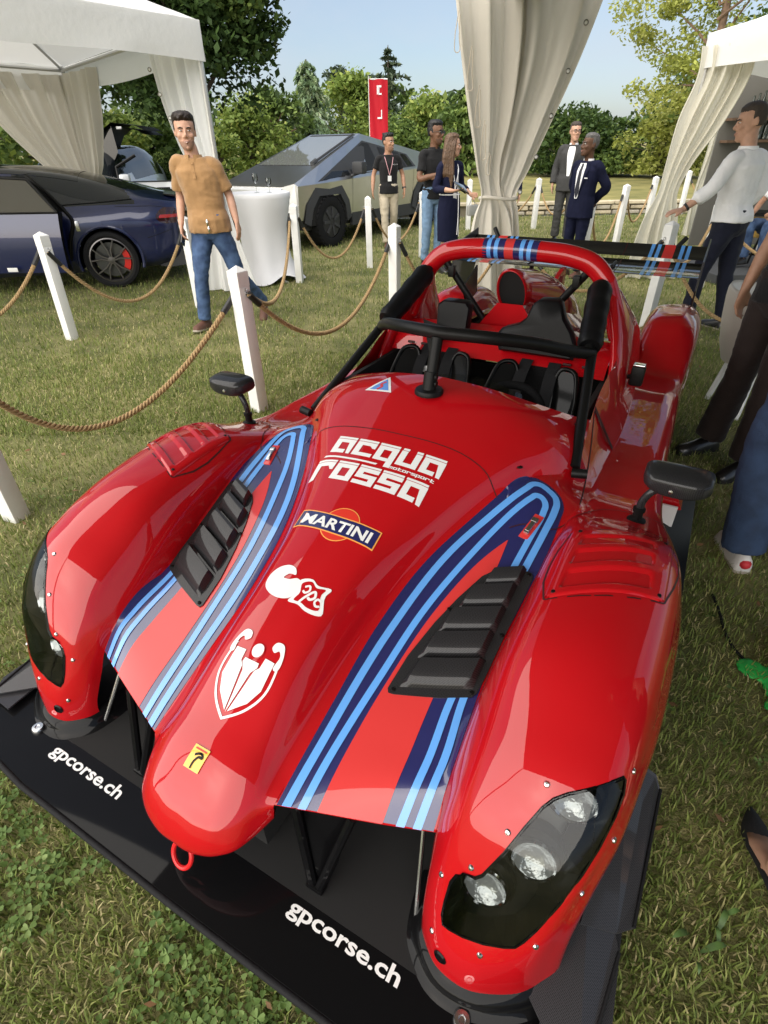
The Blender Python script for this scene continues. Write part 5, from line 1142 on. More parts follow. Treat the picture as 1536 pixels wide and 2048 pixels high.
def rope(a, b, sag, lab, ea=None, eb=None, bow=(0, 0), r=.0165):
    """twisted three-strand rope sagging between two rings, black sleeves at its ends"""
    a, b = Vector(a), Vector(b); n = max(24, int((b-a).length*26)); P = []
    for i in range(n+1):
        t = i/n; k = 4*t*(1-t); c = k if sag < .6 else 1-abs(2*t-1)**2.4
        P.append(a+(b-a)*t+Vector((bow[0]*k, bow[1]*k, -sag*c)))
    t_ = thing('barrier_rope', lab, 'rope', P[n//2], 0, 'hemp ropes between the white posts'); off = P[n//2]
    g = Geo(); m = 8; D = spline(P, m); N = len(D); T = np.gradient(D, axis=0); T /= np.linalg.norm(T, axis=1)[:, None]; s = np.concatenate([[0], np.cumsum(np.linalg.norm(np.diff(D, axis=0), axis=1))])
    U = np.cross(T, np.array([.13, .2, 1.])); U /= np.linalg.norm(U, axis=1)[:, None]; Wv = np.cross(U, T)
    step = max(1, int(.010/(s[-1]/N))); idx = list(range(0, N, step))
    for q in range(3):
        ph = 2*math.pi*q/3; rings = []
        for i in idx:
            w = s[i]/.078*2*math.pi+ph; c = D[i]+(U[i]*math.cos(w)+Wv[i]*math.sin(w))*r*.52-np.array(off)
            rings.append([c+(U[i]*math.cos(x)+Wv[i]*math.sin(x))*r*.62 for x in np.linspace(0, 6.283, 7)[:-1]])
        g.loft([[tuple(v) for v in rg] for rg in rings])
    g.build('strands', M_ROPE, t_, ang=180)
    for i0, i1 in ((0, .12), (1, .12)):
        k = int(N*min(.3, i1/s[-1])); seg = D[:k] if i0 == 0 else D[-k:]
        if k > 2: g = Geo(); g.tube([tuple(v-np.array(off)) for v in seg[::max(1, k//5)]], r*1.28, 10); g.build('end_sleeve', M_CAPB, t_)
def rg(k, sx): 
    o = PP[k]; a = R(POSTS[k][2]); return Vector((o.x+sx*.06*math.cos(a), o.y+sx*.06*math.sin(a), .815))
rope(rg('P3', -1), Vector((-1.95, 2.42, .80)), .55, 'big sagging rope loop nearest the camera left of the red car', bow=(-.15, -.1))
rope(rg('P1', -1), Vector((-4.3, 4.4, .82)), .55, 'rope dropping from the leftmost full post out of the picture')
rope(rg('P1', 1), rg('P2', -1), .58, 'long rope swag in front of the blue car rear wheel')
rope(rg('P3', 1), rg('P6', -1), .52, 'rope swag on the lawn behind the red car')
rope(rg('P3', 1), rg('P4', -1), .42, 'rope running from the near post back to the bar table post')
rope(rg('P4', 1), rg('P5', -1), .58, 'rope swag in front of the pickup front wheel')
rope(rg('P5', 1), rg('P7', -1), .5, 'rope swag before the man in beige trousers')
rope(rg('P6', 1), Vector((1.28, 6.5, .6)), .5, 'rope leaving the post behind the roll hoop towards the curtain')
rope(rg('P9', 1), Vector((3.9, 12.4, .75)), .45, 'far rope swag beside the grey suit'); rope(rg('P9', -1), Vector((2.6, 14.4, .7)), .5, 'far rope hanging behind the cream curtain')
rope(rg('P11', 1), rg('P10', -1), .6, 'rope swag between the posts right of the navy suit')
rope(rg('P10', 1), rg('P13', -1), .55, 'rope swag left of the cream tied curtain')
rope(rg('P12', -1), Vector((1.75, 6.6, .5)), .38, 'rope passing behind the rear wing')
rope(rg('P12', 1), Vector((3.9, 4.5, .75)), .62, 'rope falling past the trousers of the man in the white shirt')
rope(rg('P12', 1), rg('P15', -1), .35, 'rope between the two posts by the white shirt man')
rope(rg('P15', 1), Vector((5.3, 6.2, .62)), .35, 'rope in front of the grey platform')
rope(rg('P16', 1), Vector((-4.6, 14.2, .6)), .5, 'far rope behind the tail of the blue car')
rope(rg('P14', 1), Vector((8.6, 14.8, .7)), .5, 'far rope behind the right marquee curtain')
# ---- bar table with stretch cover, glasses
tb = dp(545, 380, 8.43); tx, ty = -1.62, 8.45
t = thing('bar_table', 'tall round bar table under a white stretch cover beside the pickup', 'table', (tx, ty, 0))
M_COVER2 = mat('table_cover_white', (.78, .78, .80), .7, bump=.25, bscale=6)
rings = []
prof = [(1.10, .41, 0), (1.085, .42, 0), (1.04, .415, .0), (.9, .375, .1), (.7, .315, .22), (.5, .30, .35), (.3, .32, .5), (.15, .37, .65), (.02, .45, .85)]
for z, r, k in prof:
    ring = []
    for j in range(64):
        a = 2*math.pi*j/64; f = 1+k*.35*(abs(math.cos(2*a))**3-.35)+.02*math.sin(9*a)*k; ring.append((r*f*math.cos(a), r*f*math.sin(a), z+(.10*k*(1-abs(math.cos(2*a))**2) if z < .1 else 0)))
    rings.append(ring)
g = Geo(); g.loft(rings, cap=False); g.add(rings[0], [tuple(range(64))]); g.build('table_cover', M_COVER2, t, ang=60)
g = Geo(); g.tube([(0, 0, 0), (0, 0, 1.08)], .03, 8)
for a in (0.78, 2.36, 3.93, 5.5): g.tube([(0, 0, .06), (.46*math.cos(a), .46*math.sin(a), .02)], .018, 6)
g.build('table_leg', M_ALU, t)
M_WG = bpy.data.materials.new('wine_glass'); M_WG.use_nodes = True; nt = M_WG.node_tree; nt.nodes.clear(); mo = nt.nodes.new('ShaderNodeOutputMaterial'); ms = nt.nodes.new('ShaderNodeMixShader'); a_ = nt.nodes.new('ShaderNodeBsdfTransparent'); b_ = nt.nodes.new('ShaderNodeBsdfGlossy'); f_ = nt.nodes.new('ShaderNodeFresnel'); b_.inputs['Roughness'].default_value = .03; a_.inputs['Color'].default_value = (.92, .94, .93, 1)
nt.links.new(f_.outputs['Fac'], ms.inputs['Fac']); nt.links.new(a_.outputs['BSDF'], ms.inputs[1]); nt.links.new(b_.outputs['BSDF'], ms.inputs[2]); nt.links.new(ms.outputs['Shader'], mo.inputs['Surface'])
for px, py, k, lab in ((512, 372, 1.0, 'tall stemmed wine glass at the left of the bar table top'), (538, 375, .75, 'shorter stemmed glass right of the tall one on the bar table')):
    p = dp(px, py, 8.35); gl = Geo(); h = .22*k
    gl.lathe([(.034, 0), (.034, .003), (.005, .008), (.004, h*.42), (.012, h*.46), (.034, h*.62), (.038, h*.75), (.031, h), (.030, h), (.036, h*.75), (.032, h*.63), (.003, h*.48)], n=20); o = gl.build('wine_glass', M_WG); o.location = (p.x, p.y, 1.101); tag(o, lab, 'wine glass')
# ---- red flag behind the pickup
fx, fy = dp(757, 200, 15.9).x, 15.9
t = thing('banner_flag', 'tall red vertical banner flag with white letter marks behind the pickup', 'flag', (fx, fy, 0)); z1, z0 = dp(757, 158, 15.9).z, .5; w = wid(37, 200, 15.9)
V = [((-.5+j/10)*w, .03*math.sin(j*.9+z*2.), z) for z in np.linspace(z0, z1, 30) for j in range(11)]
mesh_obj('banner', V, grid_faces(30, 11), cloth('flag_red', (.55, .012, .025), .25, 10., .15), t, ang=180)
g = Geo(); g.tube([(-w*.5, .02, 0), (-w*.5, .02, z1+.05)], .02, 8); g.tube([(-w*.5, .02, z1), (w*.5, .02, z1)], .012, 6); g.build('pole', M_ALU, t)
def bars(L):
    g = Geo()
    for x0, x1, a, b in L: g.box(((x0+x1)/2*w, -.045, (a+b)/2), (abs(x1-x0)*w, .006, abs(b-a)))
    return g
def fz(py): return dp(757, py, 15.9).z
for L in ([(-.08, -.02, fz(189), fz(171))], [(.0, .05, fz(190), fz(171)), (.05, .16, fz(175), fz(171)), (.05, .17, fz(190), fz(186.5))], [(.13, .18, fz(238), fz(220)), (-.07, .13, fz(238), fz(234.5))]): bars(L).build('letter', M_WHITE, t, smooth=False)
# ================================================================== STEEL PICKUP
M_INOX = mat('brushed_steel', (.63, .63, .63), .30, metal=1., bump=.02, bscale=15, var=.04, vscale=3)
M_INOX2 = mat('brushed_steel_dull', (.60, .60, .60), .42, metal=1.)
M_GLASS = mat('dark_car_glass', (.010, .012, .014), .05, spec=.55)
M_TRIM = mat('grey_plastic_trim', (.035, .036, .038), .6)
TR = thing('pickup_truck', 'angular bare steel pickup truck parked behind the bar table with open side windows', 'pickup truck', (-1.72, 12.07, 0), math.atan2(-.83, -.56))
def lerp(a, b, t): return a+(b-a)*t
def V3(*a): return Vector(a)
def crease(x, s): return V3(x, s*(.99-.10*max(0, x-.2)), 1.03+.036*(.8-x))
def roofl(x, s):
    if x > -1.5: t = (.86-x)/(.86+1.5); return V3(x, s*lerp(.86, .62, t), lerp(1.05, 1.80, t))
    t = (-1.5-x)/3.1; return V3(x, s*lerp(.62, .84, t), lerp(1.80, 1.32, t))
def side(x, t, s, o=0.):
    p = crease(x, s).lerp(roofl(x, s), t); return p+V3(0, s*o, o*.55)
xs = [.80, .4, 0, -.5, -1., -1.5, -2., -3., -4., -4.6]
g = Geo()
for s in (1, -1):
    V = [];
    for x in xs: V += [V3(x, s*(.96-.10*max(0, x-.2)), .50), crease(x, s), roofl(x, s)]
    n = len(xs); g.add(V, [(3*i+k, 3*i+3+k, 3*i+4+k, 3*i+1+k)[::s] for i in range(n-1) for k in (0, 1)])
V = [roofl(x, s) for x in xs for s in (1, -1)]
g.add(V, [(2*i, 2*i+1, 2*i+3, 2*i+2) for i in range(len(xs)-1)])
fr_ = [V3(.80, .90, 1.03), V3(.80, .86, .50), V3(.93, .70, .52), V3(.92, .72, 1.0)]
g.add([roofl(.80, 1), crease(.8, 1), V3(.80, .90, .5), V3(.92, .66, .52), V3(.91, .66, 1.02), roofl(.80, -1), crease(.8, -1), V3(.80, -.90, .5), V3(.92, -.66, .52), V3(.91, -.66, 1.02)], [(0, 4, 3, 2), (0, 2, 1), (5, 7, 8, 9), (5, 6, 7), (4, 9, 8, 3), (0, 5, 9, 4)])
g.add([crease(-4.6, 1), roofl(-4.6, 1), roofl(-4.6, -1), crease(-4.6, -1), V3(-4.6, -.9, .5), V3(-4.6, .9, .5)], [(0, 1, 2, 3, 4, 5)])
g.build('body', M_INOX, TR, smooth=False)
def hoodp(x, y, o=.004):
    a, b = roofl(x, 1), roofl(x, -1); return a.lerp(b, (1-y)/2)+V3(.3*o, 0, o)
g = Geo(); V = [hoodp(x, y) for x, y in ((.02, .90), (.02, -.90), (-1.38, -.90), (-1.38, .90))]; g.add(V, [(0, 1, 2, 3)]); g.build('windscreen', mat('windscreen_glass', (.16, .17, .16), .04, coat=.8, spec=.8), TR, smooth=False)
g = Geo(); g.add([hoodp(x, y, .005) for x, y in ((-1.40, .90), (-1.40, -.9), (-1.52, -.88), (-1.52, .88))], [(0, 1, 2, 3)]); g.build('roof_trim', M_TRIM, TR, smooth=False)
g = Geo(); g.tube([hoodp(.0, .84, .03), hoodp(-.5, .86, .03), hoodp(-1.36, .90, .03)], .022, 8); g.tube([hoodp(.02, .82, .02), hoodp(-.1, .84, .03)], .045, 8); g.build('wiper', M_TRIM, TR)
def win(name, pts, s, m, o=.006):
    g = Geo(); g.add([side(x, t, s, o) for x, t in pts], [tuple(range(len(pts)))]); return g.build(name, m, TR, smooth=False)
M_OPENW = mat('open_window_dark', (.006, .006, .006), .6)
for s in (1, -1):
    win('window_surround', [(.28, .16), (-1.48, .84), (-2.0, .80), (-2.95, .66), (-3.1, .12), (-.9, .10)], s, M_TRIM, .004)
    win('quarter_window', [(.15, .17), (-.62, .62), (-.70, .14)], s, M_GLASS, .008)
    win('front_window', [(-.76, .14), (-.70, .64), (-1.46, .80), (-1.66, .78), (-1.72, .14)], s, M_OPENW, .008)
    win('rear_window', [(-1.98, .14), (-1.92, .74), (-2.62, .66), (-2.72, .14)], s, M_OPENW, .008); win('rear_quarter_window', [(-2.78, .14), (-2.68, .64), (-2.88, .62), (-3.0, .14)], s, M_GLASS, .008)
    for x in (-.72, -1.86, -2.98):
        g = Geo(); V = [crease(x, s)+V3(0, s*.003, 0), V3(x, s*.963, .55), V3(x-.008, s*.963, .55), crease(x-.008, s)+V3(0, s*.003, 0)]; g.add(V, [(0, 1, 2, 3)]); g.build('door_gap', M_TRIM, TR, smooth=False)
    for x0 in (0, -3.63):
        out = [(-.66, .46), (-.60, .74), (-.38, 1.0), (.38, 1.0), (.62, .74), (.70, .46)]; inn = [(-.50, .40), (-.46, .66), (-.30, .86), (.30, .86), (.48, .66), (.56, .40)]
        yy = lambda x: s*(.985-.10*max(0, x+x0-.2))
        g = Geo(); V = [V3(x+x0, yy(x), z) for x, z in out]+[V3(x+x0, yy(x)+s*.02, z) for x, z in inn]; g.add(V, [(i, i+1, 7+i, 6+i) for i in range(5)])
        V = [V3(x+x0, yy(x)+s*.02, z) for x, z in inn]+[V3(x+x0, s*.70, z) for x, z in inn]; g.add(V, [(i, i+1, 7+i, 6+i) for i in range(5)]); g.build('arch_trim', M_TRIM, TR, smooth=False)
        g = Geo(); g.add([V3(x+x0, s*.978, z) for x, z in inn], [tuple(range(6))]); g.build('arch_well', M_DARK, TR, smooth=False)
        r, w = .425, .29; wt = thing0('wheel', (x0, s*.87, r), TR)
        g = Geo(); g.lathe([(r*.62, -w*.45), (r*.8, -w*.5), (r*.96, -w*.46), (r, -w*.38), (r, w*.38), (r*.96, w*.46), (r*.8, w*.5), (r*.62, w*.45)], n=40, axis='y'); g.build('tyre', M_RUB, wt, ang=30)
        g = Geo()
        for i in range(30):
            a = 2*math.pi*i/30
            for k in (-1, 1): g.box(((r+.004)*math.cos(a+k*.05), k*w*.33, (r+.004)*math.sin(a+k*.05)), (.022, w*.3, .05), rot=Matrix.Rotation(-a, 3, 'Y'))
        g.build('tread', M_RUB, wt, smooth=False)['kind'] = 'stuff'
        g = Geo(); g.lathe([(r*.64, s*w*.30), (r*.60, s*w*.42), (.05, s*w*.46), (.001, s*w*.46)], n=28, axis='y'); g.build('wheel_cover', mat('wheel_cover_grey', (.022, .022, .023), .5), wt, ang=30)
        g = Geo()
        for i in range(7):
            a = 2*math.pi*i/7; g.box((r*.36*math.cos(a), s*w*.47, r*.36*math.sin(a)), (r*.40, .02, .05), rot=Matrix.Rotation(-a, 3, 'Y'))
        g.build('cover_spokes', M_TRIM, wt, smooth=False)
    g = Geo(); g.prism([(-.7+.0, .30), (-3.1, .30), (-3.1, .52), (-.7, .52)], 'y', s*.90, s*.965); g.build('rocker', M_TRIM, TR, smooth=False)
    c = side(-.78, .16, s, .17); g = Geo(); g.rbox(c, (.17, .24, .20), .035); g.tube([side(-.72, .1, s), c-V3(0, 0, .08)], .025, 8); g.build('side_mirror', M_TRIM, TR)
g = Geo(); g.box((.925, 0, .985), (.03, 1.34, .035)); g.build('light_bar', mat('light_bar_white', (.8, .82, .85), .2), TR, smooth=False)
g = Geo(); g.box((.86, 0, .46), (.16, 1.5, .34)); g.box((-1.9, 0, .42), (5.0, 1.7, .2)); g.build('bumper', M_TRIM, TR, smooth=False)
g = Geo(); g.rbox((.945, .0, .74), (.02, 1.1, .05), .006); g.build('lower_light', M_TRIM, TR)
g = Geo(); g.rbox((-2.3, .25, 1.22), (.3, .5, .4), .06); g.build('red_seat', mat('seat_red', (.45, .01, .02), .5), TR)

# ================================================================== BLUE SALOON (and the white SUV behind)
M_BLUE = mat('deep_blue_paint', (.006, .012, .066), .3, coat=1., coatr=.02, metal=.25)
def car_loft(secs, kr=6, kc=4): return dense([[(x, y, z) for y, z in pts] for x, pts in secs], kr, kc)
def car_shell(parent, A, m_body, m_glass, is_glass, arches=()):
    R_, C_ = A.shape[:2]; V = A.reshape(-1, 3); F = grid_faces(R_, C_)
    F = [f for f in F if not any((lambda c: math.hypot(c[0]-ax, c[2]-.355) < .405 and c[1] > .62)(V[list(f)].mean(0)) for ax in arches)]
    for s in (1, -1):
        Vs = V*np.array([1, s, 1]); Fs = [f if s < 0 else f[::-1] for f in F]
        fb = [f for f in F if not is_glass(V[list(f)].mean(0))]; fg = [f for f in F if is_glass(V[list(f)].mean(0))]
        for nm, ff, m in (('body', fb, m_body), ('glass', fg, m_glass)):
            if not ff: continue
            us = sorted({i for f in ff for i in f}); mp_ = {i: k for k, i in enumerate(us)}
            mesh_obj(nm, Vs[us], [tuple(mp_[i] for i in (f if s < 0 else f[::-1])) for f in ff], m, parent, ang=180)
BL = thing('blue_saloon', 'deep blue saloon car cut off at the left edge with its rear door open', 'car', (-3.93, 9.0, 0), math.atan2(-.284, -.959))
SEC = [(-1.02, [(.50,.42),(.56,.46),(.62,.58),(.66,.78),(.64,.94),(.58,1.0),(.35,1.03),(0,1.04)]),
 (-.93, [(.66,.30),(.76,.38),(.83,.58),(.84,.80),(.80,.95),(.70,1.02),(.42,1.065),(0,1.08)]),
 (-.70, [(.76,.24),(.89,.33),(.94,.60),(.935,.84),(.86,.99),(.73,1.065),(.45,1.11),(0,1.13)]),
 (-.35, [(.80,.22),(.94,.31),(.975,.60),(.965,.86),(.90,1.0),(.69,1.14),(.45,1.20),(0,1.225)]),
 (.20, [(.82,.20),(.95,.30),(.985,.58),(.975,.86),(.91,1.0),(.645,1.26),(.42,1.325),(0,1.35)]),
 (.80, [(.82,.20),(.95,.30),(.97,.58),(.965,.85),(.91,.985),(.62,1.345),(.40,1.41),(0,1.435)]),
 (1.5, [(.82,.20),(.95,.30),(.965,.58),(.96,.84),(.91,.97),(.615,1.37),(.40,1.435),(0,1.455)]),
 (2.2, [(.82,.20),(.95,.30),(.965,.58),(.96,.83),(.90,.955),(.64,1.29),(.42,1.36),(0,1.385)]),
 (2.9, [(.82,.20),(.95,.30),(.975,.58),(.965,.82),(.89,.93),(.76,1.0),(.45,1.04),(0,1.06)]),
 (3.6, [(.75,.22),(.90,.30),(.93,.55),(.92,.75),(.83,.84),(.70,.88),(.45,.90),(0,.91)]),
 (3.9, [(.40,.30),(.50,.34),(.6,.50),(.6,.62),(.55,.70),(.45,.73),(.3,.75),(0,.76)])]
AB = car_loft(SEC, 14, 8)
def blue_glass(c):
    x, y, z = c; return z > 1.005 and .0 < abs(y) and ((-.20+(1.30-z)*-.9 < x < 2.75 and y > .60 and z < 1.34) or (y < .62 and (-.62 < x < .55 or 1.9 < x < 2.8) and z > 1.14))
car_shell(BL, AB, M_BLUE, M_GLASS, blue_glass, (0, 2.96))
g = Geo(); A2 = AB[14*4:14*7, -17:]; V = A2.reshape(-1, 3)+np.array([0, 0, .004]); g.add(V, grid_faces(*A2.shape[:2])); g.mirror(); g.V = [(v[0] if i < len(g.V)//2 else -v[0], v[1] if i < len(g.V)//2 else -v[1], v[2]) for i, v in enumerate(g.V)]; g.build('roof_glass', M_GLASS, BL, ang=180)
def sedan_wheel(x, y, s, parent, rim_m, cal):
    r, w = .352, .26; wt = thing0('wheel', (x, y, r), parent)
    g = Geo(); g.lathe([(r*.76, -w*.45), (r*.86, -w*.5), (r*.97, -w*.46), (r, -w*.36), (r, w*.36), (r*.97, w*.46), (r*.86, w*.5), (r*.76, w*.45)], n=48, axis='y'); g.build('tyre', M_RUB, wt, ang=30)
    g = Geo(); g.lathe([(r*.78, s*w*.46), (r*.74, s*w*.47), (r*.70, s*w*.30), (r*.70, -s*w*.3)], n=48, axis='y')
    for i in range(5):
        for k in (-1, 1):
            a = 2*math.pi*(i/5)+.3; a2 = a+k*.30
            g.loft([[(rr*math.cos(an)-tw*math.sin(an), s*(w*yy), rr*math.sin(an)+tw*math.cos(an)) for tw, yy in ((-hw_, .40), (hw_, .40), (hw_*.6, .46), (-hw_*.6, .46))] for rr, an, hw_ in ((r*.10, a+k*.25, .014), (r*.36, a+k*.16, .012), (r*.73, a2, .011))])
    g.lathe([(.05, s*w*.38), (.045, s*w*.47), (.001, s*w*.48)], n=16, axis='y'); g.build('rim', rim_m, wt, ang=40)
    g = Geo(); g.lathe([(r*.60, s*w*.10), (r*.60, s*w*.14), (.06, s*w*.14), (.001, s*w*.14)], n=36, axis='y'); g.build('brake_disc', mat('brake_disc', (.10, .10, .10), .35, metal=1.), wt)
    g = Geo(); g.loft([[(rr*math.cos(a), s*yy, rr*math.sin(a)) for rr, yy in ((r*.46, .02), (r*.68, .02), (r*.68, .085), (r*.46, .085))] for a in np.linspace(2.5, 3.75, 8)]); g.build('caliper', cal, wt)
    return wt
M_RIMG = mat('rim_grey', (.16, .15, .15), .3, metal=.9); M_CAL = mat('caliper_red', (.60, .01, .008), .35, coat=.6)
for x in (0, 2.96):
    for s in (1, -1):
        sedan_wheel(x, s*.855, s, BL, M_RIMG, M_CAL)
        out = [(x+.408*math.cos(a), .355+.408*math.sin(a)) for a in np.linspace(-.28, math.pi+.28, 28)]
        g = Geo(); g.tube([(px_, s*(.972 if x < 1 else .965), pz_) for px_, pz_ in out], .022, 8); g.build('arch_lip', M_BLUE, BL)
        g = Geo(); g.add([(px_, s*.965, pz_) for px_, pz_ in out]+[(px_, s*.60, pz_) for px_, pz_ in out], [(i, i+1, 29+i, 28+i) for i in range(27)]); g.add([(px_, s*.61, pz_) for px_, pz_ in out], [tuple(range(28))]); g.build('wheel_well', M_DARK, BL, smooth=False)
BLV = BVHTree.FromPolygons([Vector(q) for q in AB.reshape(-1, 3)], grid_faces(*AB.shape[:2]))
def bls(x, z, o=.003):
    h = BLV.ray_cast(Vector((x, 2, z)), Vector((0, -1, 0)))
    if h[0] is None: h = BLV.find_nearest(Vector((x, .8, z)))
    n = h[1] if h[1].y > 0 else -h[1]; return h[0]+n*o
def blpatch(name, rows, m, o=.004, par=None):
    rows = spline(rows, 4); V = [bls(x0+(x1-x0)*k/6, z, o) for z, x0, x1 in rows for k in range(7)]
    return mesh_obj(name, V, grid_faces(len(rows), 7), m, par or BL, ang=180)
tl = blpatch('tail_light', [(.76, -.80, -.925), (.80, -.70, -.955), (.85, -.68, -.97), (.90, -.72, -.955), (.945, -.80, -.93)], mat('tail_light_dark', (.03, .004, .006), .1, coat=1.))
blpatch('lamp_strip', [(.825, -.72, -.955), (.845, -.72, -.96), (.862, -.74, -.955)], mat('tail_light_red', (.45, .02, .02), .2, coat=1.), .008, tl)
blpatch('badge_mark', [(.60, -.88, -.93), (.70, -.86, -.93), (.74, -.87, -.92)], M_BLUE, .006)
for P in ([(-.52, .60), (-.70, .645), (-.86, .69), (-.955, .72)], [(-.20, .985), (-.45, .975), (-.70, .965), (-.80, .95)], [(1.55, .32), (1.57, .60), (1.56, .85), (1.53, .96)], [(.58, .33), (.9, .345), (1.5, .345)]):
    g = Geo(); g.tube([bls(x, z, .001) for x, z in spline(P, 4)], .0032, 5); g.build('shut_line', M_DARK, BL)
g = Geo(); g.tube([bls(x, z, .004) for x, z in spline([(-.42, 1.055), (-.1, 1.035), (.3, 1.02), (.6, 1.01)], 4)], .006, 6); g.build('window_trim', M_SATIN, BL)
g = Geo(); g.loft([[(-.98+dx, y, 1.065+dz-.02*abs(y)) for dx, dz in ((0, 0), (.16, .03), (.16, .042), (-.015, .022))] for y in np.linspace(-.62, .62, 9)]); g.build('boot_spoiler', M_CARB, BL, ang=60)
g = Geo(); g.prism([(-.97, .22), (-.75, .20), (-.60, .22), (-.60, .40), (-.92, .44), (-.99, .34)], 'y', -.80, .80); g.build('rear_diffuser', M_TRIM, BL)
# open rear door: dark door opening, shut pillar, swung door with its window
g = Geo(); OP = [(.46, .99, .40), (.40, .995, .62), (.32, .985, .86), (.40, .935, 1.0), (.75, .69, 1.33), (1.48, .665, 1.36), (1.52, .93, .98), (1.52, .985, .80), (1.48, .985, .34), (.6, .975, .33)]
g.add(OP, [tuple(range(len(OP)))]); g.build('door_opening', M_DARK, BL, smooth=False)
g = Geo(); g.tube(spline([(.50, 1.0, .38), (.44, 1.005, .60), (.34, 1.0, .85), (.43, .95, 1.0), (.77, .70, 1.34)], 4), .022, 8); g.tube(spline([(.62, .97, .36), (.56, .975, .6), (.47, .97, .85), (.5, .93, 1.0)], 4), .018, 8); g.build('door_seal', M_SATIN, BL)
DR = thing0('rear_door', (1.50, .965, 0), BL); DR.rotation_euler = (0, 0, R(-17)); DR['label'] = 'opened rear door'
def doorp(u, z, o=0.): # u 0 hinge .. 1 rear edge
    y = .02+(-.03*(1-math.sin(math.pi*min(1, max(0, (z-.25)/.7)))))+o; return (-u*1.12+.0, y, z)
Vd = [doorp(u-(.10*(1-z)*u if z < .9 else 0)-.0, z) for z in np.linspace(.28, .96, 10) for u in np.linspace(0, 1, 10)]
g = Geo(); g.add(Vd, grid_faces(10, 10)); g.add([(v[0], v[1]-.11, v[2]) for v in Vd], grid_faces(10, 10, True)); g.build('door_skin', M_BLUE, DR, ang=180)
g = Geo(); g.add([doorp(1-.072*.0, .96), doorp(.93, .62), doorp(.928, .28)]+[(v[0], v[1]-.11, v[2]) for v in (doorp(1, .96), doorp(.93, .62), doorp(.928, .28))], [(0, 1, 4, 3), (1, 2, 5, 4)]); g.build('door_edge', M_SATIN, DR, smooth=False)
g = Geo(); g.add([(-.02, .0, .965), (-1.10, .0, .965), (-.72, -.24, 1.30), (-.06, -.26, 1.34)], [(0, 1, 2, 3)]); g.build('door_window', mat('door_glass_tan_reflection', (.05, .045, .03), .05, coat=.6), DR, smooth=False)  # tan reflection in the pane is put into its base colour
g = Geo(); g.tube([(-.0, .0, .965), (-1.12, .0, .965)], .013, 6); g.tube([(-1.12, 0, .965), (-.74, -.245, 1.31), (-.04, -.265, 1.35), (0, -.05, 1.0)], .015, 6); g.build('window_frame', M_SATIN, DR)
g = Geo(); g.rbox((-.35, .055, .33), (.13, .004, .05), .002); g.build('sticker', M_WHITE, DR)
g = Geo(); g.rbox((.30, .99, .78), (.05, .01, .12), .004); g.build('door_latch', M_STEEL, BL)

# white SUV with raised falcon-style door
h_ = dp(203, 380, 12.2)
SU = thing('white_suv', 'white sport utility car with raised gullwing door and opened silver front door', 'car', (h_.x-.92, h_.y+.9, 0), R(-88))
M_WHT = mat('pearl_white_paint', (.62, .64, .66), .3, coat=1.)
SS = [(-3.6, [(.6,.4),(.7,.45),(.8,.6),(.85,.8),(.83,1.0),(.72,1.25),(.4,1.35),(0,1.38)]), (-3.0, [(.8,.25),(.92,.33),(.98,.6),(.98,.9),(.92,1.08),(.70,1.52),(.4,1.60),(0,1.63)]), (-1.5, [(.82,.22),(.95,.3),(.99,.6),(.98,.9),(.93,1.06),(.66,1.60),(.4,1.67),(0,1.69)]), (-.5, [(.82,.22),(.95,.3),(.985,.6),(.975,.88),(.92,1.03),(.66,1.52),(.4,1.60),(0,1.63)]), (.30, [(.82,.22),(.95,.3),(.985,.6),(.975,.86),(.90,1.0),(.78,1.10),(.45,1.16),(0,1.18)]), (1.1, [(.8,.22),(.93,.3),(.96,.58),(.94,.8),(.85,.9),(.7,.96),(.45,.99),(0,1.0)]), (1.45, [(.4,.3),(.5,.34),(.6,.5),(.6,.62),(.55,.70),(.45,.73),(.3,.75),(0,.76)])]
car_shell(SU, car_loft(SS), M_WHT, M_GLASS, lambda c: (c[2] > 1.07 and c[0] < .24 and c[0] > -3.2) and not (c[1] > .655 and abs(c[2]-1.06) < .05))
for x in (.55, -2.45):
    for s in (1, -1): sedan_wheel(x, s*.86, s, SU, M_RIMG, M_SATIN)
D2 = thing0('front_door', (.10, .96, 0), SU); D2.rotation_euler = (0, 0, R(-86)); D2['label'] = 'opened front door'
Vd = [(-u*1.06, .03*math.sin(math.pi*min(1, (z-.25)/.75)), z) for z in np.linspace(.32, 1.04, 8) for u in np.linspace(0, 1, 8)]
g = Geo(); g.add(Vd, grid_faces(8, 8)); g.add([(v[0], v[1]-.10, v[2]) for v in Vd], grid_faces(8, 8, True)); g.build('door_skin', M_WHT, D2, ang=180)
g = Geo(); g.tube([(-.0, .0, 1.05), (-1.06, .0, 1.05)], .012, 6); g.rbox((-.86, .035, .93), (.26, .012, .03), .005); g.build('handle', M_SATIN, D2)
g = Geo(); g.rbox((-.16, .12, 1.12), (.20, .15, .14), .045); g.tube([(-.10, .0, 1.04), (-.14, .10, 1.08)], .025, 8); g.build('side_mirror', M_WHT, D2)
g = Geo(); g.tube([(.0, .0, 1.04), (.0+.05, -.20, 1.30), (-.35, -.30, 1.50)], .03, 8); g.build('pillar', M_SATIN, D2)
D3 = thing0('gullwing_door', (-1.1, .45, 1.66), SU); D3['label'] = 'raised rear door'
g = Geo(); V = [(x, y, z) for x in (-.65, .65) for y, z in ((0, 0), (.18, .26), (.42, .40), (.90, .34), (1.06, .26))]; g.add(V, [(i, i+1, 6+i, 5+i) for i in range(4)])
g.add([(v[0], v[1], v[2]-.07) for v in V], [(i, 5+i, 6+i, i+1) for i in range(4)]); g.build('door_skin', M_SATIN, D3, ang=30)
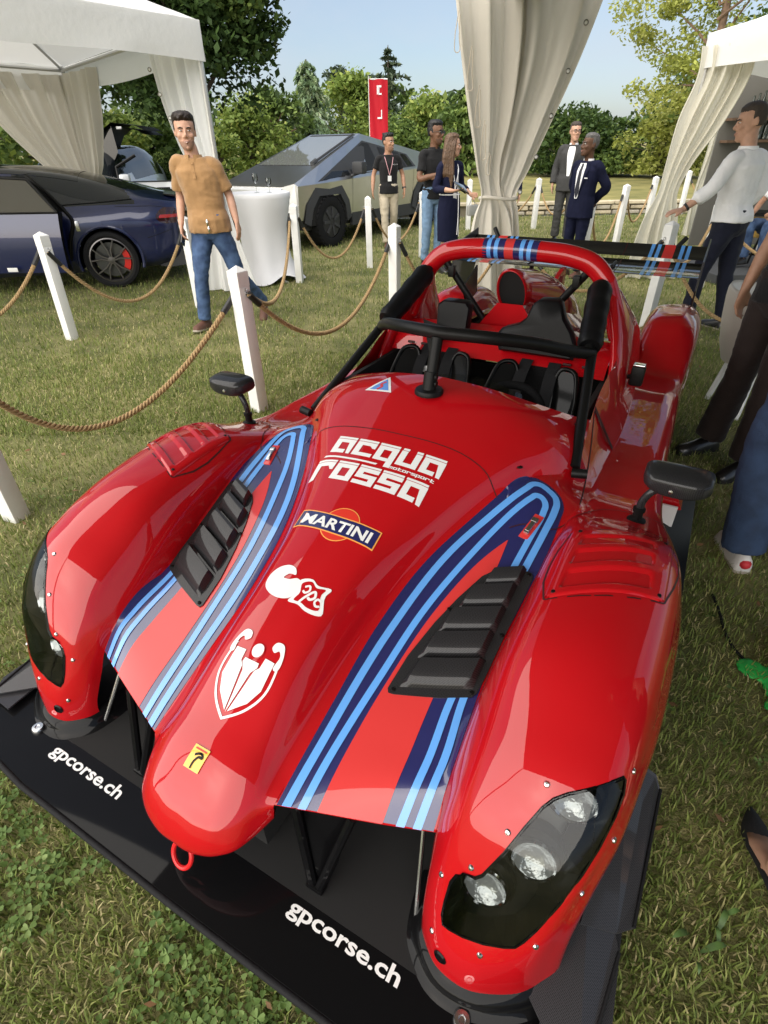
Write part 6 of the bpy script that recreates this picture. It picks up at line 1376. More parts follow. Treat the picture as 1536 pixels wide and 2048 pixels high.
g = Geo(); g.add([(.62, .05, -.05), (.62, .40, .34), (.62, .42, -.10), (.62, .1, -.5)], [(0, 1, 2, 3)]); g.build('door_window', M_GLASS, D3, smooth=False)
g = Geo(); g.box((.60, .55, .31), (.05, .10, .04)); g.build('door_lamp', M_WHITE, D3, smooth=False)
# dark table with a gold basket in the right marquee
t = thing('side_bench', 'dark framed bench with a yellow gold woven front inside the right marquee', 'bench', (5.65, 8.35, .12), R(-50))
g = Geo(); g.box((0, 0, .62), (1.3, .45, .04)); 
for sx in (-.6, .6):
    for sy in (-.18, .18): g.tube([(sx, sy, 0), (sx, sy, .6)], .02, 6)
g.tube([(-.6, -.18, .12), (.6, -.18, .12)], .015, 6); g.build('bench_frame', M_SATIN, t)
g = Geo(); g.rbox((0, -.17, .46), (1.0, .04, .26), .01); g.build('woven_panel', mat('gold_weave', (.35, .22, .04), .5, bump=.9, bscale=90, var=.3, vscale=40), t)
# white tub chair at the right
cx_, cy_ = gp(1468, 840).x, gp(1468, 840).y
t = thing('tub_chair', 'pale cream tub chair on white legs between the red car and the brown trousers', 'chair', (2.62, 3.62, 0), R(0))
M_CH = mat('chair_cream_leather', (.62, .58, .52), .5, bump=.2, bscale=40)
rings = []
for z, r, r2 in ((.34, .27, .20), (.45, .31, .25), (.60, .34, .29), (.74, .355, .315), (.80, .355, .325), (.82, .345, .33), (.80, .33, .325)):
    rings.append([(r*math.cos(a)*(1.0), r*math.sin(a), z-(.16*(1-math.cos(a-2.6))/2 if z > .5 else 0)) for a in np.linspace(0, 2*math.pi, 36, endpoint=False)])
g = Geo(); g.loft(rings, cap=False); inner = [[(v[0]*k, v[1]*k, z_) for v, z_ in zip(rings[-1], [vv[2]*q+(1-q)*.42 for vv in rings[-1]])] for k, q in ((.95, .96), (.86, .5), (.80, .02))]
g.loft([rings[-1]]+inner, cap=False); g.add(inner[-1], [tuple(range(36))]); g.add(rings[0], [tuple(range(36))[::-1]]); g.build('tub_shell', M_CH, t, ang=180)
for a in (.78, 2.36, 3.93, 5.5): g = Geo(); g.tube([(.20*math.cos(a), .20*math.sin(a), .36), (.27*math.cos(a), .27*math.sin(a), 0)], .02, 8); g.build('leg', M_WHITE, t)
# cable and green cloth on the grass, at the right edge
g = Geo(); g.tube(spline([gp(1425, 1190, .012), gp(1440, 1228, .014), gp(1446, 1252, .012), gp(1470, 1300, .01), gp(1500, 1330, .01), gp(1560, 1390, .01)], 5), .006, 6); tag(g.build('cable', M_RUB), 'thin black cable lying on the grass near the white and red sneaker', 'cable')
# ================================================================== PEOPLE
def remesh(g, name, m, parent, vox, sm=4, wr=0., ws=9., seed=0., stretch=(1, 1, 1), decim=0.):
    me = bpy.data.meshes.new(name); me.from_pydata([tuple(map(float, v)) for v in g.V], [], [tuple(map(int, f)) for f in g.F]); me.update()
    bm = bmesh.new(); bm.from_mesh(me); bmesh.ops.recalc_face_normals(bm, faces=bm.faces); bm.to_mesh(me); bm.free()
    o = bpy.data.objects.new(name, me); COL.objects.link(o)
    r = o.modifiers.new('r', 'REMESH'); r.mode = 'VOXEL'; r.voxel_size = vox; r.use_smooth_shade = True
    s = o.modifiers.new('s', 'SMOOTH'); s.factor = .5; s.iterations = sm
    dg = bpy.context.evaluated_depsgraph_get(); nm = bpy.data.meshes.new_from_object(o.evaluated_get(dg)); bpy.data.objects.remove(o); bpy.data.meshes.remove(me)
    nm.name = name
    if wr:
        n = len(nm.vertices); co = np.empty(n*3, np.float32); nm.vertices.foreach_get('co', co); co = co.reshape(-1, 3); no = np.empty(n*3, np.float32); nm.vertices.foreach_get('normal', no); no = no.reshape(-1, 3)
        d = np.array([noise.noise(Vector((p[0]*ws*stretch[0]+seed, p[1]*ws*stretch[1], p[2]*ws*stretch[2])))+.5*noise.noise(Vector((p[0]*ws*2.1+seed, p[1]*ws*2.1, p[2]*ws*2.6-3))) for p in co])
        d = 1-2*abs(d); co = co+no*(d*wr)[:, None]; nm.vertices.foreach_set('co', co.ravel()); nm.update()
    nm.polygons.foreach_set('use_smooth', np.ones(len(nm.polygons), bool)); nm.materials.clear(); nm.materials.append(m)
    return link(bpy.data.objects.new(name, nm), parent)
def ell(c, rx, ry, az=0., n=20, tilt=0.):
    ca, sa = math.cos(az), math.sin(az); out = []
    for i in range(n):
        a = 2*math.pi*i/n; x, y = rx*math.copysign(abs(math.cos(a))**.9, math.cos(a)), ry*math.copysign(abs(math.sin(a))**.9, math.sin(a)); out.append((c[0]+x*ca-y*sa, c[1]+x*sa+y*ca, c[2]+tilt*x))
    return out
SKIN = {k: mat('skin_'+k, c, .5, spec=.35, var=.10, vscale=25, bump=.05, bscale=200) for k, c in (('fair', (.52, .30, .21)), ('tan', (.40, .22, .14)), ('brown', (.17, .085, .05)), ('dark', (.12, .06, .036)))}
M_EYEW, M_IRIS, M_LIP, M_TEETH = mat('eye_white', (.7, .68, .65), .25), mat('iris_dark', (.02, .014, .01), .15), mat('lips', (.36, .165, .125), .5), mat('teeth', (.75, .72, .66), .3)
def lim(P, r, k=5): 
    D = spline(P, k); rr = np.interp(np.linspace(0, len(P)-1, len(D)), range(len(P)), r); return [tuple(p) for p in D], [float(q) for q in rr]
def hand(g, w, d, pn, s, curl=.5, k=1.):
    """palm and five fingers: w wrist, d finger direction, pn palm normal, s +1 when the thumb lies on d x pn side"""
    w, d, pn = Vector(w), Vector(d).normalized(), Vector(pn); pn = (pn-d*pn.dot(d)).normalized(); t = d.cross(pn)*s
    rings = []
    for u, a, b in ((-.02, .026, .021), (.02, .034, .018), (.06, .041, .016), (.092, .040, .013)):
        c = w+d*u*k; rings.append([tuple(c+(t*math.cos(x)*a+pn*math.sin(x)*b)*k) for x in np.linspace(0, 2*math.pi, 13)[:-1]])
    g.loft(rings)
    for i, (o, L) in enumerate(((.029, .072), (.010, .080), (-.010, .075), (-.028, .058))):
        b = w+(d*.082+t*o)*k; P = [b]; dd = d.copy()
        for j, f in enumerate((.45, .32, .26)):
            dd = (dd*math.cos(curl*(.5+.3*j))+pn*math.sin(curl*(.5+.3*j))).normalized(); P.append(P[-1]+dd*L*f*k)
        g.tube(P, [.0098*k, .0092*k, .0084*k, .0070*k], 8)
    b = w+(d*.018+t*.026)*k; P = [b, b+(d*.030+t*.026+pn*.008)*k, b+(d*.058+t*.034+pn*.018)*k, b+(d*.080+t*.030+pn*.026)*k]; g.tube(P, [.0135*k, .0125*k, .0105*k, .0085*k], 8)
HEADR = [(-.120, .020, -.072, -.030), (-.108, .036, -.084, -.010), (-.086, .049, -.089, .026), (-.060, .058, -.088, .054), (-.030, .066, -.087, .080), (0, .071, -.084, .094), (.030, .075, -.089, .100), (.060, .075, -.084, .099), (.088, .065, -.066, .084), (.108, .044, -.040, .058), (.118, .018, -.012, .028)]
def head_geo(g, M, grow=0., zmin=-9, top=1.):
    rings = []
    for z, rx, yf, yb in HEADR:
        if z < zmin: continue
        c, ry = (yf+yb)/2, (yb-yf)/2+grow; rings.append([M @ Vector(((rx+grow)*math.cos(a), c+ry*math.sin(a), z+grow*(z/.12)*top)) for a in np.linspace(0, 2*math.pi, 25)[:-1]])
    g.loft(rings)
def person(label, loc, rz, h, sk, hair, pose, parts, vox=.010, group=None, hy=0., hp_=0., hr_=0., seed=0, smile=False, glasses=None, name='person', build=1., beard=0):
    t = thing(name, label, 'person', loc, rz, group); K = h/1.80; t.scale = (K, K, K)
    J = dict(pelvis=(0, 0, .96), waist=(0, .0, 1.08), chest=(0, .0, 1.30), neck=(0, .02, 1.50), head=(0, -.015, 1.672),
             shL=(.168, .01, 1.445), elL=(.235, .04, 1.17), wrL=(.24, -.03, .93), shR=(-.168, .01, 1.445), elR=(-.235, .04, 1.17), wrR=(-.24, -.03, .93),
             hipL=(.088, 0, .94), knL=(.10, -.02, .51), anL=(.105, .03, .085), hipR=(-.088, 0, .94), knR=(-.10, -.02, .51), anR=(-.105, .03, .085),
             ftL=(.15, -1, 0), ftR=(-.15, -1, 0), hdL=(0, -.05, -1), hdR=(0, -.05, -1), pnL=(-1, 0, 0), pnR=(1, 0, 0), curlL=.45, curlR=.45)
    J.update(pose); v = {k: Vector(x) for k, x in J.items() if hasattr(x, '__len__')}
    shaz = math.atan2(v['shL'].y-v['shR'].y, v['shL'].x-v['shR'].x); hpaz = math.atan2(v['hipL'].y-v['hipR'].y, v['hipL'].x-v['hipR'].x); b = build
    def torso(g, e, lo=0.93, flare=0., belly=0.):
        pv, ws_, ch, nk = v['pelvis'], v['waist'], v['chest'], v['neck']; mid = (v['shL']+v['shR'])/2
        R_ = [(pv+Vector((0, 0, lo-.96)), .165*b+e+flare, .115*b+e+flare, hpaz), (pv+Vector((0, .0, .05)), .168*b+e, .124*b+e, hpaz), (ws_, .150*b+e, .102*b+e+belly, (hpaz+shaz)/2), (ws_.lerp(ch, .5), .156*b+e, .106*b+e+belly*.6, shaz), (ch, .168*b+e, .114*b+e, shaz), (ch.lerp(mid, .55)+Vector((0, 0, .005)), .170*b+e, .108*b+e, shaz), (mid+Vector((0, .0, -.015)), .142*b+e, .084+e, shaz), (mid.lerp(nk, .55)+Vector((0, 0, .018)), .105+e, .070+e, shaz), (nk+Vector((0, 0, .0)), .062+e, .060+e, shaz)]
        g.loft([ell(c, rx, ry, az) for c, rx, ry, az in R_])
    HM = Matrix.Translation(v['head']+Vector((0, 0, .008))) @ Matrix.Rotation(hy, 4, 'Z') @ Matrix.Rotation(hp_, 4, 'X') @ Matrix.Rotation(hr_, 4, 'Y') @ Matrix.Scale(1.12, 4)
    g = Geo(); head_geo(g, HM); H3 = lambda x, y, z: tuple(HM @ Vector((x, y, z)))
    g.tube([H3(0, -.084, .022), H3(0, -.094, .0), H3(0, -.108, -.022), H3(0, -.100, -.036)], [.008, .010, .0135, .010], 8)
    for s in (1, -1):
        g.ball(H3(s*.013, -.094, -.032), .0095, n=8, k=6); g.ball(H3(s*.040, -.062, -.022), (.026, .022, .022), n=10, k=6); g.ball(H3(s*.033, -.078, .030), (.022, .010, .009), n=8, k=6)
        rr = [[HM @ Vector((s*(.071+.012*u+.004*math.cos(a)), .012+.020*k*math.cos(a)+.01*u, -.002+.032*k*math.sin(a))) for a in np.linspace(0, 2*math.pi, 13)[:-1]] for u, k in ((0, .7), (.6, 1.), (1., .9))]; g.loft(rr)
    g.ball(H3(0, -.086, -.062), (.024, .009, .012), n=10, k=6); g.ball(H3(0, -.080, -.100), (.020, .014, .014), n=10, k=6)
    g.tube([tuple(v['neck']+Vector((0, .01, -.06))), tuple(v['neck'].lerp(v['head'], .35)), H3(0, .012, -.05)], [.068, .061, .060], 16)
    torso(g, -.012)
    for q, s in (('L', 1), ('R', -1)):
        P, r = lim([v['sh'+q]+Vector((-.05*s, 0, -.02)), v['sh'+q], v['sh'+q].lerp(v['el'+q], .5), v['el'+q], v['el'+q].lerp(v['wr'+q], .35), v['wr'+q]], [.036, .038, .042, .039, .040, .026]); g.tube(P, r, 12)
        hand(g, v['wr'+q], J['hd'+q], J['pn'+q], s, J['curl'+q])
        P, r = lim([v['hip'+q]+Vector((0, 0, .05)), v['hip'+q].lerp(v['kn'+q], .4), v['kn'+q], v['kn'+q].lerp(v['an'+q], .35), v['an'+q]], [.075, .068, .048, .048, .034]); g.tube(P, r, 12)
        f = Vector(J['ft'+q]).normalized(); a = v['an'+q]; g.loft([ell((a+f*u+Vector((0, 0, z-a.z+ (a.z-.085)))), w_, hh, math.atan2(f.y, f.x)+math.pi/2, 12) for u, z, w_, hh in ((0, .06, .03, .04),)]+[ell((a+f*.02+Vector((0, 0, -.04))), .032, .05, math.atan2(f.y, f.x)+math.pi/2, 12)])
    remesh(g, 'body', SKIN[sk], t, vox, 2)
    # face
    for s in (1, -1):
        g = Geo(); g.ball(H3(s*.031, -.0785, .009), (.0145, 0.0105, .0054), n=12, k=8); e = g.build('eye', M_EYEW, t); g = Geo(); g.ball(H3(s*.031+(.003 if hy > .2 else -.003 if hy < -.2 else 0), -.0868, .009), (.0062, .004, .0052), n=10, k=6); g.build('iris', M_IRIS, e)
        g = Geo(); g.tube([H3(s*.013, -.091, .024), H3(s*.031, -.090, .029), H3(s*.051, -.078, .024)], [.0042, .0055, .003], 6); g.build('eyebrow', hair[0], t)
    g = Geo(); g.tube([H3(-.024, -.083, -.058+.005*smile), H3(-.010, -.0955, -.061), H3(.010, -.0955, -.061), H3(.024, -.083, -.058+.005*smile)], [.002, .0045, .0045, .002], 6); g.tube([H3(-.020, -.085, -.066), H3(0, -.0965, -.071), H3(.020, -.085, -.066)], [.002, .005, .002], 6); mo_ = g.build('mouth', M_LIP, t)
    if smile: g = Geo(); g.tube([H3(-.018, -.089, -.0635), H3(0, -.0972, -.0655), H3(.018, -.089, -.0635)], [.0015, .0032, .0015], 6); g.build('teeth', M_TEETH, mo_)
    hm, style = hair[0], hair[1]
    g = Geo(); gr = hair[2] if len(hair) > 2 else .012
    rings = []
    for z, rx, yf, yb in HEADR:
        if z < -.035: continue
        # hairline: front open on the face, back reaching down to the nape
        row = []
        for a in np.linspace(0, 2*math.pi, 33)[:-1]:
            c, ry = (yf+yb)/2, (yb-yf)/2; fx, fy = math.cos(a), math.sin(a); front = max(0, -fy-.15)/.85
            k = (gr if z > .085 else gr*(.40+.6*max(0, fy)*.6)) if (z > .080 or fy > -.12+1.1*max(0, -z)*4) else -.010
            if .03 < z < .080 and fy < -.12: k = gr*max(-1, (z-.072)/.02)-.004
            k2 = k*(1+.5*noise.noise(Vector((fx*3+seed, fy*3, z*25)))); row.append(HM @ Vector(((rx+k2)*fx, c+(ry+k2)*fy, z+(gr*1.2 if z > .08 else 0)*(1 if k > 0 else 0)+.004*noise.noise(Vector((fx*7, fy*7+seed, z*40))))))
        rings.append(row)
    g.loft(rings)
    if style == 'quiff':
        for i in range(16): a = -1.0+2*i/15; g.ball(H3(.058*a, -.066+.03*a*a+.006*math.sin(i*3), .100+.012*math.cos(i*2.3)), (.017, .026, .016), n=8, k=6)
        for i in range(10): a = 6.28*i/10; g.ball(H3(.050*math.cos(a), .03+.06*math.sin(a), .112), (.024, .026, .016), n=8, k=6)
    if style == 'long':
        for s in (1, -1):
            for i in range(5): g.tube([H3(s*(.035+.008*i), -.045+.02*i, .10), H3(s*(.078), -.02+.025*i, .01), H3(s*(.085+.004*i), .0+.025*i, -.12), H3(s*(.095), -.01+.03*i, -.30), H3(s*(.085-.008*i), .0+.02*i, -.46+.02*i)], [.014, .022, .026, .026, .012], 8)
        for i in range(6): g.tube([H3(-.06+.024*i, .085, .05), H3(-.06+.024*i, .10, -.10), H3(-.065+.026*i, .10, -.30), H3(-.06+.024*i, .09, -.46+.02*(i % 3))], [.022, .028, .028, .014], 8)
    remesh(g, 'hair', hm, t, .0075, 1, .0035, 60., seed, (1, 1, .35))
    if beard:
        g = Geo(); g.loft([[H3((rx+.0015)*math.cos(a), (yf+yb)/2+((yb-yf)/2+.0015)*math.sin(a), z) for a in np.linspace(math.pi*1.08, math.pi*1.92, 16)] for z, rx, yf, yb in HEADR[0:4]], closed=False); g.build('beard', mat('stubble_'+sk, tuple(v_*.62 for v_ in {'fair': (.52, .30, .21), 'tan': (.40, .22, .14), 'brown': (.17, .085, .05), 'dark': (.12, .06, .036)}[sk]), .7), t, ang=180)
    if glasses:
        fr_m = mat('frame_dark', (.01, .008, .008), .3); g = Geo()
        for s in (1, -1): g.tube([H3(s*.031+.0245*math.cos(a), -.1005, .006+.0175*math.sin(a)) for a in np.linspace(0, 6.28, 15)[:-1]], .0028, 6, closed=True); g.tube([H3(s*.055, -.099, .012), H3(s*.076, -.03, .012), H3(s*.078, .02, .004)], .0028, 6)
        g.tube([H3(-.008, -.102, .010), H3(.008, -.102, .010)], .0025, 6); go = g.build('glasses', fr_m, t)
        if glasses == 'sun':
            g = Geo()
            for s in (1, -1): g.add([H3(s*.031+.024*math.cos(a), -.1005, .006+.017*math.sin(a)) for a in np.linspace(0, 6.28, 15)[:-1]], [tuple(range(14))])
            g.build('lens', mat('lens_dark', (.012, .01, .01), .08), go, smooth=False)
    def sleeve(g, q, e, end=1., cuff=0.):
        A, E, Wq = v['sh'+q], v['el'+q], v['wr'+q]; s = 1 if q == 'L' else -1; pts = [A+Vector((-.07*s, 0, -.005)), A+Vector((-.01*s, 0, -.002)), A.lerp(E, .45)]; r = [.050+e, .054+e, .052+e]
        if end <= 1: pts += [A.lerp(E, end)]; r += [.055+e+cuff]
        else: pts += [E, E.lerp(Wq, .5), E.lerp(Wq, end-1)]; r += [.051+e, .046+e, .039+e+cuff]
        P, r = lim(pts, r); g.tube(P, r, 16)
    def legs(g, e, end=1., flare=0.):
        for q in 'LR':
            A, Kn, An = v['hip'+q], v['kn'+q], v['an'+q]; s = 1 if q == 'L' else -1
            P, r = lim([A+Vector((0, .0, .06)), A+Vector((0, 0, -.06)), A.lerp(Kn, .5), Kn, Kn.lerp(An, .5), Kn.lerp(An, end)], [.088*b+e, .090*b+e, .078*b+e, .062+e, .056+e+flare*.5, .050+e+flare]); g.tube(P, r, 16)
        pv = v['pelvis']; g.loft([ell(pv+Vector((0, 0, dz)), rx*b+e, ry*b+e, hpaz) for dz, rx, ry in ((-.12, .10, .085), (-.06, .160, .112), (.0, .166, .118), (.09, .160, .112))])
    def shoes(m, sole, kind='shoe'):
        for q in 'LR':
            f = Vector(J['ft'+q]); fl = Vector((f.x, f.y, 0)).normalized(); up_ = math.atan2(f.z, math.hypot(f.x, f.y)); a = v['an'+q]; az = math.atan2(fl.y, fl.x); base = a+Vector((0, 0, -.085)); M_ = Matrix.Translation(base) @ Matrix.Rotation(az, 4, 'Z') @ Matrix.Rotation(-up_, 4, 'Y')
            prof = [(-.075, .0, .026, .055), (-.065, 0, .036, .078), (-.02, 0, .039, .088), (.03, 0, .040, .085), (.09, 0, .045, .062), (.14, 0, .047, .050), (.18, 0, .040, .042), (.205, 0, .022, .030)]
            g = Geo(); g.loft([[M_ @ Vector((u, w_*math.cos(x), max(.012, .012+hh*(math.sin(x))) if math.sin(x) > 0 else .010)) for x in np.linspace(0, 2*math.pi, 17)[:-1]] for u, _, w_, hh in prof]); o = g.build('shoe', m, t, ang=60)
            g = Geo(); g.loft([[M_ @ Vector((u*1.02, w_*1.06*math.cos(x), .013 if math.sin(x) > 0 else -.004)) for x in np.linspace(.01, 2*math.pi+.01, 17)[:-1]] for u, _, w_, hh in prof]); g.build('sole', sole, o, ang=60)
    parts(dict(t=t, v=v, J=J, torso=torso, sleeve=sleeve, legs=legs, shoes=shoes, H3=H3, vox=vox, hpaz=hpaz, shaz=shaz, b=b, seed=seed))
    return t
def fab(n, c, **k): return mat(n, c, k.pop('rough', .85), spec=.2, bump=k.pop('bump', .25), bscale=k.pop('bscale', 90), var=k.pop('var', .08), vscale=14, sheen=k.pop('sheen', .1))
def belt(c, m, z=.995, buckle=True):
    pv = c['v']['pelvis']; g = Geo(); rr = [ell(pv+Vector((0, 0, z-.96+d)), .168*c['b']+o, .122*c['b']+o, c['hpaz'], 28) for d, o in ((-.018, 0), (-.018, .006), (.018, .006), (.018, 0))]; g.loft(rr, cap=False); o = g.build('belt', m, c['t'], ang=40)
def collar(c, m, z0=1.475, r=.074, hgt=.045, gap=.5, spread=.022):
    nk = c['v']['neck']; g = Geo(); V = []; n = 26
    for i in range(n+1):
        a = -math.pi/2+gap/2+(2*math.pi-gap)*i/n+c['shaz']
        for rr, dz in ((r+spread, -.012), (r+.004, hgt*.9), (r-.004, hgt*.9), (r, 0)): V.append((nk.x+rr*math.cos(a), nk.y-.004+rr*.95*math.sin(a), nk.z-.02+dz))
    g.add(V, [(4*i+k, 4*i+4+k, 4*i+5+k, 4*i+1+k) for i in range(n) for k in range(3)]); return g.build('collar', m, c['t'], ang=50)
def front(c, x, z, o=.0): # point on the chest front at lateral x, height z
    v = c['v']; 
    for q in (0,): pass
    t_ = max(0, min(1, (z-1.08)/.22)); ctr = v['waist'].lerp(v['chest'], t_) if z < 1.30 else v['chest'].lerp((v['shL']+v['shR'])/2, (z-1.30)/.15)
    rx, ry = (.172, .122) if z > 1.2 else (.162, .114); yy = -ry*math.sqrt(max(0.02, 1-(x/rx)**2))-.012-o; a = c['shaz']
    if 'bv' in c:
        q = Vector((ctr.x+x*math.cos(a)+math.sin(a), ctr.y+x*math.sin(a)-math.cos(a), z)); h = c['bv'].ray_cast(q, Vector((-math.sin(a), math.cos(a), 0)))
        if h[0] is not None: return h[0]+Vector((math.sin(a), -math.cos(a), 0))*(.009+.6*o)
    return Vector((ctr.x+x*math.cos(a)-yy*math.sin(a), ctr.y+x*math.sin(a)+yy*math.cos(a), z))
def lanyard(c, m, zb=1.17, card=True):
    g = Geo(); nk = c['v']['neck']
    for s in (1, -1):
        P = [tuple(nk+Vector((s*.05, .05, .03))), tuple(nk+Vector((s*.075, -.02, .0))), tuple(front(c, s*.06, 1.40, .012)), tuple(front(c, s*.02, 1.26, .012)), tuple(front(c, 0, zb+.05, .012))]; g.tube(spline(P, 5), .0055, 6)
    o = g.build('lanyard', m, c['t'])
    if card: g = Geo(); g.box(front(c, 0, zb, .016), (.065, .004, .085)); k = g.build('badge', M_WHITE, o, smooth=False)
def outfit(shirt=None, trousers=None, shoe=None, sole=None, sl=.62, wr=.006, hem=.90, extra=None, beltm=None, collm=None, te=.006, tend=.97, flare=.0, cuff=.004, belly=.0, se=.006):
    def f(c):
        if trousers: g = Geo(); c['legs'](g, te, tend, flare); remesh(g, 'trousers', trousers, c['t'], max(.010, c['vox']), 2, .006, 8., c['seed'], (.8, .8, 1.1))
        if shirt:
            g = Geo(); c['torso'](g, se, hem, .012, belly)
            for q in 'LR': c['sleeve'](g, q, se*.6, sl, cuff)
            o_ = remesh(g, 'shirt', shirt, c['t'], max(.010, c['vox']), 2, wr, 7., c['seed']+3, (1, .8, .8)); c['bv'] = BVHTree.FromPolygons([v_.co.copy() for v_ in o_.data.vertices], [tuple(p_.vertices) for p_ in o_.data.polygons])
        if shoe: c['shoes'](shoe, sole)
        if beltm: belt(c, beltm)
        if collm: collar(c, collm)
        if extra: extra(c)
    return f
HB = mat('hair_dark_brown', (.018, .011, .008), .5, bump=.6, bscale=120, spec=.4); HK = mat('hair_black', (.007, .006, .006), .45, bump=.6, bscale=120); HBR = mat('hair_light_brown', (.11, .062, .034), .45, bump=.7, bscale=100, var=.3, vscale=30); HG = mat('hair_grey', (.11, .105, .10), .6, bump=.7, bscale=150, var=.4, vscale=60); HDK = mat('hair_cropped', (.055, .042, .034), .7, bump=.7, bscale=160)
POLO = fab('polo_camel_knit', (.34, .195, .085), bump=.35, bscale=160, sheen=.3); JEAN = mat('blue_denim', (.030, .065, .16), .85, var=.3, vscale=10, bump=.35, bscale=200, col2=(.065, .12, .24)); JEANL = mat('pale_denim', (.16, .26, .40), .85, var=.2, vscale=10, bump=.35, bscale=200); JEAND = mat('dark_denim', (.022, .045, .10), .85, var=.3, vscale=10, bump=.35, bscale=200)
BROWNSH = mat('brown_leather', (.13, .06, .04), .5, bump=.2, bscale=90); SOLEL = mat('sole_pale', (.45, .40, .34), .8); SOLED = mat('sole_dark', (.02, .018, .016), .8); BLKF = fab('black_cotton', (.011, .011, .012)); CHINO = fab('beige_chino', (.46, .40, .30)); NAVYF = fab('navy_wool', (.007, .009, .030), sheen=.0); NAVYT = fab('navy_trouser', (.011, .013, .026)); GREYF = fab('grey_wool', (.050, .050, .050), sheen=.0); SHIRTW = fab('white_shirt_cotton', (.86, .86, .88), var=.03); BRNT = fab('dark_brown_trouser', (.026, .018, .016)); BLKSH = mat('black_leather', (.009, .008, .008), .35, coat=.3)
M_PHONE = mat('phone_black', (.006, .006, .007), .12, coat=.6); M_STRAP = mat('watch_strap', (.02, .02, .02), .5)
def watch(c, q, m=M_STRAP):
    w, e = c['v']['wr'+q], c['v']['el'+q]; d = (e-w).normalized(); p = w+d*.03; M_ = Matrix.Translation(p) @ d.to_track_quat('Z', 'Y').to_matrix().to_4x4(); g = Geo(); g.lathe([(.030, -.010), (.034, -.010), (.034, .010), (.030, .010)], n=18); g.rbox((.034, 0, 0), (.010, .032, .034), .004); g.xform(M_); g.build('watch', m, c['t'])
def ppos(px, py, dy=0.): p = gp(px, py); return (p.x, p.y+dy, 0)
# 1 man in the camel polo, walking
def ex1(c):
    g = Geo(); w = c['v']['wrR']; g.rbox(w+Vector((.012, -.035, -.10)), (.012, .075, .15), .005, rot=Matrix.Rotation(R(-38), 3, 'X')); g.build('phone', M_PHONE, c['t'])
    g = Geo(); p = front(c, .03, 1.0, .02); g.ball(p+Vector((.0, -.0, -.02)), (.012, .006, .030), n=8, k=6); g.ball(p+Vector((.006, -.0, -.075)), (.012, .006, .028), n=8, k=6); g.build('hanging_sunglasses', M_CHROME, c['t'])
    g = Geo(); g.add([front(c, x, z, .010) for x, z in ((-.013, 1.46), (.013, 1.46), (.012, 1.33), (-.012, 1.33))], [(0, 1, 2, 3)]); 
    for z in (1.44, 1.38): g.ball(front(c, 0, z, .012), .005, n=8, k=5)
    g.build('placket', POLO, c['t'])
bp1 = ppos(455, 650)
person('man in a camel polo shirt and blue jeans striding over the lawn with a phone', (bp1[0], bp1[1]-.02, 0), R(-6), 1.85, 'fair', (HB, 'quiff', .016),
  dict(pelvis=(0, 0, .95), waist=(-.01, .01, 1.08), chest=(-.03, .015, 1.30), neck=(-.05, .01, 1.49), head=(-.075, -.015, 1.668), shL=(.118, .03, 1.44), shR=(-.208, -.01, 1.455), elL=(.205, .09, 1.18), wrL=(.265, .02, .96), elR=(-.262, .05, 1.18), wrR=(-.24, -.10, .96), hdR=(.05, -.35, -1), hdL=(.1, -.15, -1), pnL=(-1, .2, 0), pnR=(1, .3, .1), curlR=.9,
   hipL=(.085, .01, .93), knL=(.19, .06, .50), anL=(.30, .40, .15), ftL=(.15, -.9, -.45), hipR=(-.085, -.01, .93), knR=(-.12, -.14, .51), anR=(-.17, -.14, .09), ftR=(-.2, -1, .12)),
  outfit(POLO, JEAN, BROWNSH, SOLEL, .80, .007, .90, ex1, None, POLO, te=.004, flare=.006, se=.010), .008, hy=R(22), smile=True, seed=1, beard=1, build=1.08)
# 2 man in the black tee, beige trousers
def ex2(c):
    lanyard(c, mat('lanyard_pink', (.55, .30, .32), .6), 1.14); watch(c, 'L')
    for i, ch in enumerate('TESLA'): 
        p = front(c, .045+.022*i, 1.345, .012); font_polys(ch, 0, 0, .016, name='letter', parent=c['t'], off=0, surf=lambda x, y, o, p=p: Vector((p.x+x, p.y-.004, p.z+y)), cell=1.)
person('young man in a black tee with lanyard and beige trousers walking past the pickup', ppos(778, 494), R(8), 1.76, 'tan', (HK, 'quiff', .010),
  dict(elL=(.27, .05, 1.18), wrL=(.29, -.04, .96), elR=(-.27, .05, 1.18), wrR=(-.30, -.03, .96), knL=(.10, .02, .52), anL=(.09, .22, .12), ftL=(.1, -1, -.3), knR=(-.09, -.09, .50), anR=(-.07, -.12, .085)), outfit(BLKF, CHINO, BROWNSH, SOLEL, .60, .004, .90, ex2, None, None, te=.006, flare=.006), .010, hy=R(42), smile=True, seed=2, beard=1)
# 3 man with sunglasses, arms folded
def ex3(c): watch(c, 'R', M_WHITE)
person('man in black polo, pale jeans and sunglasses standing with folded arms', ppos(862, 532), R(22), 1.86, 'brown', (HK, 'short', .014),
  dict(elL=(.25, -.06, 1.17), wrL=(.02, -.20, 1.17), elR=(-.25, -.06, 1.15), wrR=(-.02, -.215, 1.21), hdL=(-1, .1, .1), hdR=(1, .2, .15), pnL=(0, .8, -.4), pnR=(.1, .8, -.3), curlL=.7, curlR=.7), outfit(BLKF, JEANL, BLKSH, SOLED, .70, .004, .90, ex3, None, BLKF), .010, hy=R(32), glasses='sun', seed=3, build=.92, beard=1)
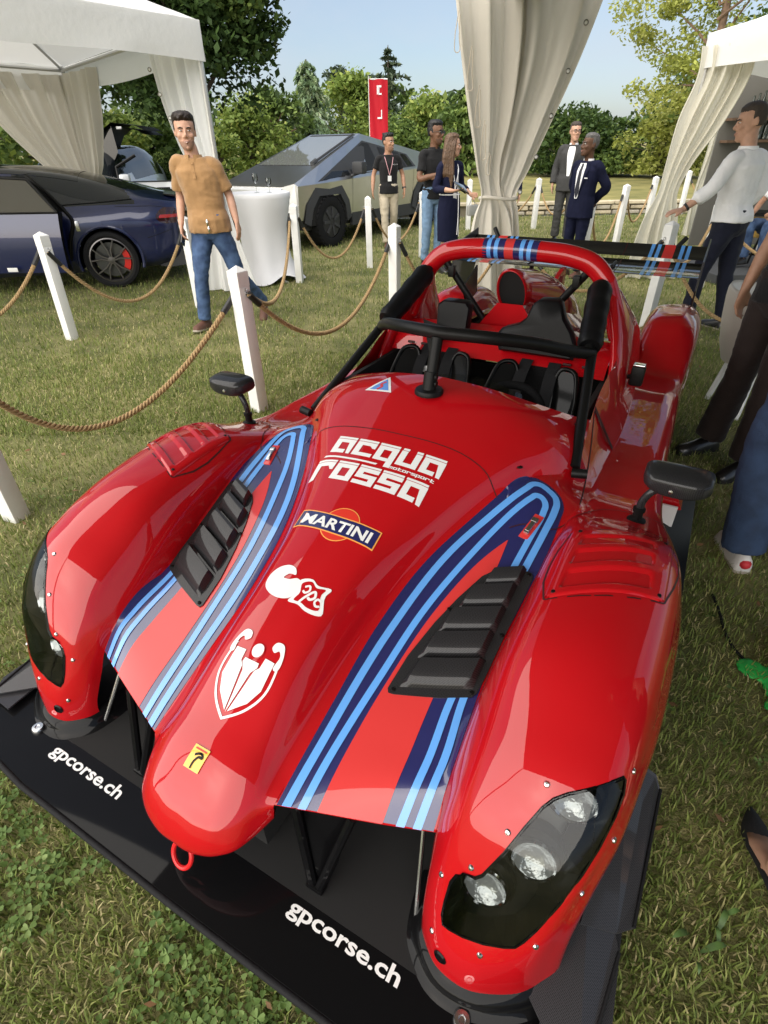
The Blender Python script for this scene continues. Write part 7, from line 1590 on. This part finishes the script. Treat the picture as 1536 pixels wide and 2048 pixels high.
# 4 woman with tablet
def ex4(c):
    v = c['v']; t = c['t']
    g = Geo(); g.loft([ell(v['pelvis']+Vector((0, 0, z)), rx, ry, c['hpaz'], 28) for z, rx, ry in ((.13, .15, .115), (.02, .175, .13), (-.12, .185, .138), (-.34, .175, .135), (-.50, .165, .13))]); remesh(g, 'skirt', NAVYF, t, .011, 3, .004, 8., 5, (1.5, 1.5, .4))
    g = Geo(); g.loft([ell(v['pelvis']+Vector((0, 0, .115)), .166, .130, c['hpaz'], 28), ell(v['pelvis']+Vector((0, 0, .130)), .166, .130, c['hpaz'], 28)], cap=False); P = [front(c, .05, 1.40, .014), front(c, .05, 1.20, .014), front(c, .055, 1.0, .035), Vector((.06, -.145, .80)), Vector((.055, -.145, .55))]; g.tube(spline(P, 5), .006, 6); g.tube([Vector((.06, -.148, .80)), Vector((.10, -.13, .52))], .005, 6); g.build('white_piping', SHIRTW, t)
    lanyard(c, SHIRTW, 1.06)
    w = v['wrR']; g = Geo(); rot = Matrix.Rotation(R(35), 3, 'X') @ Matrix.Rotation(R(20), 3, 'Y'); g.rbox(w+Vector((.06, -.10, .045)), (.25, .17, .014), .005, rot=rot); g.build('tablet', M_PHONE, t)
    g = Geo(); g.rbox(v['wrL']+Vector((.03, -.02, -.20)), (.20, .06, .14), .02); g.tube([v['wrL']+Vector((-.05, -.02, -.13)), v['wrL']+Vector((0, -.02, -.04)), v['wrL']+Vector((.08, -.02, -.13))], .006, 6); g.build('handbag', mat('bag_grey', (.42, .42, .40), .6), t)
person('woman with long brown hair in a navy dress with white piping holding a tablet', ppos(892, 545), R(34), 1.70, 'fair', (HBR, 'long', .012),
  dict(elL=(.24, .03, 1.18), wrL=(.25, -.20, 1.07), elR=(-.24, .03, 1.16), wrR=(-.14, -.24, 1.14), hdL=(.1, -1, .0), hdR=(.3, -.9, .1), pnL=(-1, 0, 0), pnR=(.2, .1, 1), curlR=.25, knL=(.07, -.02, .50), anL=(.06, .03, .085), knR=(-.07, .0, .50), anR=(-.06, .06, .085)), outfit(NAVYF, None, BLKSH, SOLED, 1.55, .004, .97, ex4), .010, hy=R(52), seed=4, build=.88)
# 5 person almost hidden by the curtain
person('person in dark navy clothes almost hidden behind the cream curtain', ppos(1000, 505), R(10), 1.74, 'fair', (HB, 'short', .012), dict(), outfit(NAVYF, NAVYT, BLKSH, SOLED, 1.9, .004, .80), .014, seed=6)
# 6 man in grey suit
def suit(c, m, tie=None, lap=True):
    t, v = c['t'], c['v']
    def strip(rows, o, m_, name):
        V = []; rows = [tuple(r) for r in spline(rows, 3)]
        for z, x0, x1 in rows: V += [front(c, x0+(x1-x0)*k/5, z, o) for k in range(6)]
        mesh_obj(name, V, grid_faces(len(rows), 6), m_, t, ang=180)
    strip([(1.475, -.055, .055), (1.38, -.06, .06), (1.25, -.048, .048), (1.12, -.034, .034), (1.05, -.02, .02)], .006, SHIRTW, 'shirt_front')
    if tie: strip([(1.47, -.013, .013), (1.44, -.017, .017), (1.25, -.026, .026), (1.12, -.030, .030), (1.06, -.004, .004)], .014, tie, 'tie')
    for s in (1, -1): strip([(1.48, s*.048, s*.070), (1.40, s*.060, s*.112), (1.34, s*.058, s*.098), (1.22, s*.046, s*.066), (1.10, s*.032, s*.036)], .016, m, 'lapel')
    collar(c, SHIRTW, r=.066, hgt=.05, gap=.9, spread=.012)
def ex6(c): suit(c, GREYF, None)
person('man in a grey suit with glasses standing behind the man in navy', ppos(1118, 484), R(-25), 1.88, 'fair', (HDK, 'short', .010), dict(elL=(.25, .05, 1.16), elR=(-.25, .05, 1.16), wrL=(.26, -.02, .92), wrR=(-.26, -.02, .92)), outfit(GREYF, GREYF, BLKSH, SOLED, 1.93, .003, .82, ex6, te=.010, flare=.012, se=.024), .011, hy=R(28), glasses='clear', seed=7)
# 7 man in navy suit, hands behind his back
def ex7(c):
    suit(c, NAVYF, mat('tie_navy', (.008, .009, .02), .6)); g = Geo(); g.box(front(c, .105, 1.30, .026), (.05, .004, .012)); g.build('pocket_square', SHIRTW, c['t'], smooth=False)
person('grey haired man in a navy suit and tie looking to the left, hands behind back', ppos(1138, 552), R(-52), 1.68, 'dark', (HG, 'short', .009), dict(elL=(.27, .14, 1.18), wrL=(.05, .19, .98), elR=(-.27, .14, 1.18), wrR=(-.05, .20, .98), hdL=(-1, .1, -.2), hdR=(1, .1, -.2), pnL=(0, 1, 0), pnR=(0, 1, 0), knL=(.09, -.01, .51)), outfit(NAVYF, NAVYF, BROWNSH, SOLED, 1.9, .003, .80, ex7, te=.010, flare=.010, se=.022, belly=.02), .010, hy=R(-32), hp_=R(-4), seed=8)
# 8 man in the white shirt leaning on a post
def ex8(c):
    watch(c, 'L')
bp8 = ppos(1402, 652)
person('man in a white shirt and dark trousers seen from behind, one hand on a post', (bp8[0]-.02, bp8[1], 0), R(-148), 1.84, 'fair', (HDK, 'short', .008),
  dict(pelvis=(0, 0, .95), waist=(.01, -.02, 1.08), chest=(.02, -.03, 1.30), neck=(.02, -.03, 1.50), head=(.02, -.08, 1.68), shL=(.20, -.03, 1.43), elL=(.36, -.06, 1.22), wrL=(.50, -.19, 1.055), shR=(-.165, -.01, 1.445), elR=(-.25, .04, 1.17), wrR=(-.23, -.12, 1.0), hdL=(.9, -.5, -.15), pnL=(-.1, -.15, -1), curlL=.4, hipL=(.088, 0, .93), knL=(.17, -.06, .51), anL=(.26, -.02, .085), ftL=(.2, -1, 0), knR=(-.07, .06, .52), anR=(-.06, .16, .085), ftR=(-.15, -1, 0)), outfit(SHIRTW, NAVYT, BLKSH, SOLEL, 1.12, .006, .955, ex8, mat('belt_navy', (.02, .022, .03), .5), SHIRTW, te=.006, flare=.0, cuff=.010, se=.014), .009, hy=R(42), hp_=R(8), seed=9, build=1.08)
# 9 person in dark brown trousers
bp9 = gp(1452, 925)
person('person in dark brown trousers and black top at the right edge, head out of view', (2.09, 2.88, 0), R(-70), 1.80, 'tan', (HK, 'short', .012), dict(knL=(.13, -.08, .51), anL=(.15, -.09, .085), knR=(-.10, -.02, .51), anR=(-.14, -.04, .085), elL=(.27, -.02, 1.18), wrL=(.24, -.20, .98)), outfit(BLKF, BRNT, BLKSH, SOLED, .62, .004, .90, te=.012, flare=.020), .012, seed=10)
# 10 person in jeans and white red sneakers
bp10 = gp(1468, 1140)
def ex10(c):
    for q in 'LR':
        a = c['v']['an'+q]; f = Vector(c['J']['ft'+q]).normalized(); g = Geo(); g.ball(a-f*.066+Vector((0, 0, -.035)), (.026, .026, .024), n=10, k=6); g.build('heel_patch', mat('sneaker_red', (.50, .02, .03), .6), c['t'])
person('person in dark blue jeans and white sneakers with red heels by the car fender', (bp10.x+.16, bp10.y+.01, 0), R(155), 1.80, 'fair', (HB, 'short', .012), dict(pelvis=(.06, 0, .95), waist=(.06, 0, 1.08), chest=(.06, 0, 1.30), neck=(.06, .02, 1.50), head=(.06, -.015, 1.672), shL=(.23, .01, 1.445), shR=(-.11, .01, 1.445), elL=(.27, -.06, 1.17), wrL=(.20, -.22, 1.02), elR=(-.17, .04, 1.17), wrR=(-.18, -.03, .93), hipL=(.15, 0, .94), hipR=(-.03, 0, .94), anL=(.13, .02, .085), anR=(-.16, .02, .085), knL=(.175, -.05, .51), knR=(-.09, -.02, .51), ftL=(.25, -1, 0), ftR=(-.2, -1, 0)), outfit(mat('grey_jersey', (.2, .2, .21), .85), JEAND, mat('sneaker_white', (.62, .60, .58), .6, bump=.2, bscale=60), SOLEL, .62, .004, .90, ex10, te=.020, flare=.016, tend=.985), .011, seed=11)
# 11 woman whose black pump shows at the lower right
bp11 = gp(1478, 1720)
def ex11(c):
    v = c['v']; t = c['t']; g = Geo(); g.loft([ell(v['pelvis']+Vector((0, 0, z)), rx, ry, 0, 28) for z, rx, ry in ((.10, .15, .115), (-.10, .18, .135), (-.45, .17, .13))]); g.build('skirt', BLKF, t, ang=180)
    for q in 'LR':
        f = Vector(c['J']['ft'+q]).normalized(); a = v['an'+q]; az = math.atan2(f.y, f.x); M_ = Matrix.Translation(a+Vector((0, 0, -.085))) @ Matrix.Rotation(az, 4, 'Z')
        g = Geo(); g.loft([[M_ @ Vector((u, w*math.cos(x), z0+(hh*math.sin(x) if math.sin(x) > 0 else 0))) for x in np.linspace(0, 2*math.pi, 17)[:-1]] for u, w, z0, hh in ((-.075, .020, .075, .050), (-.06, .030, .07, .035), (-.01, .032, .055, .022), (.05, .036, .030, .018), (.09, .041, .016, .024), (.13, .042, .006, .034), (.165, .034, .004, .030), (.20, .018, .004, .020), (.222, .006, .004, .010))]); o = g.build('pump', mat('black_suede', (.008, .008, .009), .8, bump=.2, bscale=200), t, ang=60)
        g = Geo(); g.tube([M_ @ Vector((-.055, 0, .075)), M_ @ Vector((-.060, 0, .0))], [.018, .006], 8); g.build('heel', BLKSH, o)
        g = Geo(); g.loft([[M_ @ Vector((u, w*math.cos(x), z0+hh*math.sin(x))) for x in np.linspace(0, 2*math.pi, 15)[:-1]] for u, w, z0, hh in ((-.05, .026, .11, .03), (-.01, .030, .088, .030), (.04, .034, .062, .026), (.09, .038, .036, .020), (.125, .034, .026, .012))]); g.build('instep', SKIN['fair'], o, ang=180)
person('woman in black skirt and pointed black pumps at the lower right corner', (bp11.x+.115, bp11.y-.10, 0), R(150), 1.66, 'fair', (HBR, 'short', .014), dict(anL=(.10, .02, .105), anR=(-.10, .02, .105), ftL=(.2, -1, 0), ftR=(-.2, -1, 0)), outfit(BLKF, None, None, None, 1.8, .004, .95, ex11), .012, seed=12, build=.88)
# 12 seated person in the right marquee
p12 = dp(1535, 470, 8.2)
person('seated person in white top and jeans at the right edge inside the marquee', (p12.x+.08, 8.25, 0), R(-62), 1.70, 'tan', (HB, 'short', .012), dict(pelvis=(0, .10, .66), waist=(0, .08, .78), chest=(0, .02, 1.0), neck=(0, -.02, 1.20), head=(0, -.06, 1.385), shL=(.18, -.0, 1.15), shR=(-.18, -.0, 1.15), elL=(.24, -.12, .92), wrL=(.15, -.34, .86), elR=(-.24, -.12, .92), wrR=(-.15, -.34, .84), hipL=(.09, .06, .66), hipR=(-.09, .06, .66), knL=(.12, -.36, .68), knR=(-.12, -.36, .68), anL=(.12, -.30, .25), anR=(-.12, -.30, .25), hdL=(-.3, -1, -.3), hdR=(.3, -1, -.3)), outfit(SHIRTW, JEAN, BLKSH, SOLED, .62, .004, .62), .012, seed=13)
t = thing('bar_stool', 'dark low stool carrying the seated person in the marquee', 'stool', (p12.x+.14, 8.30, .12), 0)
g = Geo(); g.lathe([(.001, .44), (.20, .44), (.21, .42), (.20, .40), (.001, .40)], n=24); g.build('seat', BLKF, t)
for a in (.78, 2.36, 3.93, 5.5): g = Geo(); g.tube([(.14*math.cos(a), .14*math.sin(a), .40), (.20*math.cos(a), .20*math.sin(a), 0)], .014, 8); g.build('leg', M_SATIN, t)
# green cloth, and a plain black box standing in for a shoe, right edge
gb = gp(1525, 1375)
g = Geo()
for i in range(14): g.ball((RNG.normal()*.03, RNG.normal()*.045, .02+.008*RNG.random()), (.035+.02*RNG.random(), .03+.02*RNG.random(), .018), n=10, k=6)
o = remesh(g, 'green_cloth', mat('bright_green_cloth', (.02, .38, .06), .55, bump=.3, bscale=40), None, .007, 2, .004, 40.); o.location = (gb.x+.06, gb.y-.01, 0); o.scale = (1.1, 1.1, .55); tag(o, 'crumpled bright green cloth lying on the grass at the right edge', 'cloth')
g = Geo(); g.rbox((0, 0, .05), (.22, .10, .10), .03); g.rbox((0, -.02, .09), (.20, .05, .03), .012); bb = gp(1545, 1325); o = g.build('shoe_stand_in', mat('shoe_stand_in_black', (.010, .010, .012), .6, bump=.3, bscale=60)); o.location = (bb.x+.06, bb.y, 0); o.rotation_euler = (0, 0, R(50)); tag(o, 'flat black box standing in for a shoe beside the green cloth', 'bag')
